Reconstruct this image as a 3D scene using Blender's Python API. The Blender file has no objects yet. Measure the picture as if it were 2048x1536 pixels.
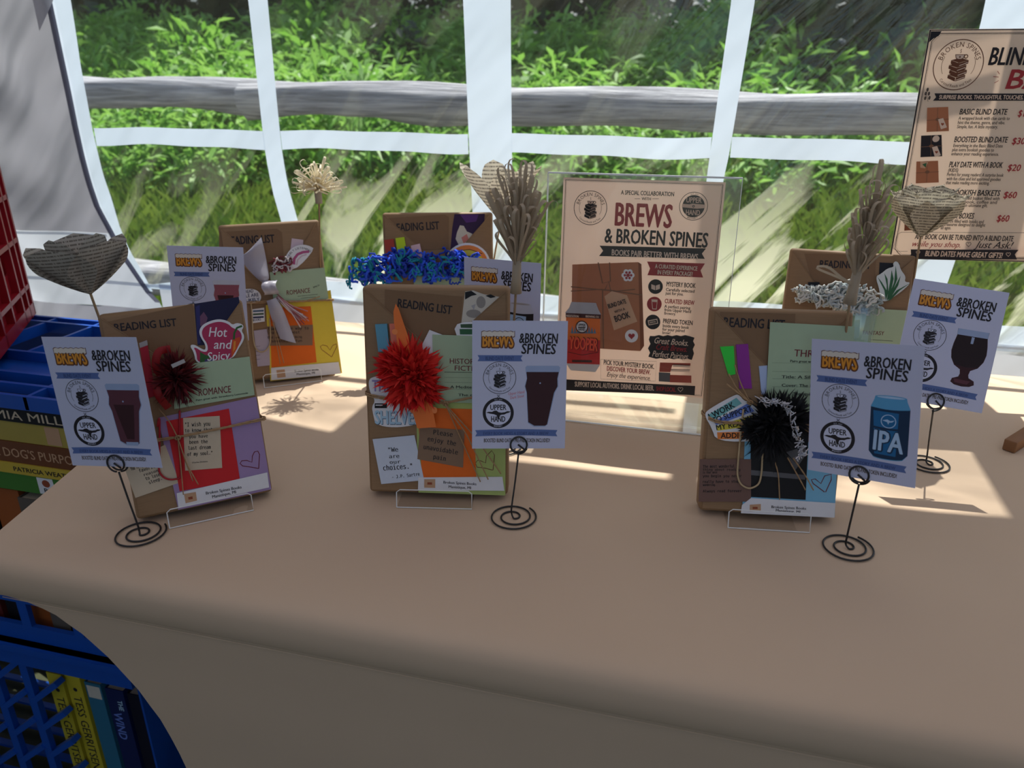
import bpy, bmesh, math, random, os
import numpy as np
from mathutils import Vector, Matrix, noise

C = bpy.context.scene.collection
SC = bpy.context.scene
rad = math.radians

# ------------------------------------------------------------ camera, sky, sun, exposure
cam = bpy.data.cameras.new('camera')
cam.sensor_width = 36.0
cam.lens = 36.0 * 1500.0 / 2048.0
cam.clip_start = 0.02
cam.clip_end = 200.0
cam.dof.use_dof = True
cam.dof.focus_distance = 0.92
cam.dof.aperture_fstop = 6.5
camo = bpy.data.objects.new('camera', cam)
C.objects.link(camo)
camo.location = (0.0, 0.0, 1.20)
camo.rotation_euler = (rad(90.0 - 21.9), 0.0, rad(14.5))
SC.camera = camo

SUN_EL = 65.0
world = bpy.data.worlds.new('sky')
SC.world = world
world.use_nodes = True
wn = world.node_tree
wn.nodes.clear()
w_out = wn.nodes.new('ShaderNodeOutputWorld')
w_bg = wn.nodes.new('ShaderNodeBackground')
w_sky = wn.nodes.new('ShaderNodeTexSky')
w_sky.sky_type = 'NISHITA'
w_sky.sun_disc = False
w_sky.sun_elevation = rad(SUN_EL)
w_sky.sun_rotation = 0.0
w_bg.inputs['Strength'].default_value = 0.20
wn.links.new(w_sky.outputs[0], w_bg.inputs[0])
wn.links.new(w_bg.outputs[0], w_out.inputs[0])

sun = bpy.data.lights.new('sun', 'SUN')
sun.energy = 7.6
sun.angle = rad(0.53)
sun.color = (1.0, 0.97, 0.92)
suno = bpy.data.objects.new('sun', sun)
C.objects.link(suno)
suno.rotation_euler = (rad(-(90.0 - SUN_EL)), 0.0, rad(-2.0))
suno.location = (0, 4, 8)

SC.view_settings.view_transform = 'Standard'
SC.view_settings.look = 'None'
SC.view_settings.exposure = 0.0
SC.view_settings.gamma = 1.0
SC.view_settings.use_curve_mapping = False
try:
    SC.cycles.transparent_max_bounces = 24
    SC.cycles.max_bounces = 10
    SC.cycles.diffuse_bounces = 5
    SC.cycles.sample_clamp_indirect = 8.0
except Exception:
    pass

random.seed(7)
ZT = 0.74          # table top height

# ------------------------------------------------------------ materials
MATS = {}


def new_mat(name):
    m = bpy.data.materials.new(name)
    m.use_nodes = True
    m.node_tree.nodes.clear()
    MATS[name] = m
    return m, m.node_tree


def N(nt, kind, **kw):
    n = nt.nodes.new(kind)
    for k, v in kw.items():
        if k in n.inputs:
            n.inputs[k].default_value = v
        else:
            setattr(n, k, v)
    return n


def L(nt, a, b):
    nt.links.new(a, b)


def c4(c):
    return (c[0], c[1], c[2], 1.0)


def paper(name, col, rough=0.7, var=0.06, scale=60.0, bump=0.0, spec=0.3, metal=0.0, sheen=0.0):
    """plain opaque surface with a little procedural mottling"""
    if name in MATS:
        return MATS[name]
    m, nt = new_mat(name)
    out = N(nt, 'ShaderNodeOutputMaterial')
    b = N(nt, 'ShaderNodeBsdfPrincipled', Roughness=rough, Metallic=metal)
    b.inputs['Specular IOR Level'].default_value = spec
    if sheen:
        b.inputs['Sheen Weight'].default_value = sheen
    L(nt, b.outputs[0], out.inputs[0])
    if var > 0:
        tc = N(nt, 'ShaderNodeTexCoord')
        nz = N(nt, 'ShaderNodeTexNoise', Scale=scale, Detail=4.0)
        L(nt, tc.outputs['Object'], nz.inputs['Vector'])
        mx = N(nt, 'ShaderNodeMix', data_type='RGBA')
        mx.inputs[6].default_value = c4([x * (1 - var) for x in col])
        mx.inputs[7].default_value = c4([min(1, x * (1 + var)) for x in col])
        L(nt, nz.outputs['Fac'], mx.inputs[0])
        L(nt, mx.outputs[2], b.inputs['Base Color'])
        if bump > 0:
            bp = N(nt, 'ShaderNodeBump', Strength=bump, Distance=0.002)
            L(nt, nz.outputs['Fac'], bp.inputs['Height'])
            L(nt, bp.outputs[0], b.inputs['Normal'])
    else:
        b.inputs['Base Color'].default_value = c4(col)
    return m


COL = {  # printed and paper colours, linear
    'ink': (.018, .016, .020), 'inksoft': (.09, .07, .06), 'navyink': (.02, .03, .09), 'black': (.008, .008, .010), 'nearblack': (.012, .013, .018),
    'white': (.78, .78, .80), 'bluewhite': (.62, .68, .78), 'bluewhite2': (.45, .55, .78), 'bone': (.62, .57, .48), 'ash': (.40, .38, .38), 'ashwhite': (.66, .70, .68), 'stone': (.30, .27, .24),
    'kraftcard': (.22, .125, .062), 'browncard': (.25, .155, .095), 'umber': (.17, .095, .075), 'cream': (.60, .50, .36), 'tan': (.55, .33, .19), 'rust': (.30, .07, .03),
    'navy': (.015, .015, .055), 'mauve': (.16, .07, .13), 'indigo': (.03, .03, .14), 'raspberry': (.42, .035, .10), 'chili': (.62, .08, .02), 'amber': (.75, .28, .04), 'leaf': (.03, .12, .03), 'grape': (.06, .04, .16),
    'sage': (.40, .52, .34), 'sage2': (.44, .56, .36), 'maroon': (.16, .02, .03), 'lavender': (.36, .25, .46), 'redpaper': (.60, .018, .022), 'redpen': (.42, .02, .04), 'lime': (.42, .52, .16), 'orangepaper': (.80, .15, .012),
    'darkgreen': (.05, .10, .05), 'forest': (.035, .13, .055), 'bluemark': (.12, .35, .48), 'peach': (.80, .22, .14), 'orange': (.85, .20, .04), 'orange2': (.90, .27, .08), 'violet': (.30, .26, .52), 'steel': (.06, .12, .20), 'paleblue': (.42, .62, .76),
    'greenmark': (.04, .68, .06), 'purplemark': (.27, .03, .30), 'slate': (.11, .11, .12), 'skyblue': (.22, .52, .72), 'teal': (.18, .47, .48), 'cobalt': (.14, .22, .60), 'mustard': (.68, .58, .06), 'tangerine': (.80, .24, .05),
    'pinkpaper': (.66, .52, .58), 'magenta': (.46, .10, .24), 'yellow': (.78, .60, .06), 'lilacnote': (.46, .40, .48), 'plum': (.035, .012, .06), 'violetdeep': (.10, .03, .20), 'rose': (.60, .20, .16), 'redmark': (.42, .05, .03), 'limemark': (.55, .75, .02), 'pinkmark': (.78, .52, .56),
    'faint': (.22, .30, .20), 'posterred': (.34, .028, .035), 'postercream': (.72, .56, .44), 'posterpaper': (.66, .46, .34), 'menupaper': (.68, .55, .44), 'boxfront': (.42, .16, .075), 'boxside': (.22, .07, .03), 'twineprint': (.20, .10, .055), 'tagprint': (.60, .36, .22),
    'silver': (.42, .42, .45), 'silver2': (.62, .60, .60), 'canorange': (.72, .17, .03), 'canred': (.55, .03, .03), 'canred2': (.78, .10, .05), 'candark': (.06, .02, .02), 'canblue': (.10, .20, .30), 'bookred': (.38, .07, .045),
    'ribbonblue': (.10, .16, .38), 'ribbontext': (.045, .075, .20), 'brewgold': (.72, .30, .035), 'brewbrown': (.13, .045, .02), 'foam': (.72, .66, .58), 'beerdark': (.045, .014, .018), 'beermid': (.11, .035, .05), 'beerblack': (.02, .010, .012), 'glassblue': (.33, .42, .62), 'glasspale': (.55, .58, .68), 'beerred': (.30, .09, .12),
    'ipablue': (.015, .14, .34), 'ipadark': (.010, .035, .085), 'iparim': (.10, .36, .62), 'ipapale': (.42, .60, .82), 'lightcan': (.36, .55, .80), 'handpink': (.62, .25, .32), 'cardpaper': (.63, .66, .83),
}


def ink(name):
    return paper('print_' + name, COL[name], rough=0.55, var=0.04, scale=90.0)


def kraft_mat():
    m, nt = new_mat('kraft_paper')
    out = N(nt, 'ShaderNodeOutputMaterial')
    b = N(nt, 'ShaderNodeBsdfPrincipled', Roughness=0.62)
    tc = N(nt, 'ShaderNodeTexCoord')
    mp = N(nt, 'ShaderNodeMapping')
    mp.inputs['Scale'].default_value = (1, 9, 1)
    nz = N(nt, 'ShaderNodeTexNoise', Scale=55.0, Detail=5.0)
    n2 = N(nt, 'ShaderNodeTexNoise', Scale=14.0, Detail=3.0)
    L(nt, tc.outputs['Object'], mp.inputs[0])
    L(nt, mp.outputs[0], nz.inputs['Vector'])
    L(nt, tc.outputs['Object'], n2.inputs['Vector'])
    mx = N(nt, 'ShaderNodeMix', data_type='RGBA')
    mx.inputs[6].default_value = (.235, .135, .062, 1)
    mx.inputs[7].default_value = (.315, .190, .092, 1)
    L(nt, nz.outputs['Fac'], mx.inputs[0])
    L(nt, mx.outputs[2], b.inputs['Base Color'])
    bp = N(nt, 'ShaderNodeBump', Strength=0.35, Distance=0.004)
    L(nt, n2.outputs['Fac'], bp.inputs['Height'])
    L(nt, bp.outputs[0], b.inputs['Normal'])
    L(nt, b.outputs[0], out.inputs[0])
    return m


def fabric_mat(name, col, trans, wscale=3.2, bump=0.5, tcol=None):
    """thin tent cloth: diffuse reflection plus light coming through"""
    m, nt = new_mat(name)
    out = N(nt, 'ShaderNodeOutputMaterial')
    d = N(nt, 'ShaderNodeBsdfDiffuse', Color=c4(col))
    t = N(nt, 'ShaderNodeBsdfTranslucent', Color=c4(tcol or col))
    mx = N(nt, 'ShaderNodeMixShader')
    mx.inputs[0].default_value = trans
    tc = N(nt, 'ShaderNodeTexCoord')
    mp = N(nt, 'ShaderNodeMapping')
    mp0 = N(nt, 'ShaderNodeMapping')
    mp0.inputs['Rotation'].default_value = (0, rad(-42), 0)
    mp.inputs['Scale'].default_value = (2.6, 1.0, 0.7)
    nz = N(nt, 'ShaderNodeTexNoise', Scale=wscale, Detail=2.0)
    L(nt, tc.outputs['Object'], mp0.inputs[0])
    L(nt, mp0.outputs[0], mp.inputs[0])
    L(nt, mp.outputs[0], nz.inputs['Vector'])
    bp = N(nt, 'ShaderNodeBump', Strength=bump, Distance=0.03)
    L(nt, nz.outputs['Fac'], bp.inputs['Height'])
    L(nt, bp.outputs[0], d.inputs['Normal'])
    L(nt, bp.outputs[0], t.inputs['Normal'])
    L(nt, d.outputs[0], mx.inputs[1])
    L(nt, t.outputs[0], mx.inputs[2])
    L(nt, mx.outputs[0], out.inputs[0])
    return m


def vinyl_mat(name='clear_vinyl', upper=False):
    """clear window vinyl: see-through, glossy creases, milky dusty haze, reflection streaks painted in diagonally"""
    m, nt = new_mat(name)
    out = N(nt, 'ShaderNodeOutputMaterial')
    tr = N(nt, 'ShaderNodeBsdfTransparent', Color=(.90, .93, .93, 1))
    gl = N(nt, 'ShaderNodeBsdfGlossy', Roughness=0.12, Color=(1, 1, 1, 1))
    tl = N(nt, 'ShaderNodeBsdfTranslucent', Color=(.80, .79, .56, 1))  # cream tint stands for light reflected in the wrinkled vinyl
    tc = N(nt, 'ShaderNodeTexCoord')
    mp = N(nt, 'ShaderNodeMapping')
    mp0 = N(nt, 'ShaderNodeMapping')
    mp0.inputs['Rotation'].default_value = (0, rad(-40), 0)
    mp.inputs['Scale'].default_value = (8.0, 1.0, 1.5)
    nz = N(nt, 'ShaderNodeTexNoise', Scale=1.5, Detail=5.0, Roughness=0.55, Distortion=0.9)
    L(nt, tc.outputs['Object'], mp0.inputs[0])
    L(nt, mp0.outputs[0], mp.inputs[0])
    L(nt, mp.outputs[0], nz.inputs['Vector'])
    ramp = N(nt, 'ShaderNodeValToRGB')
    ramp.color_ramp.elements[0].position = 0.505
    ramp.color_ramp.elements[0].color = (0, 0, 0, 1)
    ramp.color_ramp.elements[1].position = 0.575
    ramp.color_ramp.elements[1].color = (1, 1, 1, 1)
    L(nt, nz.outputs['Fac'], ramp.inputs[0])
    sp = N(nt, 'ShaderNodeSeparateXYZ')
    L(nt, tc.outputs['Object'], sp.inputs[0])
    low = N(nt, 'ShaderNodeMapRange')           # painted reflection streaks are stronger in the lower half
    low.inputs['From Min'].default_value = 1.10
    low.inputs['From Max'].default_value = 0.85
    low.inputs['To Min'].default_value = 0.50 if upper else 0.04
    low.inputs['To Max'].default_value = 0.85
    L(nt, sp.outputs['Z'], low.inputs['Value'])
    rgt = N(nt, 'ShaderNodeMapRange')           # painted reflection streaks are weakest in the left panes
    rgt.inputs['From Min'].default_value = -1.0
    rgt.inputs['From Max'].default_value = -0.6
    rgt.inputs['To Min'].default_value = 0.25
    rgt.inputs['To Max'].default_value = 1.0
    L(nt, sp.outputs['X'], rgt.inputs['Value'])
    m1 = N(nt, 'ShaderNodeMath', operation='MULTIPLY')
    L(nt, ramp.outputs[0], m1.inputs[0])
    L(nt, low.outputs[0], m1.inputs[1])
    m2 = N(nt, 'ShaderNodeMath', operation='MULTIPLY')
    L(nt, m1.outputs[0], m2.inputs[0])
    L(nt, rgt.outputs[0], m2.inputs[1])
    m3 = N(nt, 'ShaderNodeMath', operation='ADD')
    L(nt, m2.outputs[0], m3.inputs[0])
    m3.inputs[1].default_value = 0.10 if upper else 0.016
    if upper:  # upper sheet: haze added to weaken and break up the sun
        ramp.color_ramp.elements[0].position = 0.36
        mp.inputs['Scale'].default_value = (3.5, 1.0, 2.2)
    bp = N(nt, 'ShaderNodeBump', Strength=0.5, Distance=0.02)
    L(nt, nz.outputs['Fac'], bp.inputs['Height'])
    L(nt, bp.outputs[0], gl.inputs['Normal'])
    x1 = N(nt, 'ShaderNodeMixShader')
    L(nt, m3.outputs[0], x1.inputs[0])
    L(nt, tr.outputs[0], x1.inputs[1])
    L(nt, tl.outputs[0], x1.inputs[2])
    x2 = N(nt, 'ShaderNodeMixShader')
    x2.inputs[0].default_value = 0.035
    L(nt, x1.outputs[0], x2.inputs[1])
    L(nt, gl.outputs[0], x2.inputs[2])
    L(nt, x2.outputs[0], out.inputs[0])
    return m


def clear_mat(name, tint=(.985, .99, .99), gloss=0.10, rough=0.03, milk=0.0):
    m, nt = new_mat(name)
    out = N(nt, 'ShaderNodeOutputMaterial')
    tr = N(nt, 'ShaderNodeBsdfTransparent', Color=c4(tint))
    gl = N(nt, 'ShaderNodeBsdfGlossy', Roughness=rough, Color=(1, 1, 1, 1))
    lw = N(nt, 'ShaderNodeLayerWeight', Blend=0.25)
    ml = N(nt, 'ShaderNodeMath', operation='MULTIPLY_ADD')
    ml.inputs[1].default_value = 0.26
    ml.inputs[2].default_value = gloss * 0.35
    L(nt, lw.outputs['Fresnel'], ml.inputs[0])
    mx = N(nt, 'ShaderNodeMixShader')
    L(nt, ml.outputs[0], mx.inputs[0])
    L(nt, tr.outputs[0], mx.inputs[1])
    L(nt, gl.outputs[0], mx.inputs[2])
    last = mx
    if milk:
        d = N(nt, 'ShaderNodeBsdfTranslucent', Color=(.8, .9, .88, 1))
        x2 = N(nt, 'ShaderNodeMixShader')
        x2.inputs[0].default_value = milk
        L(nt, mx.outputs[0], x2.inputs[1])
        L(nt, d.outputs[0], x2.inputs[2])
        last = x2
    L(nt, last.outputs[0], out.inputs[0])
    return m


def leaf_mat(name, c1, c2, trans=0.35, island=True, rough=0.5):
    m, nt = new_mat(name)
    out = N(nt, 'ShaderNodeOutputMaterial')
    if island:
        g = N(nt, 'ShaderNodeNewGeometry')
        fac = g.outputs['Random Per Island']
    else:
        tc = N(nt, 'ShaderNodeTexCoord')
        nz = N(nt, 'ShaderNodeTexNoise', Scale=3.0, Detail=6.0)
        L(nt, tc.outputs['Object'], nz.inputs['Vector'])
        fac = nz.outputs['Fac']
    mx = N(nt, 'ShaderNodeMix', data_type='RGBA')
    mx.inputs[6].default_value = c4(c1)
    mx.inputs[7].default_value = c4(c2)
    L(nt, fac, mx.inputs[0])
    d = N(nt, 'ShaderNodeBsdfPrincipled', Roughness=rough)
    t = N(nt, 'ShaderNodeBsdfTranslucent')
    L(nt, mx.outputs[2], d.inputs['Base Color'])
    L(nt, mx.outputs[2], t.inputs['Color'])
    x = N(nt, 'ShaderNodeMixShader')
    x.inputs[0].default_value = trans
    L(nt, d.outputs[0], x.inputs[1])
    L(nt, t.outputs[0], x.inputs[2])
    L(nt, x.outputs[0], out.inputs[0])
    return m


def page_mat(name='book_page', col=(.66, .60, .47), trans=0.25):
    """old book page: cream paper with rows of tiny print (rows follow the UV map)"""
    m, nt = new_mat(name)
    out = N(nt, 'ShaderNodeOutputMaterial')
    uv = N(nt, 'ShaderNodeTexCoord')
    sp = N(nt, 'ShaderNodeSeparateXYZ')
    L(nt, uv.outputs['UV'], sp.inputs[0])
    fr = N(nt, 'ShaderNodeMath', operation='FRACT')
    L(nt, sp.outputs['Y'], fr.inputs[0])
    row = N(nt, 'ShaderNodeMath', operation='LESS_THAN')
    L(nt, fr.outputs[0], row.inputs[0])
    row.inputs[1].default_value = 0.42
    fl = N(nt, 'ShaderNodeMath', operation='FLOOR')
    L(nt, sp.outputs['Y'], fl.inputs[0])
    cb = N(nt, 'ShaderNodeCombineXYZ')
    L(nt, sp.outputs['X'], cb.inputs[0])
    L(nt, fl.outputs[0], cb.inputs[1])
    nz = N(nt, 'ShaderNodeTexNoise', Scale=1.6, Detail=2.0)
    L(nt, cb.outputs[0], nz.inputs['Vector'])
    gt = N(nt, 'ShaderNodeMath', operation='GREATER_THAN')
    L(nt, nz.outputs['Fac'], gt.inputs[0])
    gt.inputs[1].default_value = 0.43
    ml = N(nt, 'ShaderNodeMath', operation='MULTIPLY')
    L(nt, row.outputs[0], ml.inputs[0])
    L(nt, gt.outputs[0], ml.inputs[1])
    m2 = N(nt, 'ShaderNodeMath', operation='MULTIPLY')
    L(nt, ml.outputs[0], m2.inputs[0])
    m2.inputs[1].default_value = 0.72
    mx = N(nt, 'ShaderNodeMix', data_type='RGBA')
    mx.inputs[6].default_value = c4(col)
    mx.inputs[7].default_value = (.10, .085, .07, 1)
    L(nt, m2.outputs[0], mx.inputs[0])
    d = N(nt, 'ShaderNodeBsdfDiffuse')
    t = N(nt, 'ShaderNodeBsdfTranslucent')
    L(nt, mx.outputs[2], d.inputs['Color'])
    L(nt, mx.outputs[2], t.inputs['Color'])
    x = N(nt, 'ShaderNodeMixShader')
    x.inputs[0].default_value = trans
    L(nt, d.outputs[0], x.inputs[1])
    L(nt, t.outputs[0], x.inputs[2])
    L(nt, x.outputs[0], out.inputs[0])
    return m


def wood_rail_mat():
    m, nt = new_mat('weathered_wood')
    out = N(nt, 'ShaderNodeOutputMaterial')
    b = N(nt, 'ShaderNodeBsdfPrincipled', Roughness=0.8)
    tc = N(nt, 'ShaderNodeTexCoord')
    mp = N(nt, 'ShaderNodeMapping')
    mp.inputs['Scale'].default_value = (1.2, 26, 26)
    nz = N(nt, 'ShaderNodeTexNoise', Scale=3.0, Detail=8.0, Roughness=0.62, Distortion=0.4)
    L(nt, tc.outputs['Object'], mp.inputs[0])
    L(nt, mp.outputs[0], nz.inputs['Vector'])
    ramp = N(nt, 'ShaderNodeValToRGB')
    e = ramp.color_ramp.elements
    e[0].position, e[0].color = 0.30, (.15, .145, .15, 1)
    e[1].position, e[1].color = 0.72, (.62, .60, .59, 1)
    x = e.new(0.50)
    x.color = (.36, .355, .37, 1)
    L(nt, nz.outputs['Fac'], ramp.inputs[0])
    L(nt, ramp.outputs[0], b.inputs['Base Color'])
    bp = N(nt, 'ShaderNodeBump', Strength=0.6, Distance=0.01)
    L(nt, nz.outputs['Fac'], bp.inputs['Height'])
    L(nt, bp.outputs[0], b.inputs['Normal'])
    L(nt, b.outputs[0], out.inputs[0])
    return m


M_KRAFT = kraft_mat()
M_CLOTH = paper('spandex_cloth', (.61, .455, .315), rough=0.75, var=0.025, scale=9.0, spec=0.25)
M_TENT = fabric_mat('tent_cloth', (.70, .72, .75), 0.50, tcol=(.72, .76, .80))
M_TENT2 = fabric_mat('double_dim_cloth', (.52, .51, .52), 0.30, tcol=(.55, .55, .57), bump=1.3)  # double layer at upper left; elsewhere a darker cloth to cut light
M_ROOF = fabric_mat('tent_roof_cloth', (.66, .63, .67), 0.175, tcol=(.72, .66, .70))
M_STRIP = fabric_mat('white_strip_cloth', (.78, .84, .90), 0.66, wscale=4.0, bump=0.22, tcol=(.79, .89, 1.0))
M_ZIP = fabric_mat('zipper_tape', (.16, .16, .19), 0.35, tcol=(.22, .22, .28))
M_VINYL = vinyl_mat()
M_VINYL_UP = vinyl_mat('sun_dimming_vinyl', True)
M_ACRYL = clear_mat('clear_acrylic', gloss=0.03)
M_EDGE = paper('acrylic_edge_glow', (.80, .83, .82), rough=0.35, var=0.0)  # white stands in for light gathered along the cut edges
M_GLASS = clear_mat('clear_glass', tint=(.86, .93, .92), gloss=0.35, rough=0.04, milk=0.12)
M_WIRE = paper('black_wire', (.012, .012, .014), rough=0.38, var=0.0, spec=0.5)
M_TWINE = paper('jute_twine', (.42, .27, .14), rough=0.85, var=0.25, scale=400.0)
M_PAGE = page_mat()
M_PAGE_D = page_mat('book_page_grey', (.46, .43, .37), 0.15)
M_LOOP = leaf_mat('cream_paper_strip', (.72, .62, .40), (.85, .77, .58), 0.30)
M_STRAW = leaf_mat('brown_paper_strip', (.36, .28, .19), (.62, .52, .38), 0.30)
M_STICK = paper('wooden_stick', (.36, .24, .13), rough=0.7, var=0.15, scale=120.0)
M_BLUE = paper('blue_plastic', (.006, .075, .40), rough=0.34, var=0.03, spec=0.5)
M_RED = paper('red_plastic', (.30, .006, .014), rough=0.36, var=0.03, spec=0.5)
M_PAGES = paper('page_block', (.60, .52, .38), rough=0.8, var=0.12, scale=300.0)
M_WOOD = paper('stained_wood', (.26, .12, .05), rough=0.55, var=0.25, scale=40.0)
M_RAIL = wood_rail_mat()
M_CARD = leaf_mat('card_stock', (.61, .64, .82), (.65, .68, .85), 0.16)
M_POSTER = leaf_mat('poster_stock', (.84, .71, .63), (.88, .75, .67), 0.66, island=False)
M_MENU = leaf_mat('menu_stock', (.80, .68, .58), (.84, .72, .62), 0.60, island=False)
M_SATIN = paper('silver_satin', (.40, .38, .44), rough=0.34, var=0.05, spec=0.6, sheen=0.3)

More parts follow.
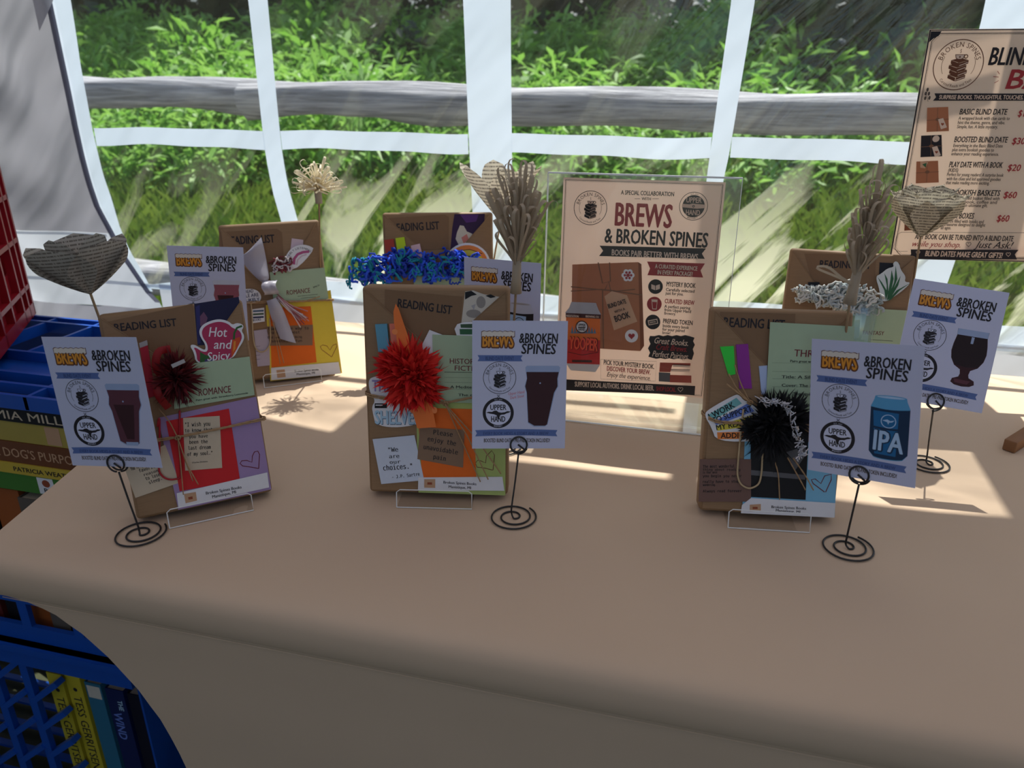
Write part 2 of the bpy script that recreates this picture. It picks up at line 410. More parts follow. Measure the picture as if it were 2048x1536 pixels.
DATA = {
 'FL': [('reading_list_card', 'card', 'kraft reading list card tucked in the front left package beside the dark purple picture', 0.7, 'kraftcard', [(-65.2, 221.5), (21.2, 230.4), (14.5, 142.0), (-38.4, 133.8), (-73.4, 145.4)], [('t', 'READING LIST', -59.6, 210.3, 61.3, 8.1, -1.7, 'ink', 'b', 0)]), ('picture_card', 'card', 'dark night-blue picture card tucked in the front left package behind the chili sticker', 0.5, 'navy', [(22.7, 230.3), (70.3, 232.6), (68.8, 179.9), (19.0, 184.1)], [('p', 'mauve', [(24.9, 214.3), (31.1, 220.3), (34.1, 213.2), (29.3, 202.5), (24.6, 205.9)]), ('p', 'indigo', [(23.7, 226.8), (28.2, 228.5), (22.6, 186.4), (19.3, 185.8)])]), ('sticker', 'sticker', 'pink hot and spicy chili sticker with white border on the front left package', 3.0, 'white', [(23.8, 201.3), (24.7, 202.9), (25.9, 204.4), (27.4, 205.8), (29.3, 207.0), (31.5, 208.0), (33.9, 208.8), (36.4, 209.5), (39.0, 210.0), (41.7, 210.3), (44.4, 210.3), (46.9, 210.0), (49.4, 209.3), (51.7, 208.4), (53.7, 207.3), (55.3, 206.2), (56.6, 205.1), (57.4, 203.8), (58.4, 203.1), (59.4, 202.7), (60.4, 202.8), (61.6, 203.3), (62.8, 203.5), (64.2, 203.5), (65.7, 203.1), (67.3, 202.5), (68.5, 201.7), (69.3, 200.9), (69.8, 200.1), (69.9, 199.2), (69.7, 198.3), (69.4, 197.5), (68.8, 196.6), (68.1, 195.8), (67.7, 194.9), (67.6, 193.7), (67.9, 192.5), (68.5, 191.0), (68.9, 189.6), (69.0, 188.1), (68.8, 186.6), (68.4, 185.1), (67.6, 183.5), (66.6, 181.8), (65.4, 180.1), (63.8, 178.2), (62.1, 176.2), (60.4, 173.8), (58.6, 171.2), (56.6, 168.3), (53.8, 166.0), (50.0, 164.3), (45.4, 163.2), (39.8, 162.7), (34.5, 162.5), (29.6, 162.6), (24.8, 162.9), (20.4, 163.6), (17.1, 164.9), (15.0, 166.8), (13.9, 169.3), (14.0, 172.4), (13.8, 175.2), (13.4, 177.8), (12.8, 180.2), (11.9, 182.3), (11.6, 183.9), (11.8, 185.1), (12.5, 185.7), (13.7, 185.9), (15.0, 185.6), (16.5, 185.0), (18.0, 183.9), (19.6, 182.5), (21.1, 181.3), (22.4, 180.2), (23.6, 179.4), (24.6, 178.8), (25.5, 178.8), (26.1, 179.2), (26.5, 180.2), (26.8, 181.7), (26.7, 183.4), (26.4, 185.1), (25.9, 186.9), (25.1, 188.8), (24.3, 190.6), (23.8, 192.5), (23.3, 194.3), (23.0, 196.1), (23.0, 197.9), (23.2, 199.6)], [('p', 'raspberry', [(26.4, 200.3), (27.1, 201.5), (28.0, 202.7), (29.3, 203.7), (30.8, 204.7), (32.6, 205.5), (34.6, 206.3), (36.7, 206.8), (39.1, 207.3), (41.6, 207.6), (44.0, 207.6), (46.4, 207.3), (48.6, 206.7), (50.8, 205.8), (52.7, 204.7), (54.3, 203.5), (55.6, 202.2), (56.6, 200.7), (57.8, 199.4), (59.1, 198.4), (60.6, 197.5), (62.2, 196.8), (63.5, 195.9), (64.6, 194.8), (65.5, 193.4), (66.1, 191.7), (66.4, 190.1), (66.5, 188.5), (66.3, 186.9), (65.9, 185.4), (65.1, 183.9), (64.2, 182.3), (62.9, 180.7), (61.4, 179.2), (59.7, 177.1), (58.0, 174.7), (56.1, 171.8), (54.1, 168.4), (51.4, 165.9), (47.9, 164.2), (43.8, 163.2), (38.9, 163.0), (34.3, 163.1), (29.8, 163.3), (25.6, 163.7), (21.6, 164.3), (18.6, 165.5), (16.7, 167.2), (15.9, 169.5), (16.2, 172.4), (16.2, 174.9), (16.0, 177.1), (15.7, 179.0), (15.1, 180.5), (14.9, 181.6), (15.0, 182.2), (15.4, 182.4), (16.2, 182.2), (17.1, 181.7), (18.1, 181.0), (19.2, 179.9), (20.4, 178.7), (21.7, 177.6), (23.1, 176.9), (24.5, 176.4), (26.0, 176.2), (27.2, 176.5), (28.1, 177.5), (28.7, 179.1), (28.9, 181.3), (28.9, 183.4), (28.5, 185.5), (27.9, 187.5), (26.9, 189.4), (26.2, 191.2), (25.7, 192.9), (25.5, 194.6), (25.4, 196.1), (25.5, 197.6), (25.8, 199.0)]), ('p', 'chili', [(56.3, 186.2), (64.2, 187.8), (64.2, 182.4), (58.7, 174.1), (51.8, 165.2), (53.3, 174.9)]), ('p', 'amber', [(57.1, 183.4), (59.3, 184.0), (57.6, 175.2), (54.4, 171.1)]), ('l', 'leaf', 2.2, [(57.5, 185.6), (59.2, 193.0), (62.8, 198.3), (68.6, 199.8)]), ('p', 'leaf', [(20.3, 177.0), (24.9, 172.8), (32.4, 169.9), (27.5, 167.9), (22.8, 164.6), (18.4, 165.3)]), ('p', 'grape', [(24.2, 168.0), (34.8, 166.8), (31.8, 163.8), (22.8, 164.6)]), ('t', 'Hot', 31.8, 192.5, 19.4, 10.6, -8.6, 'white', 'r', 0.18), ('t', 'and', 34.9, 178.3, 19.5, 10.2, -8.2, 'white', 'r', 0.18), ('t', 'Spicy', 26.3, 165.8, 24.5, 9.3, -3.4, 'white', 'r', 0.18)]), ('genre_card', 'card', 'pale green romance card with three little flames on the front left package', 4.0, 'sage', [(-11.5, 165.9), (71.3, 164.1), (70.2, 119.1), (-15.7, 117.7)], [('t', 'ROMANCE', 11.3, 128.1, 34.6, 7.8, -2.7, 'maroon', 'r', 0.1), ('t', 'Pairs great with: Strawberry Lemonade', 7.6, 122.8, 55.7, 2.0, -0.9, 'ink', 'b', 0), ('p', 'maroon', [(-8.2, 121.3), (-7.2, 125.1), (-5.2, 127.5), (-4.7, 124.3), (-5.2, 121.2), (-6.3, 123.2)]), ('p', 'maroon', [(-4.3, 121.2), (-3.3, 125.1), (-1.3, 127.4), (-0.8, 124.2), (-1.3, 121.1), (-2.4, 123.1)]), ('p', 'maroon', [(-0.4, 121.2), (0.6, 125.0), (2.6, 127.4), (3.1, 124.2), (2.6, 121.1), (1.5, 123.1)])]), ('colour_card', 'card', 'lavender paper card with drawn heart on the front left package', 2.6, 'lavender', [(-33.7, 110.8), (71.6, 116.7), (72.1, 4.0), (-30.3, 2.9)], [('l', 'maroon', 1.0, [(61.8, 32.0), (54.6, 35.1), (44.7, 38.8), (42.4, 42.3), (44.7, 45.0), (50.2, 44.3), (55.5, 41.1), (57.0, 48.0), (60.0, 52.6), (63.9, 52.8), (65.2, 48.4), (63.5, 40.5), (61.8, 32.0)])]), ('red_card', 'card', 'plain red paper square under the cream soul quote card', 3.1, 'redpaper', [(-26.4, 105.6), (40.3, 108.2), (39.4, 22.9), (-25.5, 24.0)], []), ('quote_card', 'card', 'cream quote card about the last dream of my soul on red paper', 3.6, 'cream', [(-8.7, 106.2), (29.2, 101.7), (22.6, 41.4), (-16.2, 46.3)], [('t', '"I wish you', -8.2, 96.1, 26.1, 4.7, -8.2, 'ink', 'm', 0), ('t', 'to know that', -9.6, 89.8, 28.9, 4.1, -8.4, 'ink', 'm', 0), ('t', 'you have', -6.4, 82.1, 19.6, 3.7, -7.4, 'ink', 'm', 0), ('t', 'been the', -7.0, 75.8, 19.1, 4.1, -8.4, 'ink', 'm', 0), ('t', 'last dream', -9.3, 69.3, 23.6, 4.1, -7.9, 'ink', 'm', 0), ('t', 'of my soul."', -11.3, 62.5, 26.3, 4.1, -7.4, 'ink', 'm', 0), ('t', 'Charles Dickens', -7.9, 53.3, 16.5, 1.4, -6.1, 'ink', 'b', 0)]), ('quote_card', 'card', 'tilted cream card about losing sleep at the bottom left of the front left package', 2.9, 'cream', [(-75.8, 65.0), (-31.5, 79.7), (-23.9, 33.9), (-70.4, 26.4)], [('t', "You're my", -69.4, 57.8, 12.7, 3.8, 7.6, 'ink', 'm', 0), ('t', 'favorite', -61.7, 54.0, 18.7, 3.9, 6.4, 'ink', 'm', 0), ('t', 'reason', -57.7, 48.9, 14.7, 3.1, 8.0, 'ink', 'm', 0), ('t', 'to lose', -56.8, 43.7, 15.0, 3.9, 8.3, 'ink', 'm', 0), ('t', 'sleep.', -54.2, 38.7, 13.3, 3.8, 9.6, 'ink', 'm', 0)]), ('pen', 'pen', 'slim red pen standing in the left pocket of the front left package', 2.6, 'redpen', [(-38.6, 195.1), (-30.4, 197.2), (-32.0, 135.5), (-39.8, 134.0)], [('p', 'ash', [(-38.6, 195.1), (-30.4, 197.2), (-30.5, 191.7), (-38.6, 189.6)])])],
 'FL_x': {'label': (3.7, [(-28.9, 22.5), (70.5, 25.6), (69.9, 7.2), (-29.8, 5.8)], [('p', 'tan', [(-21.7, 20.1), (-9.2, 19.7), (-9.5, 9.4), (-21.7, 9.0)]), ('p', 'rust', [(-18.0, 15.4), (-13.5, 15.4), (-13.5, 12.3), (-18.0, 12.4)]), ('t', 'Broken Spines Books', 0.8, 14.1, 38.9, 3.4, -1.7, 'ink', 'b', 0), ('t', 'Manistique, MI', 6.8, 8.4, 26.1, 3.4, 0.3, 'ink', 'b', 0)]), 'clip': [(-35.7, 101.5), (-32.4, 109.6), (-38.0, 75.6), (-42.0, 54.8), (-40.4, 46.5), (-35.2, 40.9), (-27.5, 39.2), (-21.7, 42.0), (-18.6, 61.7), (-14.8, 90.7), (-10.8, 115.4)], 'pom': [(-8.8, 153.2)], 'ribbon1': [(-8.7, 185.3), (-21.1, 183.7), (-26.1, 168.3), (-20.8, 154.5)], 'ribbon2': [(-29.1, 153.6), (-28.6, 137.7), (-21.2, 121.1)], 'knot': [(-17.6, 85.8)], 'band': [(-56.2, 87.1), (-37.2, 85.6), (-17.6, 85.8), (32.7, 87.2), (80.9, 89.0)], 'tails': [[(-17.6, 85.8), (-22.7, 105.3), (-31.2, 122.3)], [(-17.6, 85.8), (-19.4, 55.2), (-22.2, 21.4)], [(-17.6, 85.8), (-12.8, 53.8), (-5.4, 30.1)], [(-17.6, 85.8), (-13.9, 56.9), (-10.1, 34.2)]], 'easel': [(-41.7, 11.1), (47.7, 4.1)]},
 'FM': [('reading_list_card', 'card', 'kraft reading list card tucked in the front middle package beside the panda picture', 0.7, 'kraftcard', [(-56.4, 241.1), (30.5, 233.9), (26.1, 181.8), (-12.7, 175.4), (-57.4, 209.1)], [('t', 'READING LIST', -42.8, 221.8, 61.5, 9.2, -7.0, 'ink', 'b', 0)]), ('picture_card', 'card', 'panda picture card tucked in the front middle package', 0.9, 'bone', [(33.5, 239.8), (42.4, 241.2), (54.1, 237.1), (71.8, 234.4), (69.9, 219.6), (42.2, 198.4), (28.7, 201.2)], [('p', 'black', [(33.5, 239.2), (40.4, 240.8), (46.7, 236.6), (40.4, 235.0), (33.5, 230.9)]), ('p', 'black', [(56.1, 235.5), (62.0, 237.2), (67.9, 234.3), (62.0, 232.9)]), ('e', 'stone', 51.2, 228.2, 5.1, 6.7), ('e', 'stone', 42.9, 215.3, 8.3, 4.7), ('p', 'ash', [(40.3, 224.2), (45.3, 226.2), (43.3, 219.3)])]), ('sticker', 'sticker', 'green and white book stack sticker tucked beside the card in the front middle package', 2.8, 'white', [(21.7, 198.1), (24.7, 203.5), (32.3, 206.0), (50.1, 206.7), (51.1, 187.5), (25.2, 187.1)], [('p', 'darkgreen', [(28.3, 203.6), (50.1, 204.5), (50.5, 199.5), (28.7, 199.6)]), ('p', 'forest', [(27.3, 198.2), (50.1, 198.5), (50.5, 192.3), (27.8, 192.0)])]), ('note_card', 'card', 'white note card corner sticking out behind the historical fiction card', 3.3, 'white', [(-6.6, 196.7), (22.2, 186.0), (13.8, 154.4), (-19.1, 172.2)], []), ('highlighter', 'marker', 'light blue page marker standing in the front middle package', 2.6, 'bluemark', [(-67.5, 202.2), (-54.0, 203.0), (-51.9, 171.7), (-64.9, 171.5)], []), ('highlighter', 'marker', 'peach page marker standing in the front middle package', 2.6, 'peach', [(-51.4, 203.0), (-39.4, 203.6), (-37.2, 174.0), (-49.3, 173.8)], []), ('felt_bookmark', 'bookmark', 'orange blade-shaped felt bookmark pushed through the red feather pompom', 14, 'orange', [(-41.8, 227.0), (-38.5, 221.1), (-28.7, 190.3), (-26.2, 170.1), (-14.7, 137.5), (-5.8, 127.3), (0.7, 86.4), (-20.9, 84.5), (-27.5, 110.1), (-34.6, 153.6), (-41.0, 182.0), (-44.3, 206.1), (-44.6, 218.1)], [('e', 'orange2', -43.6, 195.7, 3.2, 3.2), ('e', 'orange2', -0.6, 106.5, 2.9, 3.8), ('e', 'orange2', -25.6, 106.0, 2.9, 3.8), ('e', 'orange2', -5.7, 129.3, 3.3, 3.3)]), ('genre_card', 'card', 'pale green historical fiction card beside the red pompom', 4.0, 'sage', [(-3.3, 191.6), (74.2, 190.0), (74.5, 112.6), (-3.4, 113.5)], [('t', 'HISTORICAL', 16.0, 158.8, 45.1, 5.9, -0.7, 'maroon', 'r', 0), ('t', 'FICTION', 21.5, 150.9, 35.2, 5.7, -1.2, 'maroon', 'r', 0), ('l', 'ink', 0.5, [(9.7, 148.8), (71.2, 148.8)]), ('l', 'faint', 0.3, [(9.6, 142.5), (71.2, 143.1)]), ('l', 'faint', 0.3, [(9.6, 136.8), (71.2, 137.3)]), ('l', 'faint', 0.3, [(9.5, 128.7), (71.2, 129.3)]), ('t', 'A Mediterranean', 16.2, 130.0, 44.9, 3.2, 0.3, 'ink', 'b', 0), ('t', 'The century', 25.2, 120.9, 36.0, 3.0, 1.1, 'ink', 'b', 0)]), ('sticker', 'sticker', 'white outlined sticker reading the shelves on the front middle package', 3.0, 'white', [(-76.5, 138.3), (-75.4, 139.6), (-73.6, 140.6), (-71.2, 141.4), (-68.3, 141.9), (-64.7, 142.1), (-61.4, 141.9), (-58.3, 141.3), (-55.6, 140.3), (-53.1, 138.9), (-51.2, 136.9), (-49.8, 134.1), (-49.1, 130.6), (-49.0, 126.4), (-49.1, 122.9), (-49.4, 120.0), (-50.0, 117.8), (-50.8, 116.2), (-50.3, 115.0), (-48.4, 114.1), (-45.1, 113.6), (-40.5, 113.4), (-36.2, 112.3), (-32.1, 110.3), (-28.4, 107.3), (-24.9, 103.5), (-22.3, 99.8), (-20.5, 96.4), (-19.7, 93.3), (-19.8, 90.4), (-21.7, 87.9), (-25.6, 85.8), (-31.5, 84.1), (-39.2, 82.9), (-46.3, 82.2), (-52.8, 82.1), (-58.6, 82.5), (-63.7, 83.4), (-67.7, 84.8), (-70.6, 86.6), (-72.3, 88.9), (-72.8, 91.5), (-73.3, 94.2), (-73.8, 96.8), (-74.2, 99.4), (-74.6, 102.1), (-74.7, 104.5), (-74.3, 106.8), (-73.5, 108.8), (-72.3, 110.7), (-71.8, 112.6), (-71.9, 114.6), (-72.7, 116.6), (-74.2, 118.6), (-75.4, 121.1), (-76.4, 124.0), (-77.1, 127.2), (-77.6, 130.9), (-77.6, 133.9), (-77.3, 136.4)], [('t', 'THE', -74.2, 124.9, 22.5, 12.9, -1.6, 'violet', 'b', 0), ('t', 'SHELVES', -71.5, 85.1, 52.0, 15.7, 0.7, 'steel', 'b', 0), ('t', 'SHELVES', -72.2, 85.9, 52.0, 15.7, 0.7, 'paleblue', 'b', 0), ('p', 'black', [(-71.6, 110.3), (-57.2, 110.6), (-57.4, 104.9), (-71.8, 104.6)]), ('p', 'white', [(-70.6, 108.8), (-62.4, 109.0), (-62.5, 107.7), (-70.7, 107.6)])]), ('quote_card', 'card', 'white quote card about our choices at the bottom left of the front middle package', 3.2, 'bluewhite', [(-75.6, 67.0), (-26.3, 73.0), (-16.0, 17.9), (-67.2, 11.8)], [('t', '"We', -57.3, 51.9, 11.6, 5.4, 3.7, 'ink', 'm', 0), ('t', 'are', -56.6, 44.2, 12.1, 4.6, 3.6, 'ink', 'm', 0), ('t', 'our', -56.1, 37.2, 12.9, 4.2, 5.2, 'ink', 'm', 0), ('t', 'choices."', -64.0, 28.8, 34.7, 6.4, 5.7, 'ink', 'm', 0), ('t', '- J.P. Sartre', -53.6, 19.0, 33.0, 4.0, 8.2, 'ink', 'm', 0)]), ('colour_card', 'card', 'lime green paper card with heart on the front middle package', 2.4, 'lime', [(-23.8, 113.1), (79.7, 113.9), (79.7, 1.0), (-23.2, 2.1)], [('l', 'maroon', 0.8, [(64.7, 32.1), (56.4, 34.3), (46.3, 35.5), (44.5, 40.3), (47.2, 43.8), (51.8, 42.9), (56.4, 40.6), (57.3, 49.3), (63.7, 56.1), (66.9, 50.5), (65.1, 32.1)])]), ('orange_card', 'card', 'orange paper square behind the brown pain quote card', 2.8, 'orangepaper', [(-22.2, 105.9), (42.8, 105.5), (45.4, 22.6), (-18.6, 21.0)], []), ('quote_card', 'card', 'brown kraft quote card about unavoidable pain on orange paper', 3.4, 'browncard', [(-19.7, 83.1), (32.2, 80.6), (30.1, 34.7), (-23.5, 43.9)], [('t', 'Please', -4.3, 74.6, 22.5, 5.7, -6.5, 'ink', 'm', 0), ('t', 'enjoy the', -11.3, 66.4, 33.4, 5.8, -9.1, 'ink', 'm', 0), ('t', 'unavoidable', -16.1, 56.7, 40.4, 5.5, -8.7, 'ink', 'm', 0), ('t', 'pain', -4.8, 44.9, 14.5, 5.5, -9.4, 'ink', 'm', 0)])],
 'FM_x': {'label': (3.6, [(-22.8, 21.2), (76.2, 24.6), (78.6, 7.2), (-23.6, 5.5)], [('p', 'tan', [(-15.9, 19.4), (-2.8, 19.8), (-3.0, 8.8), (-16.1, 8.8)]), ('p', 'rust', [(-12.2, 15.6), (-6.6, 15.7), (-6.7, 12.8), (-12.3, 12.7)]), ('t', 'Broken Spines Books', 6.8, 14.6, 38.9, 3.3, -1.9, 'ink', 'b', 0), ('t', 'Manistique, MI', 12.8, 9.2, 26.5, 3.3, -1.9, 'ink', 'b', 0)]), 'pom': [(-27.7, 144.9)], 'knot': [(11.0, 112.6)], 'band': [(-80.6, 119.7), (-43.0, 113.3), (11.0, 112.6), (41.1, 119.7), (79.6, 123.4)], 'tails': [[(11.0, 112.6), (29.2, 69.6), (50.7, 19.6)], [(11.0, 112.6), (43.9, 76.0), (74.9, 30.8)], [(11.0, 112.6), (35.1, 78.9), (60.2, 24.2)], [(11.0, 112.6), (-1.9, 134.8), (-16.1, 149.2)]], 'easel': [(-45.9, 2.8), (41.8, 3.1)]},
 'FR': [('reading_list_card', 'card', 'kraft reading list card tucked in the front right package', 0.7, 'kraftcard', [(-65.9, 226.2), (13.4, 226.6), (15.0, 173.2), (-19.0, 166.3), (-63.7, 192.2)], [('t', 'READING LIST', -61.7, 210.3, 64.8, 10.0, -0.8, 'ink', 'b', 0)]), ('highlighter', 'marker', 'bright green page marker in the front right package', 1.4, 'greenmark', [(-64.0, 188.1), (-49.5, 189.5), (-45.5, 158.6), (-52.7, 156.7)], []), ('highlighter', 'marker', 'purple page marker in the front right package', 1.4, 'purplemark', [(-47.3, 191.1), (-34.4, 192.4), (-26.7, 143.4), (-40.1, 142.8)], []), ('highlighter', 'marker', 'pale blue page marker beside the green thriller card', 1.4, 'bluewhite2', [(-21.2, 168.4), (-12.5, 169.5), (-10.9, 137.7), (-16.1, 137.5)], []), ('genre_card', 'card', 'pale green thriller card with ruled lines on the front right package', 4.0, 'sage', [(-13.2, 217.0), (74.7, 215.2), (76.3, 117.1), (-10.9, 116.3)], [('t', 'THRILLER', 14.4, 180.9, 44.5, 7.5, -0.8, 'maroon', 'r', 0), ('t', 'Pairs great with: Dark Coffee', 11.1, 174.4, 49.0, 2.5, 0.5, 'ink', 'b', 0), ('l', 'faint', 0.3, [(-7.8, 172.9), (64.6, 174.8)]), ('l', 'faint', 0.3, [(-7.0, 163.4), (65.4, 165.5)]), ('l', 'faint', 0.3, [(-6.4, 155.5), (66.1, 157.6)]), ('l', 'faint', 0.3, [(-5.8, 146.7), (66.9, 148.9)]), ('l', 'faint', 0.3, [(-5.0, 137.2), (67.7, 139.5)]), ('l', 'faint', 0.3, [(-4.2, 126.7), (68.6, 129.2)]), ('t', 'Title: A Silent Night', 3.4, 156.4, 58.2, 3.2, 1.6, 'ink', 'b', 0), ('t', 'Cover: The Lake House', 4.2, 147.2, 58.3, 3.2, 1.4, 'ink', 'b', 0), ('t', 'Sleeping in late', 17.1, 138.5, 46.2, 3.2, 1.2, 'ink', 'b', 0)]), ('picture_card', 'card', 'black photo card under the dark pompom on the front right package', 2.8, 'black', [(-24.7, 97.5), (37.2, 97.2), (40.3, 20.7), (-19.7, 20.5)], [('p', 'slate', [(-21.1, 51.6), (37.7, 49.1), (37.8, 43.8), (-21.2, 45.7)]), ('p', 'slate', [(15.3, 74.2), (35.4, 81.8), (36.2, 72.0), (26.2, 53.4)])]), ('colour_card', 'card', 'light blue paper card with drawn heart on the front right package', 2.4, 'skyblue', [(-30.4, 87.0), (69.5, 86.5), (73.2, 2.4), (-27.1, 1.8)], [('l', 'maroon', 1.0, [(60.0, 30.7), (47.0, 39.7), (44.6, 43.9), (48.6, 45.2), (55.1, 40.2), (58.4, 49.1), (65.2, 51.6), (65.8, 45.2), (61.0, 30.7)])]), ('quote_card', 'card', 'dark brown typed note at the lower left of the front right package', 3.0, 'umber', [(-77.7, 60.9), (-22.0, 63.9), (-18.5, 15.0), (-76.2, 11.5)], [('t', 'The most wonderful', -73.9, 51.1, 34.7, 3.3, 3.8, 'black', 'm', 0), ('t', 'thing about reading', -73.7, 47.8, 41.0, 2.7, 3.2, 'black', 'm', 0), ('t', 'is that once', -73.5, 44.4, 15.8, 2.7, 4.5, 'black', 'm', 0), ('t', 'you begin you never', -73.2, 40.3, 42.6, 3.0, 3.3, 'black', 'm', 0), ('t', 'really have to stop', -72.8, 33.6, 39.5, 3.0, 4.1, 'black', 'm', 0), ('t', 'wandering.', -72.6, 30.2, 14.3, 2.7, 3.4, 'black', 'm', 0), ('t', 'Always read forever', -72.1, 22.7, 42.7, 3.0, 3.9, 'black', 'm', 0)]), ('sticker', 'sticker', 'striped sticker about working to support a reading addiction on the front right package', 3.5, 'white', [(-74.8, 114.2), (-73.6, 115.9), (-71.1, 118.2), (-67.1, 121.3), (-61.8, 125.0), (-55.1, 129.3), (-49.7, 132.6), (-45.8, 134.8), (-43.2, 135.9), (-41.9, 136.0), (-40.7, 135.6), (-39.4, 134.8), (-38.0, 133.6), (-36.6, 131.9), (-35.2, 130.6), (-33.8, 129.8), (-32.5, 129.3), (-31.1, 129.2), (-29.2, 128.4), (-26.8, 126.8), (-23.8, 124.4), (-20.3, 121.3), (-17.2, 117.4), (-14.5, 112.9), (-12.2, 107.6), (-10.3, 101.6), (-9.1, 96.6), (-8.5, 92.7), (-8.6, 89.8), (-9.3, 88.0), (-13.0, 86.4), (-19.6, 85.1), (-29.2, 84.0), (-41.9, 83.2), (-51.8, 83.6), (-59.0, 85.1), (-63.4, 87.9), (-65.0, 91.8), (-66.8, 95.6), (-68.7, 99.4), (-70.8, 103.0), (-73.1, 106.4), (-74.5, 109.5), (-75.1, 112.1)], [('p', 'teal', [(-73.0, 111.4), (-43.0, 132.7), (-36.6, 126.5), (-67.9, 105.1)]), ('p', 'cobalt', [(-65.5, 104.7), (-30.5, 126.8), (-22.4, 118.6), (-62.6, 100.9)]), ('p', 'mustard', [(-62.5, 99.6), (-21.1, 115.5), (-15.6, 103.6), (-60.6, 94.5)]), ('p', 'tangerine', [(-61.2, 92.8), (-13.5, 96.2), (-10.3, 88.3), (-60.0, 85.0)]), ('t', 'I WORK', -69.3, 107.1, 30.2, 6.7, 30.6, 'black', 'b', 0), ('t', 'TO SUPPORT', -66.2, 102.7, 44.8, 6.2, 21.4, 'black', 'b', 0), ('t', 'MY READING', -61.8, 95.1, 46.8, 5.8, 13.5, 'black', 'b', 0), ('t', 'ADDICTION', -56.8, 86.4, 44.7, 5.9, 3.4, 'black', 'b', 0)])],
 'FR_x': {'label': (3.6, [(-28.3, 10.6), (-19.0, 19.4), (72.2, 19.1), (72.6, 2.3), (-28.8, 1.1)], [('p', 'tan', [(-19.8, 11.6), (-7.8, 13.2), (-7.2, 5.1), (-19.3, 4.0)]), ('p', 'rust', [(-16.5, 9.3), (-11.0, 9.6), (-10.8, 7.1), (-16.3, 6.7)]), ('t', 'Broken Spines Books', 4.0, 9.2, 37.5, 3.0, 0.5, 'ink', 'b', 0), ('t', 'Manistique, MI', 8.9, 5.5, 26.6, 3.0, -0.7, 'ink', 'b', 0)]), 'clip': [(-34.7, 120.5), (-35.7, 91.1), (-36.3, 54.9), (-35.2, 43.3), (-30.9, 34.9), (-22.0, 31.0), (-12.9, 35.9), (-10.3, 46.4), (-10.3, 62.9), (-11.4, 89.1)], 'pom': [(-3.6, 104.2)], 'beads': [(-20.3, 135.7), (-10.8, 132.9), (1.5, 131.8), (9.8, 124.2), (14.7, 109.9), (20.9, 90.8), (25.5, 81.2), (21.4, 74.5)], 'knot': [(-28.5, 128.5)], 'band': [(-80.0, 108.5), (-63.2, 103.6), (-26.8, 104.2), (28.9, 100.2), (75.8, 99.2)], 'tails': [[(-28.5, 128.5), (-40.2, 148.7), (-48.1, 169.6)], [(-28.5, 128.5), (-44.1, 142.9), (-53.9, 159.3)], [(-28.5, 128.5), (-44.0, 140.1), (-55.9, 148.6)], [(-1.5, 77.0), (7.7, 48.8), (10.9, 21.2)], [(15.3, 69.4), (27.6, 50.0), (37.0, 34.4)], [(20.7, 69.7), (35.7, 50.4), (45.1, 34.8)]], 'easel': [(-44.9, 10.7), (42.7, 11.5)]},
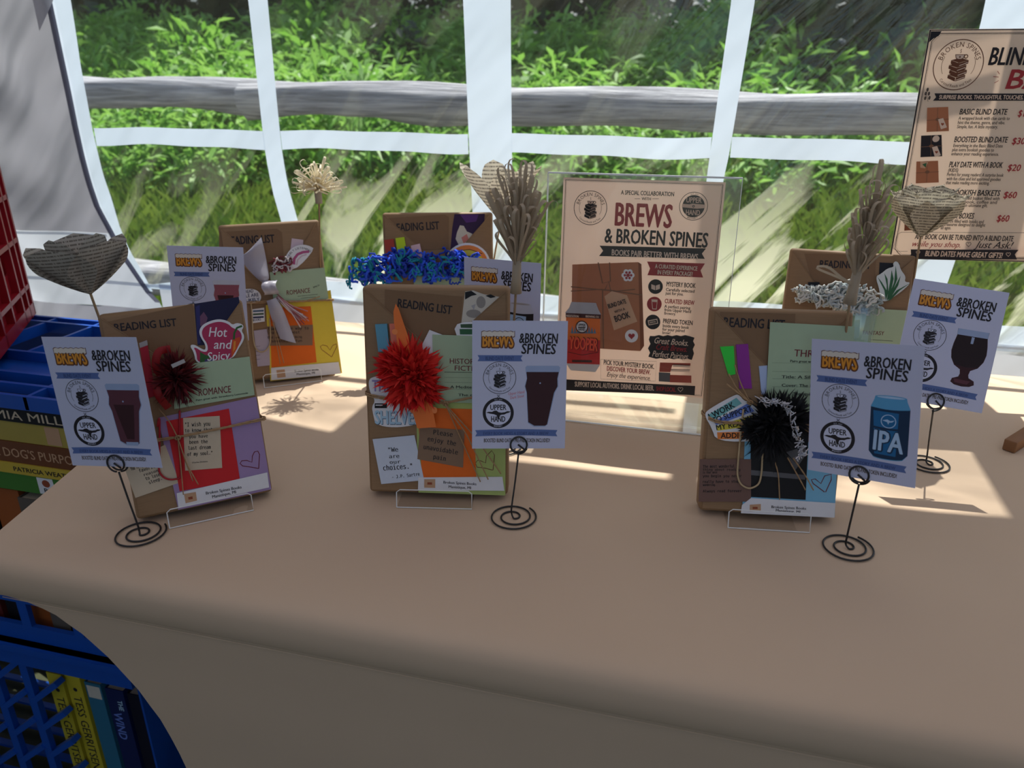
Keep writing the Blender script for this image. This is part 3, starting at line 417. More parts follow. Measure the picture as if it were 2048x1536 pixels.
 'BL': [('reading_list_card', 'card', 'kraft reading list card with rounded corner in the back left package', 0.7, 'kraftcard', [(-77.0, 240.0), (10.1, 240.0), (16.9, 233.9), (14.4, 188.8), (-24.5, 184.0), (-81.9, 203.8)], [('t', 'READING LIST', -67.7, 220.0, 72.1, 12.1, -0.9, 'ink', 'b', 0)]), ('picture_card', 'card', 'small pale pink paper behind the rainbow sticker', 0.9, 'pinkpaper', [(31.2, 223.4), (48.8, 219.7), (45.0, 194.9), (24.7, 196.4)], []), ('sticker', 'sticker', 'white rainbow sticker about listening in the back left package', 2.7, 'white', [(16.7, 191.3), (19.0, 196.6), (22.2, 201.3), (26.4, 205.6), (31.1, 208.8), (36.3, 211.0), (41.5, 212.0), (46.9, 212.1), (51.9, 211.2), (56.7, 209.5), (60.3, 207.5), (62.8, 205.4), (59.9, 199.8), (51.5, 190.8), (42.8, 183.0), (33.7, 176.6), (26.1, 174.3), (19.7, 176.0), (16.3, 179.9), (15.8, 185.8)], [('l', 'magenta', 4.2, [(29.0, 181.8), (31.0, 190.9), (37.1, 197.5), (45.7, 200.2), (55.6, 200.5)]), ('l', 'pinkpaper', 2.4, [(33.4, 180.6), (36.1, 188.8), (43.3, 194.6), (51.0, 196.1)]), ('arc', 'PROBABLY LISTENING', 'ink', 42.2, 185.0, 20.5, 8, 190, 42, 3.2)]), ('genre_card', 'card', 'pale green romance card beside the silver ribbon', 4.0, 'sage', [(-10.0, 172.4), (76.7, 173.0), (77.4, 120.5), (-9.3, 126.1)], [('t', 'ROMANCE', 12.1, 133.8, 37.8, 7.4, 1.5, 'maroon', 'r', 0.1), ('l', 'ink', 0.5, [(29.0, 130.2), (60.8, 130.7)]), ('l', 'ink', 0.5, [(33.5, 126.7), (57.0, 126.7)]), ('t', 'SPICY', 55.3, 141.1, 11.1, 2.5, 14.7, 'ink', 'b', 0)]), ('sticker', 'sticker', 'white sticker with dark lettering about well read people', 3.0, 'white', [(-60.0, 148.0), (-57.1, 148.6), (-54.0, 148.9), (-50.6, 149.1), (-47.0, 149.0), (-43.0, 148.8), (-39.6, 148.2), (-36.6, 147.3), (-34.1, 146.1), (-32.1, 144.6), (-30.5, 142.9), (-29.2, 141.1), (-28.3, 139.1), (-27.8, 136.9), (-27.6, 134.9), (-27.9, 132.9), (-28.5, 131.0), (-29.6, 129.2), (-30.8, 127.9), (-32.4, 126.9), (-34.1, 126.4), (-36.2, 126.3), (-38.5, 126.2), (-41.2, 126.1), (-44.3, 126.1), (-47.7, 126.1), (-51.1, 126.2), (-54.6, 126.3), (-58.0, 126.6), (-61.6, 126.9), (-64.0, 128.4), (-65.5, 131.1), (-65.8, 134.8), (-65.2, 139.8), (-64.0, 143.6), (-62.2, 146.3)], [('t', 'WELL-READ', -64.9, 141.9, 26.8, 4.9, 1.9, 'navyink', 'b', 0), ('t', 'PEOPLE ARE', -65.8, 135.3, 34.8, 5.3, 1.3, 'navyink', 'b', 0), ('t', 'LESS LIKELY', -66.6, 128.8, 36.0, 5.0, -0.1, 'navyink', 'b', 0)]), ('sticker', 'sticker', 'small striped book stack sticker on the back left package', 3.0, 'white', [(-43.7, 116.0), (-25.1, 117.0), (-27.1, 94.8), (-46.6, 93.8)], [('p', 'steel', [(-42.8, 114.2), (-26.3, 113.6), (-26.7, 110.9), (-43.2, 111.5)]), ('p', 'darkgreen', [(-43.5, 109.2), (-27.0, 108.6), (-27.3, 105.9), (-43.8, 106.5)]), ('p', 'navyink', [(-44.1, 104.2), (-27.6, 103.5), (-27.9, 100.9), (-44.4, 101.5)]), ('t', 'BOOKS', -45.1, 96.7, 12.6, 3.7, 1.7, 'navyink', 'b', 0)]), ('colour_card', 'card', 'yellow paper card with drawn heart on the back left package', 2.4, 'yellow', [(-22.2, 120.6), (82.6, 135.6), (85.7, -5.0), (-30.6, -3.6)], [('l', 'rust', 1.0, [(71.6, 24.5), (56.9, 38.7), (55.0, 44.2), (59.5, 46.3), (66.0, 43.8), (70.3, 36.2), (75.5, 43.6), (81.8, 45.5), (82.1, 41.0), (71.6, 24.5)])]), ('orange_card', 'card', 'orange paper square on the yellow card', 2.9, 'orangepaper', [(-17.1, 115.9), (47.7, 112.1), (46.3, 18.7), (-26.1, 18.6)], []), ('quote_card', 'card', 'brown typed quote card under the silver ribbon tail', 3.4, 'browncard', [(-25.8, 86.2), (47.4, 81.5), (42.9, 47.7), (-24.0, 54.7)], [('t', 'That is the way to', -24.9, 80.1, 65.0, 4.5, -4.7, 'ink', 'm', 0), ('t', 'learn the most', -25.7, 74.2, 50.8, 4.5, -5.3, 'ink', 'm', 0), ('t', 'that when you are doing', -26.6, 66.6, 54.2, 3.8, -5.1, 'ink', 'm', 0), ('t', 'something fun', -20.9, 59.9, 47.8, 4.1, -5.5, 'ink', 'm', 0)]), ('note_card', 'card', 'pale lavender note at the left side of the back left package', 2.8, 'lilacnote', [(-45.8, 81.5), (-22.2, 82.4), (-28.1, 22.7), (-47.6, 23.0)], [('l', 'ink', 0.4, [(-46.6, 56.0), (-39.4, 55.8)]), ('l', 'ink', 0.4, [(-47.7, 47.5), (-40.5, 47.4)]), ('l', 'ink', 0.4, [(-48.5, 41.6), (-41.2, 41.4)]), ('l', 'ink', 0.4, [(-49.4, 34.8), (-42.1, 34.6)])])],
 'BL_x': {'label': (3.6, [(-27.0, 18.2), (81.8, 14.7), (83.4, -5.3), (-29.1, -2.0)], [('p', 'tan', [(-19.3, 13.7), (-6.1, 13.3), (-6.0, 0.2), (-19.3, 0.6)]), ('t', 'Broken Spines Books', 9.0, 6.6, 38.9, 3.5, -2.9, 'ink', 'b', 0), ('t', 'Manistique, MI', 11.6, 0.9, 29.6, 3.5, -2.2, 'ink', 'b', 0)]), 'clip': [(-44.5, 128.6), (-45.0, 111.9), (-48.1, 69.8), (-46.2, 53.4), (-39.7, 46.6), (-30.5, 48.9), (-23.3, 60.2), (-20.1, 82.1), (-19.2, 99.1)], 'ribbon_up': [(-15.7, 228.1), (-13.2, 204.1), (-11.9, 167.5), (-15.9, 157.0), (-23.9, 157.7), (-35.7, 171.2), (-50.5, 197.1), (-39.9, 206.1)], 'ribbon_dn': [(-20.4, 128.0), (-11.4, 135.6), (-5.4, 131.7), (4.6, 106.9), (16.6, 55.3), (-7.1, 65.2), (-16.6, 100.5)], 'ribbon_knot': [(-13.0, 148.4)], 'tassel': [(-3.8, 131.5), (15.0, 111.0), (32.8, 92.9)], 'candy': [(7.5, 182.7)], 'knot': [(-7.8, 125.2)], 'band': [(-55.9, 126.4), (-7.9, 124.3), (36.2, 121.0), (62.9, 120.1), (88.3, 118.1)], 'tails': [[(-7.8, 125.2), (36.2, 121.0), (63.7, 127.0)], [(-12.6, 125.6), (-14.2, 74.6), (-12.2, 24.2)], [(-15.3, 91.9), (-9.8, 56.9), (-6.3, 25.2)], [(-20.0, 156.5), (-35.7, 171.2), (-50.6, 190.5)]], 'easel': [(-41.4, 0.0), (49.6, 0.1)]},
 'BM': [('reading_list_card', 'card', 'kraft reading list card in the back middle package beside the fig picture', 0.7, 'kraftcard', [(-85.9, 255.5), (12.3, 260.7), (17.7, 256.8), (17.0, 206.8), (-27.0, 205.2), (-87.0, 225.3)], [('t', 'READING LIST', -72.8, 234.6, 75.6, 12.1, 2.6, 'ink', 'b', 0)]), ('picture_card', 'card', 'dark purple fig picture card in the back middle package', 0.9, 'plum', [(27.2, 261.6), (75.9, 261.9), (73.3, 224.1), (40.9, 200.7), (18.9, 200.9), (23.3, 240.2)], [('p', 'violetdeep', [(36.1, 260.6), (65.9, 260.4), (61.7, 249.7), (45.8, 247.8)]), ('p', 'bone', [(35.7, 244.0), (41.7, 243.0), (46.5, 234.1), (55.4, 230.2), (49.2, 214.5), (35.0, 208.7), (28.3, 222.5), (30.5, 232.3)]), ('p', 'rose', [(37.4, 224.4), (46.5, 230.2), (49.3, 222.3), (41.2, 214.5)])]), ('highlighter', 'marker', 'red page marker standing in the back middle package', 2.6, 'redmark', [(-86.2, 221.4), (-71.2, 223.2), (-65.7, 181.8), (-81.7, 181.9)], []), ('highlighter', 'marker', 'yellow green page marker standing in the back middle package', 2.6, 'limemark', [(-67.8, 224.2), (-53.8, 226.0), (-47.7, 181.6), (-63.7, 181.7)], []), ('highlighter', 'marker', 'pale pink page marker standing in the back middle package', 2.6, 'pinkmark', [(-43.7, 212.2), (-29.3, 215.4), (-22.7, 181.4), (-38.7, 181.5)], []), ('sticker', 'sticker', 'round sunset sticker with green hill in the back middle package', 2.7, 'white', [(83.8, 180.5), (83.1, 187.9), (80.8, 194.9), (77.0, 201.4), (71.8, 206.9), (65.6, 211.2), (58.6, 214.3), (51.1, 215.8), (43.3, 215.9), (35.7, 214.4), (28.6, 211.5), (22.2, 207.2), (16.9, 201.8), (12.9, 195.5), (10.4, 188.5), (9.4, 181.1)], [('p', 'tangerine', [(80.4, 180.5), (79.7, 187.2), (77.6, 193.5), (74.2, 199.3), (69.5, 204.2), (63.9, 208.2), (57.5, 210.9), (50.6, 212.3), (43.6, 212.4), (36.7, 211.1), (30.2, 208.4), (24.5, 204.6), (19.7, 199.7), (16.0, 194.0), (13.7, 187.7), (12.8, 181.1)]), ('p', 'mustard', [(74.7, 178.6), (74.2, 184.0), (72.4, 189.1), (69.5, 193.8), (65.7, 197.9), (61.0, 201.1), (55.6, 203.3), (49.9, 204.5), (44.1, 204.5), (38.3, 203.4), (32.9, 201.3), (28.1, 198.2), (24.1, 194.2), (21.0, 189.6), (19.1, 184.4), (18.4, 179.1)]), ('p', 'darkgreen', [(70.7, 176.6), (70.2, 180.6), (68.8, 184.3), (66.6, 187.8), (63.5, 190.7), (59.8, 193.1), (55.6, 194.7), (51.1, 195.6), (46.5, 195.6), (42.0, 194.8), (37.7, 193.3), (34.0, 191.0), (30.8, 188.1), (28.4, 184.7), (26.9, 180.9), (26.4, 177.0)]), ('l', 'black', 1.0, [(24.7, 192.9), (34.9, 203.7), (51.0, 205.6), (71.0, 198.5)])]), ('genre_card', 'card', 'pale green card in the back middle package behind the blue yarn', 4.0, 'sage', [(-40.0, 173.6), (78.7, 172.6), (77.7, 101.9), (-42.1, 103.2)], [])],
 'BM_x': {'yarn': [(-116.1, 170.3), (40.6, 182.9)], 'label': (3.6, [(-18.4, 27.6), (85.4, 26.3), (86.0, 5.2), (-17.4, 4.0)], []), 'knot': [(-16.2, 110.6)], 'band': [(-85.6, 111.3), (-16.2, 110.6), (86.4, 109.5)], 'tails': [], 'easel': [(-44.0, 4.4), (47.6, 4.8)]},
 'BR': [('reading_list_card', 'card', 'kraft reading list card in the back right package behind the straw flower', 0.7, 'kraftcard', [(-60.3, 235.9), (30.5, 240.2), (34.3, 193.2), (-10.7, 182.5), (-47.2, 202.0)], [('t', 'READING LIST', -38.8, 218.4, 65.0, 9.7, 2.5, 'ink', 'b', 0)]), ('picture_card', 'card', 'dark picture card at the top right of the back right package', 0.9, 'nearblack', [(35.9, 230.8), (60.4, 231.3), (62.3, 202.2), (38.9, 200.2)], []), ('highlighter', 'marker', 'black page marker standing in the back right package', 1.4, 'nearblack', [(-50.8, 197.1), (-36.1, 198.4), (-32.8, 170.3), (-46.0, 169.1)], []), ('sticker', 'sticker', 'white edged green leafy plant sticker in the back right package', 5.0, 'ashwhite', [(35.1, 213.3), (36.7, 214.2), (38.4, 215.5), (40.0, 217.0), (41.7, 218.7), (43.4, 220.8), (45.2, 222.5), (47.0, 223.8), (48.9, 224.7), (50.8, 225.3), (52.1, 226.0), (52.8, 226.8), (52.9, 227.8), (52.3, 228.9), (52.1, 230.0), (52.2, 231.0), (52.6, 232.0), (53.3, 232.9), (54.2, 233.5), (55.1, 233.6), (56.1, 233.3), (57.2, 232.6), (58.2, 231.6), (59.2, 230.1), (60.1, 228.4), (60.9, 226.2), (62.0, 224.1), (63.4, 222.0), (65.0, 219.9), (66.9, 217.9), (68.3, 215.9), (69.2, 213.9), (69.5, 212.0), (69.3, 210.2), (69.6, 208.8), (70.6, 207.9), (72.1, 207.4), (74.2, 207.5), (75.3, 206.9), (75.3, 205.5), (74.3, 203.3), (72.2, 200.5), (70.0, 197.7), (67.7, 195.0), (65.2, 192.4), (62.6, 189.8), (60.1, 187.4), (57.8, 185.3), (55.7, 183.4), (53.6, 181.7), (51.7, 180.5), (49.7, 179.8), (47.9, 179.7), (46.0, 180.1), (44.5, 181.2), (43.3, 183.0), (42.4, 185.6), (41.8, 188.8), (40.8, 192.4), (39.5, 196.3), (37.8, 200.5), (35.7, 205.0), (34.6, 208.7), (34.4, 211.4)], [('p', 'forest', [(50.4, 180.2), (46.4, 194.2), (35.8, 211.0), (41.7, 204.9), (50.7, 192.4)]), ('p', 'forest', [(50.3, 181.3), (48.4, 201.0), (43.0, 217.1), (48.1, 209.8), (51.7, 192.5)]), ('p', 'forest', [(51.3, 181.4), (51.7, 205.7), (51.3, 222.1), (55.5, 210.4), (54.6, 192.7)]), ('p', 'forest', [(51.4, 180.8), (56.7, 206.1), (55.4, 227.9), (60.0, 210.8), (56.6, 192.9)]), ('p', 'forest', [(51.4, 180.8), (58.5, 200.8), (63.3, 215.4), (62.3, 202.2), (55.8, 185.1)]), ('p', 'forest', [(52.4, 180.4), (61.3, 195.5), (76.0, 206.4), (65.2, 195.9), (56.2, 182.4)])]), ('genre_card', 'card', 'pale green fantasy card in the back right package', 4.0, 'sage2', [(-8.5, 166.9), (80.1, 169.9), (85.9, 108.9), (-0.9, 104.6)], [('t', 'FANTASY', 28.8, 132.2, 26.4, 5.4, 3.1, 'maroon', 'r', 0), ('l', 'ink', 0.5, [(39.0, 126.0), (67.0, 127.0)])])],
 'BR_x': {'pom': [(-8.0, 178.2), (26.6, 175.8)], 'label': (3.6, [(-35.4, 4.1), (78.3, 13.4), (77.1, 0.2), (-35.0, -9.2)], []), 'knot': [(9.3, 67.2)], 'band': [(-80.3, 59.6), (9.3, 67.2), (79.5, 69.1)], 'tails': [], 'easel': [(-33.1, -13.5), (45.6, -4.6)]},
 'POSTER': [('logo_bs', -67.5, 107.4, 22.8), ('logo_uh', 68.5, 115.0, 18.3, 1), ('t', 'A SPECIAL COLLABORATION', -27.1, 126.8, 69.6, 5.4, 0, 'ink', 'b', 0), ('t', 'WITH', 0.7, 120.5, 12.2, 3.6, 0, 'ink', 'b', 0), ('l', 'ink', 0.5, [(-8.7, 121.8), (-1.5, 122.1)]), ('l', 'ink', 0.5, [(14.6, 122.6), (23.1, 123.0)]), ('t', 'BREWS', -33.2, 86.2, 75.9, 29.2, 0, 'posterred', 'b', 0), ('t', '& BROKEN SPINES', -45.7, 62.7, 137.1, 18.6, 0, 'ink', 'b', 0), ('p', 'ink', [(-52.0, 57.6), (89.6, 61.3), (85.0, 54.3), (89.3, 47.6), (-51.9, 43.4), (-46.7, 50.9)]), ('t', 'BOOKS PAIR BETTER WITH BREWS', -34.6, 45.8, 115.1, 7.8, 0, 'postercream', 'b', 0), ('p', 'posterred', [(13.9, 39.7), (90.1, 41.5), (85.3, 31.9), (89.6, 22.7), (15.7, 21.2), (18.6, 30.5)]), ('t', 'A CURATED EXPERIENCE', 25.1, 31.6, 56.0, 5.4, 0, 'postercream', 'b', 0), ('t', 'IN EVERY PACKAGE!', 29.0, 23.7, 46.6, 5.7, 0, 'postercream', 'b', 0), ('e', 'ink', 27.8, 6.3, 9.9, 10.1), ('p', 'postercream', [(21.9, 9.3), (27.2, 7.7), (27.7, 1.4), (22.3, 3.0)]), ('p', 'postercream', [(28.1, 7.8), (33.4, 10.0), (33.9, 3.8), (28.6, 1.5)]), ('e', 'posterred', 28.0, -17.8, 10.0, 10.2), ('p', 'postercream', [(23.7, -11.5), (32.0, -11.4), (31.7, -25.2), (25.9, -25.1)]), ('p', 'posterred', [(24.9, -14.9), (31.3, -14.9), (30.9, -24.0), (26.5, -24.1)]), ('e', 'ink', 28.0, -43.0, 10.1, 10.4), ('p', 'postercream', [(20.9, -41.3), (33.6, -37.9), (35.3, -44.7), (22.6, -48.2)]), ('p', 'ink', [(22.2, -42.5), (32.8, -39.4), (34.1, -43.8), (23.5, -46.9)]), ('t', 'BREW', 24.3, -45.1, 8.5, 2.4, 14.6, 'postercream', 'b', 0), ('t', 'MYSTERY BOOK', 42.3, 8.2, 38.7, 6.2, 0, 'ink', 'b', 0), ('t', 'Carefully selected', 42.1, 1.7, 38.0, 4.1, 0, 'ink', 'b', 0), ('t', 'just for you.', 42.0, -3.2, 23.9, 4.1, 0, 'ink', 'b', 0), ('t', 'CURATED BREW', 41.8, -15.1, 39.6, 6.0, 0, 'posterred', 'b', 0), ('t', 'A perfect pairing', 41.9, -21.5, 34.8, 4.1, 0, 'ink', 'b', 0), ('t', 'from Upper Hand', 42.3, -26.3, 35.8, 4.1, 0, 'ink', 'b', 0), ('t', 'Brewery.', 42.6, -31.0, 15.6, 3.9, 0, 'ink', 'b', 0), ('t', 'PREPAID TOKEN', 41.9, -42.9, 39.7, 6.1, 0, 'ink', 'b', 0), ('t', 'Inside every book', 41.9, -48.6, 35.5, 4.2, 0, 'ink', 'b', 0), ('t', 'for your paired', 41.8, -53.6, 30.2, 4.2, 0, 'ink', 'b', 0), ('t', 'brew!', 42.2, -58.4, 10.8, 4.0, 0, 'ink', 'b', 0), ('p', 'ink', [(25.6, -63.0), (31.7, -62.7), (37.6, -60.7), (43.7, -61.7), (49.5, -59.7), (55.6, -60.7), (61.4, -58.8), (67.4, -59.7), (73.2, -57.8), (79.2, -58.8), (86.0, -60.4), (84.5, -65.5), (87.3, -70.3), (85.1, -76.7), (87.3, -82.8), (85.1, -92.3), (78.5, -91.0), (72.7, -92.7), (66.6, -91.8), (60.7, -93.5), (54.6, -92.6), (48.7, -94.3), (42.6, -93.4), (36.6, -95.1), (25.5, -93.0), (27.4, -86.9), (24.1, -80.9), (27.0, -74.3), (24.3, -68.2)]), ('t', 'Great Books.', 32.4, -72.5, 45.9, 8.5, 0, 'postercream', 'r', 0.35), ('t', 'Craft Brews.', 35.5, -81.1, 42.0, 8.0, 0, 'posterred', 'r', 0.35), ('t', 'Perfect Pairings.', 30.7, -91.7, 50.0, 8.6, 0, 'postercream', 'r', 0.35), ('p', 'boxside', [(2.1, 38.3), (6.6, 35.7), (18.5, -77.8), (13.9, -85.9)]), ('p', 'boxfront', [(-88.6, 29.7), (2.1, 38.3), (13.9, -85.9), (-85.0, -88.4)]), ('l', 'twineprint', 1.6, [(-52.6, 34.7), (-44.9, 6.4), (-34.1, 9.5), (-36.9, 35.6)]), ('l', 'twineprint', 1.6, [(-89.2, -1.5), (-45.6, -3.0), (-33.3, -3.2), (11.1, -6.5)]), ('l', 'twineprint', 1.4, [(-88.9, -7.7), (-45.6, -2.3), (-23.5, -3.3), (0.4, 0.8)]), ('l', 'twineprint', 1.8, [(-44.3, -3.4), (-38.3, -86.4)]), ('l', 'twineprint', 1.4, [(-40.7, -2.0), (-36.5, 9.4), (-31.8, -7.5)]), ('p', 'tagprint', [(-41.1, -11.9), (-31.3, -3.8), (-10.1, -8.0), (6.7, -44.0), (-24.9, -59.1)]), ('t', 'BLIND DATE', -34.2, -28.3, 26.2, 6.1, 21.2, 'ink', 'b', 0), ('t', 'WITH A', -25.2, -34.4, 15.5, 3.5, 22.1, 'ink', 'b', 0), ('t', 'BOOK', -23.2, -46.8, 22.1, 8.5, 23.0, 'ink', 'b', 0), ('e', 'white', -5.2, 19.9, 3.6, 3.6), ('e', 'white', -7.5, 15.1, 3.6, 3.6), ('e', 'white', -12.8, 14.8, 3.6, 3.6), ('e', 'white', -15.8, 19.2, 3.6, 3.6), ('e', 'white', -13.4, 24.0, 3.6, 3.6), ('e', 'white', -8.1, 24.3, 3.6, 3.6), ('e', 'posterred', -6.2, 19.8, 1.7, 1.7), ('e', 'posterred', -8.1, 15.9, 1.7, 1.7), ('e', 'posterred', -12.4, 15.7, 1.7, 1.7), ('e', 'posterred', -14.8, 19.3, 1.7, 1.7), ('e', 'posterred', -12.9, 23.2, 1.7, 1.7), ('e', 'posterred', -8.6, 23.4, 1.7, 1.7), ('e', 'posterred', -10.5, 19.6, 2.4, 2.4), ('e', 'white', 0.1, -65.1, 9.1, 9.3), ('p', 'posterred', [(0.0, -63.6), (0.1, -63.2), (0.5, -62.3), (1.6, -61.5), (2.9, -61.5), (4.2, -62.2), (4.7, -63.6), (4.3, -65.1), (3.3, -66.5), (2.0, -67.9), (1.0, -69.1), (0.6, -69.9), (0.5, -70.2), (0.4, -69.9), (-0.2, -69.2), (-1.3, -68.2), (-2.8, -67.0), (-4.0, -65.8), (-4.6, -64.3), (-4.2, -62.9), (-3.1, -62.0), (-1.7, -61.8), (-0.6, -62.4), (-0.1, -63.3)]), ('p', 'silver', [(-87.5, -22.9), (-52.5, -21.9), (-48.5, -31.1), (-44.1, -38.3), (-95.9, -39.2), (-90.4, -31.7)]), ('p', 'silver2', [(-94.4, -39.1), (-45.1, -37.9), (-41.9, -111.5), (-47.7, -122.5), (-83.7, -123.4), (-91.1, -113.5)]), ('p', 'canorange', [(-94.2, -42.2), (-45.2, -41.0), (-43.3, -79.1), (-92.5, -83.3)]), ('p', 'canred', [(-92.7, -78.1), (-43.5, -75.2), (-42.0, -110.7), (-91.1, -113.5)]), ('p', 'candark', [(-94.9, -39.2), (-44.6, -37.9), (-44.7, -44.0), (-94.6, -45.5)]), ('p', 'canblue', [(-86.2, -68.5), (-84.7, -56.8), (-82.1, -68.2)]), ('p', 'canblue', [(-82.1, -68.2), (-80.5, -58.5), (-78.0, -67.8)]), ('p', 'canblue', [(-78.0, -67.8), (-76.4, -60.2), (-74.0, -67.5)]), ('p', 'canblue', [(-74.0, -67.5), (-72.5, -55.8), (-69.9, -67.2)]), ('p', 'canblue', [(-69.9, -67.2), (-68.4, -57.5), (-65.9, -66.8)]), ('p', 'canblue', [(-65.9, -66.8), (-64.2, -59.2), (-61.9, -66.5)]), ('p', 'canblue', [(-61.9, -66.5), (-60.4, -54.8), (-57.8, -66.2)]), ('p', 'canblue', [(-57.8, -66.2), (-56.3, -56.6), (-53.8, -65.8)]), ('p', 'canblue', [(-53.8, -65.8), (-52.2, -58.3), (-49.8, -65.5)]), ('e', 'candark', -70.7, -57.7, 9.1, 9.2), ('e', 'white', -70.7, -57.7, 7.6, 7.6), ('t', 'UPPER', -76.5, -56.9, 11.6, 3.8, 2.1, 'ink', 'b', 0), ('t', 'HAND', -75.5, -63.2, 10.1, 3.8, 1.8, 'ink', 'b', 0), ('p', 'ink', [(-77.2, -58.2), (-64.1, -57.2), (-66.3, -58.9), (-75.1, -59.6)]), ('t', 'YOOPER', -87.2, -91.2, 42.1, 18.6, 0, 'candark', 'b', 0), ('t', 'YOOPER', -87.7, -90.8, 41.6, 17.5, 0, 'canred2', 'b', 0), ('l', 'candark', 0.7, [(-88.8, -96.1), (-68.6, -99.0), (-45.5, -92.7)]), ('p', 'candark', [(-82.6, -107.4), (-53.7, -105.2), (-53.5, -108.6), (-82.4, -110.8)]), ('t', 'MEDITATION', -93.6, -44.7, 17.8, 3.0, 1.9, 'postercream', 'b', 0), ('t', 'BREWING CO', -65.8, -43.3, 18.8, 3.0, 1.3, 'postercream', 'b', 0), ('l', 'ink', 0.35, [(-41.1, -102.8), (37.4, -98.6), (37.9, -127.5), (-39.5, -132.1), (-41.1, -102.8)]), ('t', 'PICK YOUR MYSTERY BOOK.', -36.4, -109.6, 71.5, 6.7, 0, 'ink', 'b', 0), ('t', 'DISCOVER YOUR BREW.', -31.4, -118.3, 61.8, 6.7, 0, 'posterred', 'b', 0), ('t', 'Enjoy the experience.', -30.9, -127.0, 61.9, 6.8, 0, 'ink', 'r', 0.35), ('p', 'bookred', [(42.3, -99.6), (83.8, -96.8), (84.1, -100.3), (42.6, -103.2)]), ('p', 'postercream', [(60.2, -101.5), (83.4, -100.4), (83.6, -102.9), (60.4, -104.1)]), ('p', 'postercream', [(57.2, -108.5), (83.5, -107.0), (83.8, -109.5), (57.4, -111.0)]), ('p', 'slate', [(41.8, -113.9), (57.6, -113.3), (58.7, -126.7), (42.8, -127.2)]), ('p', 'bookred', [(57.3, -116.2), (86.6, -114.4), (87.6, -125.0), (58.2, -127.0)]), ('p', 'bookred', [(42.3, -99.6), (60.0, -98.5), (57.5, -112.3), (42.4, -113.3)]), ('p', 'ink', [(60.1, -100.5), (83.3, -99.4), (83.4, -100.1), (60.2, -101.3)]), ('p', 'ink', [(57.1, -107.5), (83.9, -105.9), (84.0, -106.7), (57.1, -108.2)]), ('p', 'ink', [(-91.7, -137.6), (93.2, -128.9), (93.5, -142.3), (-91.4, -154.5)]), ('t', 'SUPPORT LOCAL AUTHORS. DRINK LOCAL BEER.', -76.6, -146.8, 114.0, 7.4, 2.8, 'postercream', 'b', 0), ('t', 'SHOP LOCAL.', 40.2, -141.1, 27.6, 6.2, 2.7, 'posterred', 'b', 0), ('l', 'postercream', 0.6, [(73.4, -134.7), (73.5, -134.4), (73.8, -133.7), (74.5, -133.1), (75.5, -133.0), (76.4, -133.5), (76.8, -134.6), (76.6, -135.7), (75.8, -136.8), (74.9, -137.8), (74.2, -138.8), (73.9, -139.4), (73.9, -139.6), (73.8, -139.4), (73.4, -138.8), (72.5, -138.1), (71.5, -137.3), (70.5, -136.3), (70.1, -135.2), (70.3, -134.2), (71.1, -133.4), (72.1, -133.3), (72.9, -133.8), (73.4, -134.4), (73.4, -134.7)])],
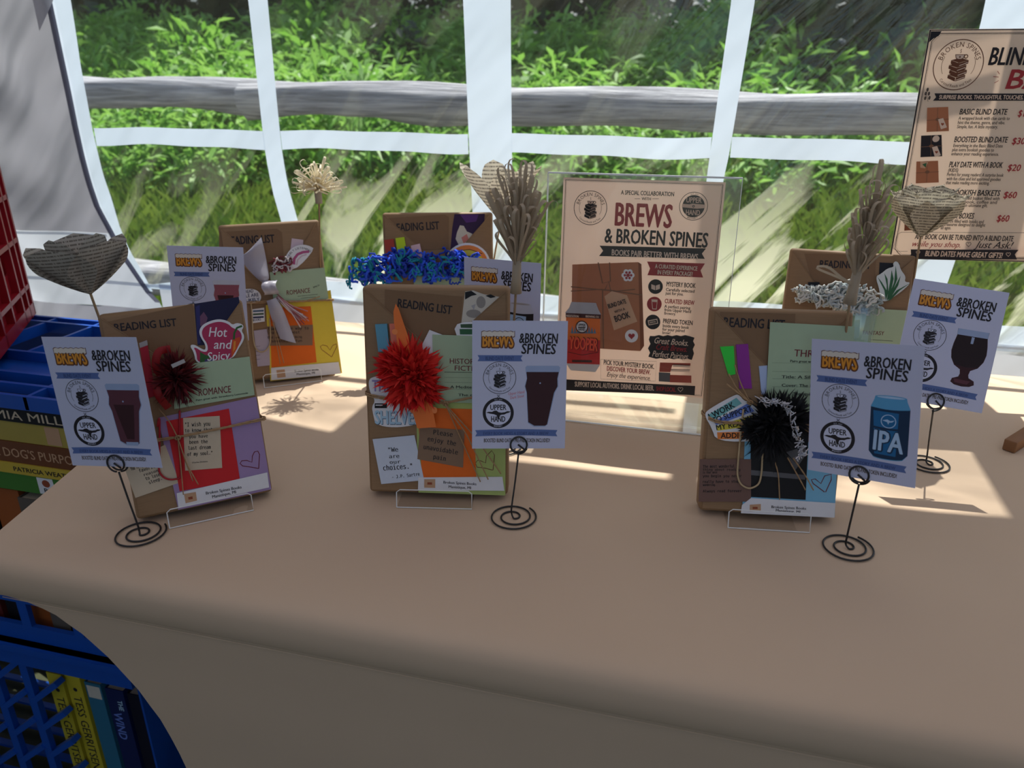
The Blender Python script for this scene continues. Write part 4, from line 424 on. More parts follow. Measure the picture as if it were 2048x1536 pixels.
 'MENU': [('logo_bs', -57.1, 113.8, 33.1), ('t', 'BLIND DATE', -19.0, 113.7, 121.2, 21.9, 0, 'ink', 'b', 0.12), ('t', 'BAR', 9.9, 83.0, 76.7, 24.3, 0, 'posterred', 'b', 0.12), ('l', 'posterred', 0.7, [(-4.3, 105.8), (-0.7, 101.7)]), ('l', 'posterred', 0.7, [(-8.4, 98.6), (-1.2, 98.0)]), ('l', 'posterred', 0.7, [(-5.2, 90.3), (-0.2, 93.4)]), ('p', 'ink', [(-81.9, 76.6), (107.5, 76.5), (105.1, 72.1), (109.1, 67.4), (-82.2, 66.8), (-78.8, 71.5)]), ('t', 'SURPRISE BOOKS. THOUGHTFUL TOUCHES. UNFORGETTABLE READS.', -74.9, 68.8, 178.0, 5.5, 0, 'postercream', 'b', 0), ('l', 'ink', 0.5, [(-88.4, 65.5), (-92.2, 74.5), (-92.3, 80.8)]), ('e', 'inksoft', -92.0, 81.5, 1.5, 2.6), ('e', 'inksoft', -93.6, 76.2, 1.5, 2.6), ('e', 'inksoft', -89.3, 76.2, 1.5, 2.6), ('e', 'inksoft', -93.2, 70.2, 1.5, 2.6), ('e', 'inksoft', -87.6, 70.6, 1.5, 2.6), ('t', 'BASIC BLIND DATE', -43.8, 48.6, 63.5, 7.5, 0, 'ink', 'b', 0.1), ('t', '$15', 34.2, 46.2, 15.1, 8.5, 0, 'posterred', 'b', 0.1), ('t', 'A wrapped book with clue cards to', -43.7, 41.5, 68.3, 4.3, 0, 'inksoft', 'b', 0), ('t', 'hint the theme, genre, and vibe.', -43.5, 35.7, 63.3, 4.3, 0, 'inksoft', 'b', 0), ('t', 'Simple, fun. A little mystery.', -43.4, 30.0, 54.9, 4.3, 0, 'inksoft', 'b', 0), ('t', 'BOOSTED BLIND DATE', -43.7, 11.0, 71.9, 7.6, 0, 'ink', 'b', 0.1), ('t', '$30', 34.2, 8.9, 17.6, 8.7, 0, 'posterred', 'b', 0.1), ('t', 'Everything in the Basic Blind Date', -43.4, 4.2, 66.7, 4.4, 0, 'inksoft', 'b', 0), ('t', 'plus extra bookish goodies to', -43.9, -1.6, 56.6, 4.4, 0, 'inksoft', 'b', 0), ('t', 'enhance your reading experience.', -44.1, -7.3, 64.4, 4.4, 0, 'inksoft', 'b', 0), ('t', 'PLAY DATE WITH A BOOK', -44.0, -23.9, 72.7, 7.8, 0, 'ink', 'b', 0.1), ('t', '$20', 36.0, -27.9, 17.8, 8.9, 0, 'posterred', 'b', 0.1), ('t', 'Perfect for young readers! A surprise book', -44.5, -36.3, 77.3, 4.5, 0, 'inksoft', 'b', 0), ('t', 'with fun clues and kid approved goodies', -44.0, -42.2, 74.2, 4.5, 0, 'inksoft', 'b', 0), ('t', 'that make reading more exciting.', -43.9, -47.8, 60.0, 4.5, 0, 'inksoft', 'b', 0), ('t', 'BOOKISH BASKETS', -33.8, -63.5, 67.3, 8.0, 0, 'ink', 'b', 0.1), ('t', '$60', 38.7, -66.3, 18.0, 9.1, 0, 'posterred', 'b', 0.1), ('t', 'A themed basket filled with', -26.0, -69.5, 60.4, 4.6, 0, 'inksoft', 'b', 0), ('t', 'a book, coffee and', -18.3, -74.9, 50.1, 4.6, 0, 'inksoft', 'b', 0), ('t', 'an ultimate gift.', -12.9, -79.9, 33.0, 4.6, 0, 'inksoft', 'b', 0), ('t', 'BOOK BOXES', -37.5, -97.0, 41.8, 8.2, 0, 'ink', 'b', 0.1), ('t', '$60', 36.6, -100.2, 17.1, 9.3, 0, 'posterred', 'b', 0.1), ('t', 'A box filled with books and', -35.2, -103.3, 54.5, 4.7, 0, 'inksoft', 'b', 0), ('t', 'treasures designed to delight', -35.4, -108.2, 57.9, 4.7, 0, 'inksoft', 'b', 0), ('t', 'all ages.', -38.9, -113.3, 14.6, 4.7, 0, 'inksoft', 'b', 0), ('t', '(KIDS)', -44.1, -30.4, 13.8, 4.9, 0, 'ink', 'b', 0), ('p', 'boxfront', [(-88.2, 57.4), (-60.1, 58.6), (-53.0, 26.0), (-83.1, 24.5)]), ('l', 'twineprint', 0.7, [(-74.1, 57.9), (-68.9, 25.3)]), ('l', 'twineprint', 0.7, [(-86.0, 40.3), (-56.1, 42.2)]), ('e', 'twineprint', -71.1, 41.7, 3.0, 2.2), ('p', 'postercream', [(-70.7, 41.8), (-64.1, 43.5), (-56.6, 31.0), (-64.3, 28.3)]), ('p', 'rust', [(-63.6, 36.0), (-63.6, 36.2), (-63.4, 36.6), (-63.0, 36.9), (-62.3, 36.9), (-61.7, 36.5), (-61.4, 35.9), (-61.5, 35.2), (-61.9, 34.6), (-62.4, 34.0), (-62.8, 33.5), (-63.0, 33.1), (-63.0, 33.0), (-63.1, 33.1), (-63.4, 33.5), (-64.0, 34.0), (-64.7, 34.6), (-65.4, 35.2), (-65.7, 35.8), (-65.6, 36.5), (-65.1, 36.9), (-64.5, 36.9), (-63.9, 36.6), (-63.6, 36.2)]), ('p', 'ink', [(-89.6, 19.4), (-62.0, 20.7), (-55.6, -8.8), (-85.2, -10.5)]), ('l', 'twineprint', 0.7, [(-75.8, 20.0), (-71.2, -9.7)]), ('l', 'twineprint', 0.7, [(-87.7, 3.7), (-58.3, 5.8)]), ('e', 'twineprint', -73.1, 5.2, 3.1, 2.2), ('p', 'postercream', [(-71.9, 3.5), (-65.2, 5.3), (-57.6, -7.5), (-65.4, -10.3)]), ('p', 'rust', [(-64.7, -2.4), (-64.7, -2.2), (-64.5, -1.8), (-64.1, -1.5), (-63.4, -1.5), (-62.8, -1.9), (-62.5, -2.5), (-62.5, -3.2), (-63.0, -3.9), (-63.5, -4.4), (-63.9, -5.0), (-64.1, -5.3), (-64.1, -5.5), (-64.2, -5.3), (-64.5, -5.0), (-65.1, -4.5), (-65.8, -3.9), (-66.5, -3.3), (-66.8, -2.6), (-66.7, -1.9), (-66.3, -1.5), (-65.6, -1.5), (-65.0, -1.8), (-64.7, -2.2)]), ('p', 'boxfront', [(-89.8, -16.6), (-60.1, -15.1), (-53.5, -45.7), (-85.2, -47.6)]), ('l', 'twineprint', 0.7, [(-74.9, -16.0), (-70.2, -46.7)]), ('l', 'twineprint', 0.7, [(-87.8, -32.8), (-56.4, -30.6)]), ('e', 'twineprint', -72.1, -31.2, 3.1, 2.3), ('p', 'boxside', [(-92.4, -54.8), (-61.0, -53.2), (-54.9, -81.7), (-88.3, -83.8)]), ('l', 'twineprint', 0.7, [(-76.7, -54.1), (-72.5, -82.7)]), ('l', 'twineprint', 0.7, [(-90.7, -70.1), (-57.5, -67.6)]), ('e', 'twineprint', -74.1, -68.4, 3.1, 2.3), ('p', 'boxside', [(-91.7, -97.9), (-73.4, -96.4), (-69.2, -115.0), (-89.4, -116.9)]), ('l', 'twineprint', 0.7, [(-82.5, -97.3), (-80.2, -115.9)]), ('l', 'twineprint', 0.7, [(-90.9, -108.2), (-70.8, -105.9)]), ('e', 'twineprint', -80.9, -106.6, 3.2, 2.4), ('p', 'tagprint', [(-84.6, -16.1), (-73.4, -17.1), (-76.2, -26.1), (-83.0, -25.1)]), ('p', 'forest', [(-81.2, -20.5), (-75.4, -18.2), (-75.3, -25.0)]), ('e', 'postercream', -68.8, 15.2, 4.8, 4.5), ('l', 'ink', 0.5, [(-93.5, -119.4), (102.6, -115.3), (107.8, -119.1), (108.2, -140.3), (102.2, -142.9)]), ('l', 'ink', 0.5, [(-93.5, -119.4), (-98.6, -123.1), (-100.9, -143.7), (-93.2, -148.3), (-79.4, -147.9)]), ('t', 'ANY BOOK CAN BE TURNED INTO A BLIND DATE', -72.9, -128.7, 138.5, 7.6, 0, 'ink', 'b', 0.05), ('t', 'while you shop.', -74.6, -139.8, 68.6, 8.2, 0, 'posterred', 'r', 0.35), ('l', 'ink', 0.7, [(4.8, -133.6), (4.8, -133.3), (5.1, -132.6), (5.8, -132.0), (6.9, -132.0), (7.9, -132.7), (8.5, -133.7), (8.4, -134.9), (7.7, -136.0), (6.8, -137.0), (6.2, -137.9), (5.9, -138.6), (5.9, -138.8), (5.8, -138.6), (5.3, -138.0), (4.3, -137.1), (3.0, -136.2), (1.9, -135.1), (1.3, -133.9), (1.5, -132.8), (2.2, -132.1), (3.3, -132.1), (4.2, -132.6), (4.7, -133.3), (4.8, -133.6)]), ('t', 'Just Ask!', 13.0, -139.6, 54.5, 10.0, 0, 'ink', 'r', 0.35), ('p', 'ink', [(-75.4, -144.7), (76.4, -141.2), (72.7, -148.0), (77.3, -155.5), (-76.3, -159.1), (-73.7, -151.9)]), ('t', 'BLIND DATES MAKE GREAT GIFTS!', -53.7, -154.0, 109.4, 7.9, 0, 'postercream', 'b', 0.08), ('l', 'postercream', 0.6, [(-64.2, -148.3), (-64.2, -148.1), (-64.0, -147.5), (-63.4, -147.1), (-62.6, -147.1), (-61.8, -147.6), (-61.4, -148.4), (-61.5, -149.3), (-62.1, -150.2), (-62.7, -150.9), (-63.2, -151.6), (-63.5, -152.1), (-63.5, -152.3), (-63.5, -152.1), (-63.9, -151.6), (-64.7, -151.0), (-65.6, -150.3), (-66.5, -149.4), (-66.9, -148.6), (-66.8, -147.7), (-66.2, -147.2), (-65.4, -147.1), (-64.7, -147.5), (-64.3, -148.1), (-64.2, -148.3)]), ('l', 'postercream', 0.6, [(63.4, -147.2), (63.4, -146.9), (63.6, -146.3), (64.2, -145.8), (65.1, -145.8), (66.1, -146.4), (66.6, -147.3), (66.5, -148.4), (65.9, -149.3), (65.2, -150.2), (64.6, -151.0), (64.4, -151.6), (64.4, -151.8), (64.3, -151.6), (63.8, -151.0), (63.0, -150.3), (61.9, -149.5), (60.9, -148.5), (60.4, -147.5), (60.5, -146.5), (61.1, -145.9), (62.0, -145.9), (62.8, -146.3), (63.3, -146.9), (63.4, -147.2)])],
}

# ------------------------------------------------------------ mesh helpers
class G:
    """collects faces with material indices; build() links ONE mesh object"""

    def __init__(s):
        s.v, s.f, s.m, s.mats = [], [], [], []

    def mi(s, mat):
        if mat not in s.mats:
            s.mats.append(mat)
        return s.mats.index(mat)

    def add(s, vs, fs, mat):
        b = len(s.v)
        s.v.extend([tuple(p) for p in vs])
        i = s.mi(mat)
        for f in fs:
            s.f.append(tuple(b + k for k in f))
            s.m.append(i)

    def box(s, lo, hi, mat, M=None):
        x0, y0, z0 = lo
        x1, y1, z1 = hi
        vs = [Vector(p) for p in ((x0, y0, z0), (x1, y0, z0), (x1, y1, z0), (x0, y1, z0), (x0, y0, z1), (x1, y0, z1), (x1, y1, z1), (x0, y1, z1))]
        if M is not None:
            vs = [M @ p for p in vs]
        s.add(vs, [(0, 3, 2, 1), (4, 5, 6, 7), (0, 1, 5, 4), (1, 2, 6, 5), (2, 3, 7, 6), (3, 0, 4, 7)], mat)

    def bar(s, a, b, w, h, mat, up=(0, 0, 1)):
        """square bar from a to b, w across, h along up"""
        a, b, up = Vector(a), Vector(b), Vector(up)
        d = (b - a).normalized()
        x = d.cross(up)
        x = x.normalized() if x.length > 1e-6 else Vector((1, 0, 0))
        u = x.cross(d)
        x, u = x * w / 2, u * h / 2
        vs = [a - x - u, a + x - u, a + x + u, a - x + u, b - x - u, b + x - u, b + x + u, b - x + u]
        s.add(vs, [(0, 3, 2, 1), (4, 5, 6, 7), (0, 1, 5, 4), (1, 2, 6, 5), (2, 3, 7, 6), (3, 0, 4, 7)], mat)

    def slab(s, pts, z0, z1, mat):
        """closed polygon in XY extruded from z0 to z1"""
        a = sum(pts[i][0] * pts[(i + 1) % len(pts)][1] - pts[(i + 1) % len(pts)][0] * pts[i][1] for i in range(len(pts)))
        if a < 0:
            pts = pts[::-1]
        n = len(pts)
        vs = [(p[0], p[1], z0) for p in pts] + [(p[0], p[1], z1) for p in pts]
        fs = [tuple(range(n - 1, -1, -1)), tuple(range(n, 2 * n))]
        fs += [(i, (i + 1) % n, n + (i + 1) % n, n + i) for i in range(n)]
        s.add(vs, fs, mat)

    def tube(s, pts, r, mat, n=6, closed=False, r1=None):
        pts = [Vector(p) for p in pts]
        m = len(pts)
        vs, fs = [], []
        up = None
        for i, p in enumerate(pts):
            a = pts[i - 1] if (i or closed) else p
            b = pts[(i + 1) % m] if (i < m - 1 or closed) else p
            d = (b - a)
            d = d.normalized() if d.length > 1e-9 else Vector((0, 0, 1))
            if up is None:
                up = Vector((0, 0, 1)) if abs(d.z) < 0.9 else Vector((1, 0, 0))
            x = d.cross(up)
            if x.length < 1e-6:
                x = d.orthogonal()
            x.normalize()
            up = x.cross(d)
            rr = r if r1 is None else r + (r1 - r) * i / max(1, m - 1)
            for k in range(n):
                t = 2 * math.pi * k / n
                vs.append(p + x * (rr * math.cos(t)) + up * (rr * math.sin(t)))
        for i in range(m if closed else m - 1):
            j = (i + 1) % m
            for k in range(n):
                l = (k + 1) % n
                fs.append((i * n + k, i * n + l, j * n + l, j * n + k))
        if not closed:
            fs.append(tuple(range(n - 1, -1, -1)))
            fs.append(tuple((m - 1) * n + k for k in range(n)))
        s.add(vs, fs, mat)

    def grid(s, rows, mat, flip=False):
        """rows of equal length point lists"""
        n = len(rows[0])
        vs = [p for r in rows for p in r]
        fs = []
        for i in range(len(rows) - 1):
            for k in range(n - 1):
                q = (i * n + k, i * n + k + 1, (i + 1) * n + k + 1, (i + 1) * n + k)
                fs.append(q[::-1] if flip else q)
        s.add(vs, fs, mat)

    def lathe(s, prof, mat, n=20, c=(0, 0, 0)):
        rows = []
        for r, z in prof:
            rows.append([(c[0] + r * math.cos(2 * math.pi * k / n), c[1] + r * math.sin(2 * math.pi * k / n), c[2] + z) for k in range(n + 1)])
        s.grid(rows, mat)

    def mesh(s, name, smooth=False):
        me = bpy.data.meshes.new(name)
        me.from_pydata(s.v, [], s.f)
        for m in s.mats:
            me.materials.append(m)
        me.polygons.foreach_set('material_index', s.m)
        if smooth:
            me.polygons.foreach_set('use_smooth', [True] * len(s.f))
        me.update()
        return me

    def build(s, name, parent=None, M=None, smooth=False):
        return link(name, s.mesh(name, smooth), parent, M)


def link(name, me, parent=None, M=None):
    o = bpy.data.objects.new(name, me)
    C.objects.link(o)
    if parent is not None:
        o.parent = parent
    if M is not None:
        o.matrix_basis = M
    return o


def tag(o, label=None, cat=None, group=None, kind=None):
    for k, v in (('label', label), ('category', cat), ('group', group), ('kind', kind)):
        if v:
            o[k] = v
    return o


def thing(name, label, cat, M=None, group=None):
    o = link(name, None, None, M)
    o.empty_display_size = 0.02
    return tag(o, label, cat, group)


def bevel(o, w, seg=2, limit=30):
    bm = bmesh.new()
    bm.from_mesh(o.data)
    es = [e for e in bm.edges if len(e.link_faces) == 2 and e.calc_face_angle(0) > rad(limit)]
    bmesh.ops.bevel(bm, geom=es, offset=w, segments=seg, profile=0.5, affect='EDGES')
    bm.to_mesh(o.data)
    bm.free()
    o.data.polygons.foreach_set('use_smooth', [True] * len(o.data.polygons))
    o.data.update()


def board(c, yaw, lean, roll=0.0):
    """matrix of an upright board: local x to the right, y up along the face, z out of the face"""
    u = Vector((math.cos(yaw), math.sin(yaw), 0))
    n = Vector((math.sin(yaw), -math.cos(yaw), 0))
    v = Vector((-n.x * math.sin(lean), -n.y * math.sin(lean), math.cos(lean)))
    U = u * math.cos(roll) + v * math.sin(roll)
    V = -u * math.sin(roll) + v * math.cos(roll)
    W = U.cross(V)
    M = Matrix(((U.x, V.x, W.x, c[0]), (U.y, V.y, W.y, c[1]), (U.z, V.z, W.z, c[2]), (0, 0, 0, 1)))
    return M


# ------------------------------------------------------------ flat print (lettering, logos, pictures)
FDIR = bpy.utils.system_resource('DATAFILES', path='fonts')


def load_font(fn):
    try:
        return bpy.data.fonts.load(os.path.join(FDIR, fn))
    except Exception:
        return None


F_SANS, F_MONO = None, load_font('DejaVuSansMono.woff2')
TXT = {}


def text_shape(s, font, it):
    key = (s, font, it)
    if key in TXT:
        return TXT[key]
    cu = bpy.data.curves.new('t', 'FONT')
    cu.body = s
    fo = F_MONO if font == 'm' else F_SANS
    if fo:
        cu.font = fo
    cu.resolution_u = 2
    cu.offset = 0.0
    cu.shear = it
    o = bpy.data.objects.new('t', cu)
    me = bpy.data.meshes.new_from_object(o)
    vs = [(v.co.x, v.co.y) for v in me.vertices]
    fs = [tuple(p.vertices) for p in me.polygons]
    bpy.data.objects.remove(o)
    bpy.data.meshes.remove(me)
    bpy.data.curves.remove(cu)
    TXT[key] = (vs, fs)
    return TXT[key]


CAPH = {}


def cap_h(font):
    if font not in CAPH:
        vs, _ = text_shape('H', font, 0)
        CAPH[font] = max(v[1] for v in vs) if vs else 0.7
    return CAPH[font]


class Print(G):
    """flat shapes stacked in hair-thin layers on a local XY plane (metres)"""

    def __init__(s, z=0.0):
        super().__init__()
        s.z = z

    def up(s):
        s.z += 0.000022
        return s.z

    def poly(s, pts, col):
        z = s.up()
        a = sum(pts[i][0] * pts[(i + 1) % len(pts)][1] - pts[(i + 1) % len(pts)][0] * pts[i][1] for i in range(len(pts)))
        if a < 0:
            pts = pts[::-1]
        s.add([(p[0], p[1], z) for p in pts], [tuple(range(len(pts)))], ink(col))

    def ell(s, cx, cy, rx, ry, col, n=36):
        s.poly([(cx + rx * math.cos(2 * math.pi * k / n), cy + ry * math.sin(2 * math.pi * k / n)) for k in range(n)], col)

    def ring(s, cx, cy, r0, r1, col, n=48, a0=0, a1=360):
        z = s.up()
        rows = [[], []]
        for k in range(n + 1):
            t = rad(a0 + (a1 - a0) * k / n)
            rows[0].append((cx + r1 * math.cos(t), cy + r1 * math.sin(t), z))
            rows[1].append((cx + r0 * math.cos(t), cy + r0 * math.sin(t), z))
        s.grid(rows, ink(col), flip=True)

    def line(s, pts, w, col):
        z = s.up()
        rows = [[], []]
        P = [Vector(p) for p in pts]
        for i, p in enumerate(P):
            d = (P[min(i + 1, len(P) - 1)] - P[max(i - 1, 0)])
            d = d.normalized() if d.length > 1e-9 else Vector((1, 0))
            q = Vector((-d.y, d.x)) * w / 2
            rows[0].append((p.x + q.x, p.y + q.y, z))
            rows[1].append((p.x - q.x, p.y - q.y, z))
        s.grid(rows, ink(col), flip=True)

    def text(s, t, x, y, w, h, rot, col, font='b', it=0):
        vs, fs = text_shape(t, font, it)
        if not vs:
            return
        x0, x1 = min(v[0] for v in vs), max(v[0] for v in vs)
        sx, sy = w / max(1e-6, x1 - x0), h / cap_h(font)
        ca, sa = math.cos(rad(rot)), math.sin(rad(rot))
        z = s.up()
        d = {'b': .030, 'r': .012, 'm': .026, 'x': .075}[font] * h
        sx *= max(.5, (w - 2 * d) / w)
        for ox, oy in (((-d, 0), (d, 0), (-d * .5, d * .7), (d * .5, -d * .7), (-d * .5, -d * .7), (d * .5, d * .7)) if h > .004 and font in 'bx' else ((-d, 0), (d, 0))):
            o = []
            for v in vs:
                a, b = (v[0] - x0) * sx + ox + d, v[1] * sy + oy
                o.append((x + a * ca - b * sa, y + a * sa + b * ca, z))
            s.add(o, fs, ink(col))
            z += 0.0000032

    def arc(s, t, col, cx, cy, r, a0, a1, h, font='b', inside=False):
        """letters along a circle from angle a0 to a1 (degrees)"""
        z = s.up()
        ws = []
        for ch in t:
            vs, _ = text_shape(ch, font, 0)
            ws.append((max(v[0] for v in vs) - min(v[0] for v in vs) + 0.10) if vs else 0.30)
        tot = sum(ws)
        sc = abs(rad(a1 - a0)) * r / tot
        sy = h / cap_h(font)
        acc = 0.0
        for ch, w in zip(t, ws):
            vs, fs = text_shape(ch, font, 0)
            th = rad(a0) + rad(a1 - a0) * (acc + w / 2) / tot
            acc += w
            if not vs:
                continue
            mx = (max(v[0] for v in vs) + min(v[0] for v in vs)) / 2
            rot = th - math.pi / 2 if not inside else th + math.pi / 2
            ca, sa = math.cos(rot), math.sin(rot)
            px, py = cx + r * math.cos(th), cy + r * math.sin(th)
            s.add([(px + (v[0] - mx) * sc * ca - v[1] * sy * sa, py + (v[0] - mx) * sc * sa + v[1] * sy * ca, z) for v in vs], fs, ink(col))

    def books_logo(s, cx, cy, r, col='ink', paper_col='cardpaper'):
        s.ring(cx, cy, r * .965, r, col)
        s.ring(cx, cy, r * .655, r * .672, col, a0=-32, a1=28, n=16)
        s.ring(cx, cy, r * .655, r * .672, col, a0=152, a1=212, n=16)
        s.arc('BROKEN SPINES', col, cx, cy, r * .70, 166, 14, r * .19)
        s.arc('Curated Reads and Teas', col, cx, cy, r * .88, 222, 318, r * .11, 'r', inside=True)
        w = r * .34
        for k, (dx, y) in enumerate(((0, -.62), (.03, -.43), (-.03, -.24), (.02, -.05))):
            x, yy = cx + dx * r, cy + y * r
            s.poly([(x - w, yy + r * .10), (x - r * .02, yy - r * .03), (x - r * .02, yy + r * .12), (x - w, yy + r * .23)], col)
            s.poly([(x, yy - r * .03), (x + w * 1.05, yy + r * .10), (x + w * 1.05, yy + r * .23), (x, yy + r * .12)], col)
            s.line([(x + r * .02, yy + r * .02), (x + w * .98, yy + r * .145)], r * .03, paper_col)
            s.poly([(x - w, yy + r * .235), (x, yy + r * .13), (x + w * 1.05, yy + r * .235), (x, yy + r * .33)], col)
        c0 = cy + r * .24
        s.poly([(cx - r * .2, c0 + r * .17), (cx + r * .2, c0 + r * .17), (cx + r * .16, c0 + r * .03), (cx + r * .08, c0 - r * .03), (cx - r * .08, c0 - r * .03), (cx - r * .16, c0 + r * .03)], col)
        s.poly([(cx - r * .165, c0 + r * .145), (cx + r * .165, c0 + r * .145), (cx + r * .13, c0 + r * .035), (cx + r * .06, c0 - r * .005), (cx - r * .06, c0 - r * .005), (cx - r * .13, c0 + r * .035)], paper_col)
        s.ring(cx + r * .24, c0 + r * .09, r * .05, r * .085, col, n=14)
        s.ell(cx, c0 + r * .07, r * .035, r * .035, col, 10)
        s.line([(cx - r * .01, c0 + r * .22), (cx + r * .02, c0 + r * .27), (cx - r * .01, c0 + r * .32), (cx + r * .01, c0 + r * .38)], r * .025, col)

    def hand_logo(s, cx, cy, r, dark='ink', light='cardpaper', thin=False):
        """round brewery badge: two words above and below a ragged peninsula"""
        up = [(-.78, .02), (-.62, .08), (-.40, .07), (-.28, .14), (-.12, .16), (.02, .05), (.2, .02), (.42, .05), (.58, .12), (.80, .10), (.70, .02), (.55, -.02), (.40, -.10), (.22, -.12), (.12, -.16), (.05, -.42), (-.04, -.40), (-.10, -.16), (-.30, -.08), (-.52, -.05)]
        if thin:
            s.ring(cx, cy, r * .96, r, dark)
            s.ell(cx, cy, r * .78, r * .78, dark)
            s.poly([(cx - r * .80, cy + r * .14), (cx - r * .3, cy + r * .12), (cx - r * .1, cy + r * .18), (cx + r * .8, cy + r * .14), (cx + r * .8, cy - r * .10), (cx + r * .25, cy - r * .16), (cx - r * .2, cy - r * .14), (cx - r * .8, cy - r * .10)], light)
            s.text('UPPER', cx - r * .54, cy + r * .25, r * 1.08, r * .36, 0, light)
            s.text('HAND', cx - r * .50, cy - r * .62, r * 1.0, r * .36, 0, light)
            s.ring(cx, cy, r * .04, r * .09, dark, n=12)
            s.arc('BREWERY', dark, cx, cy, r * .92, 245, 295, r * .12, inside=True)
            s.arc('EST. 2014', dark, cx, cy, r * .82, 108, 72, r * .09)
        else:
            s.ell(cx, cy, r, r, dark, 48)
            s.ell(cx, cy, r * .80, r * .80, light, 48)
            s.poly([(cx + a * r, cy + b * r) for a, b in up], dark)
            s.text('UPPER', cx - r * .52, cy + r * .20, r * 1.04, r * .34, 0, dark)
            s.text('HAND', cx - r * .46, cy - r * .58, r * .92, r * .36, 0, dark)
            s.arc('BREWERY', light, cx, cy, r * .93, 252, 288, r * .09, inside=True)
            s.arc('EST. 2014', light, cx, cy, r * .85, 106, 74, r * .07)

    def run(s, items, k=0.001):
        for it in items:
            if it[0] == 't':
                _, t, x, y, w, h, rot, col, font, sh = it
                s.text(t, x * k, y * k, w * k, h * k, rot, col, font, sh)
            elif it[0] == 'p':
                s.poly([(a * k, b * k) for a, b in it[2]], it[1])
            elif it[0] == 'l':
                s.line([(a * k, b * k) for a, b in it[3]], it[2] * k, it[1])
            elif it[0] == 'e':
                s.ell(it[2] * k, it[3] * k, it[4] * k, it[5] * k, it[1], 28)
            elif it[0] == 'arc':
                _, t, col, cu_, cv_, r, r2, a0, a1, h = it
                s.arc(t, col, cu_ * k, cv_ * k, r * k, a0, a1, h * k)


def is_text(it):
    return it[0] in ('t', 'arc')

# ------------------------------------------------------------ the setting: tent, ground, meadow
YW = 1.45          # the window wall of the tent


def lerp_curve(pts, t):
    if t <= pts[0][0]:
        return pts[0][1]
    for a, b in zip(pts, pts[1:]):
        if t <= b[0]:
            k = (t - a[0]) / (b[0] - a[0])
            return a[1] + (b[1] - a[1]) * k
    return pts[-1][1]


def wy(x, z):
    """gentle slack in the cloth"""
    s = 0.0025 * math.sin(9.0 * x + 5.0 * z) + 0.0018 * math.sin(17 * x - 12 * z + 1.3)
    if x < -1.42:
        k = min(1.0, (-1.42 - x) / 0.20)
        s += k * (0.028 * math.sin(13 * (x * 0.75 + z * 0.62) + 0.6) + 0.010 * math.sin(31 * (x * 0.5 + z) + 1.0) + 0.006 * math.sin(23 * (z - x)))
    return YW + s


ZIPC = [(.700, -1.222), (.720, -1.231), (.744, -1.256), (.791, -1.284), (.835, -1.309), (.881, -1.324), (.937, -1.347), (.992, -1.357), (1.052, -1.363), (1.113, -1.366), (1.25, -1.368), (1.36, -1.368), (2.0, -1.368)]
PANEL = [(.759, -1.251), (.812, -1.274), (.840, -1.288), (.893, -1.301), (.958, -1.308), (1.012, -1.318), (1.105, -1.325), (1.23, -1.326), (1.36, -1.318), (2.0, -1.318)]
ZTOP = 2.03


def zip_x(z):
    return lerp_curve(ZIPC, z)


def pane_x(z):
    return lerp_curve(PANEL, z)


def pane_bottom(x):
    return lerp_curve([(-1.30, .757), (-1.10, .785), (-.74, .803), (-.31, .797), (.05, .812), (.52, .801), (1.3, .80)], x) + .003 * math.sin(11 * x)


def strip(name, rows_fn, n, mat, parent, dy=0.0, th=0.0012):
    """cloth strip: rows_fn(i/n) gives (xa, za, xb, zb); a thin solid band in the wall"""
    g = G()
    fr, bk = [], []
    for i in range(n + 1):
        xa, za, xb, zb = rows_fn(i / n)
        pts = [(xa + (xb - xa) * k / 3, za + (zb - za) * k / 3) for k in range(4)]
        fr.append([(x, wy(x, z) + dy, z) for x, z in pts])
        bk.append([(x, wy(x, z) + dy + th, z) for x, z in pts])
    g.grid(fr, mat)
    return g.build(name, parent, smooth=True)


# back wall cloth
g = G()
rows = []
for i in range(61):
    z = 0.70 + (ZTOP - 0.70) * i / 60
    xr = zip_x(z)
    rows.append([(-2.2 + (xr + 2.2) * k / 26, wy(-2.2 + (xr + 2.2) * k / 26, z), z) for k in range(27)])
k_ = next(i for i, r_ in enumerate(rows) if r_[0][2] > .875)
g.grid(rows[:k_ + 1], M_TENT, True)
g.grid(rows[k_:], M_TENT2, True)
rows = []
for i in range(9):
    z = 0.0 + 0.70 * i / 8
    rows.append([(-2.2 + 4.4 * k / 60, wy(-2.2 + 4.4 * k / 60, z), z) for k in range(61)])
g.grid(rows, M_TENT2, True)  # lower wall given the darker cloth to keep its glow off the floor
rows = []
for i in range(4):
    z0 = 0.70
    rows.append([(-1.224 + 3.424 * k / 60, wy(-1.224 + 3.424 * k / 60, .70), .70 + (.765 - .70) * i / 3) for k in range(61)])
g.grid(rows, M_TENT, True)
g.grid([[(-2.2 + 4.4 * k / 30, YW, z) for k in range(31)] for z in (ZTOP, 2.16)], M_TENT, True)
g.grid([[(1.30 + .9 * k / 8, YW, z) for k in range(9)] for z in (.74, ZTOP)], M_TENT, True)
# arched top of the window opening: unseen cloth added to shade the crates
arch_z = lambda x: 2.03 - .62 * (abs(x) / 1.3) ** 2.2
g.grid([[(-1.40 + 2.75 * k / 50, YW - .012, arch_z(-1.40 + 2.75 * k / 50) * (1 - q) + 2.04 * q) for k in range(51)] for q in (0, .5, 1)], M_TENT2, True)
wall = g.build('wall_back', smooth=True)
tag(wall, kind='structure')

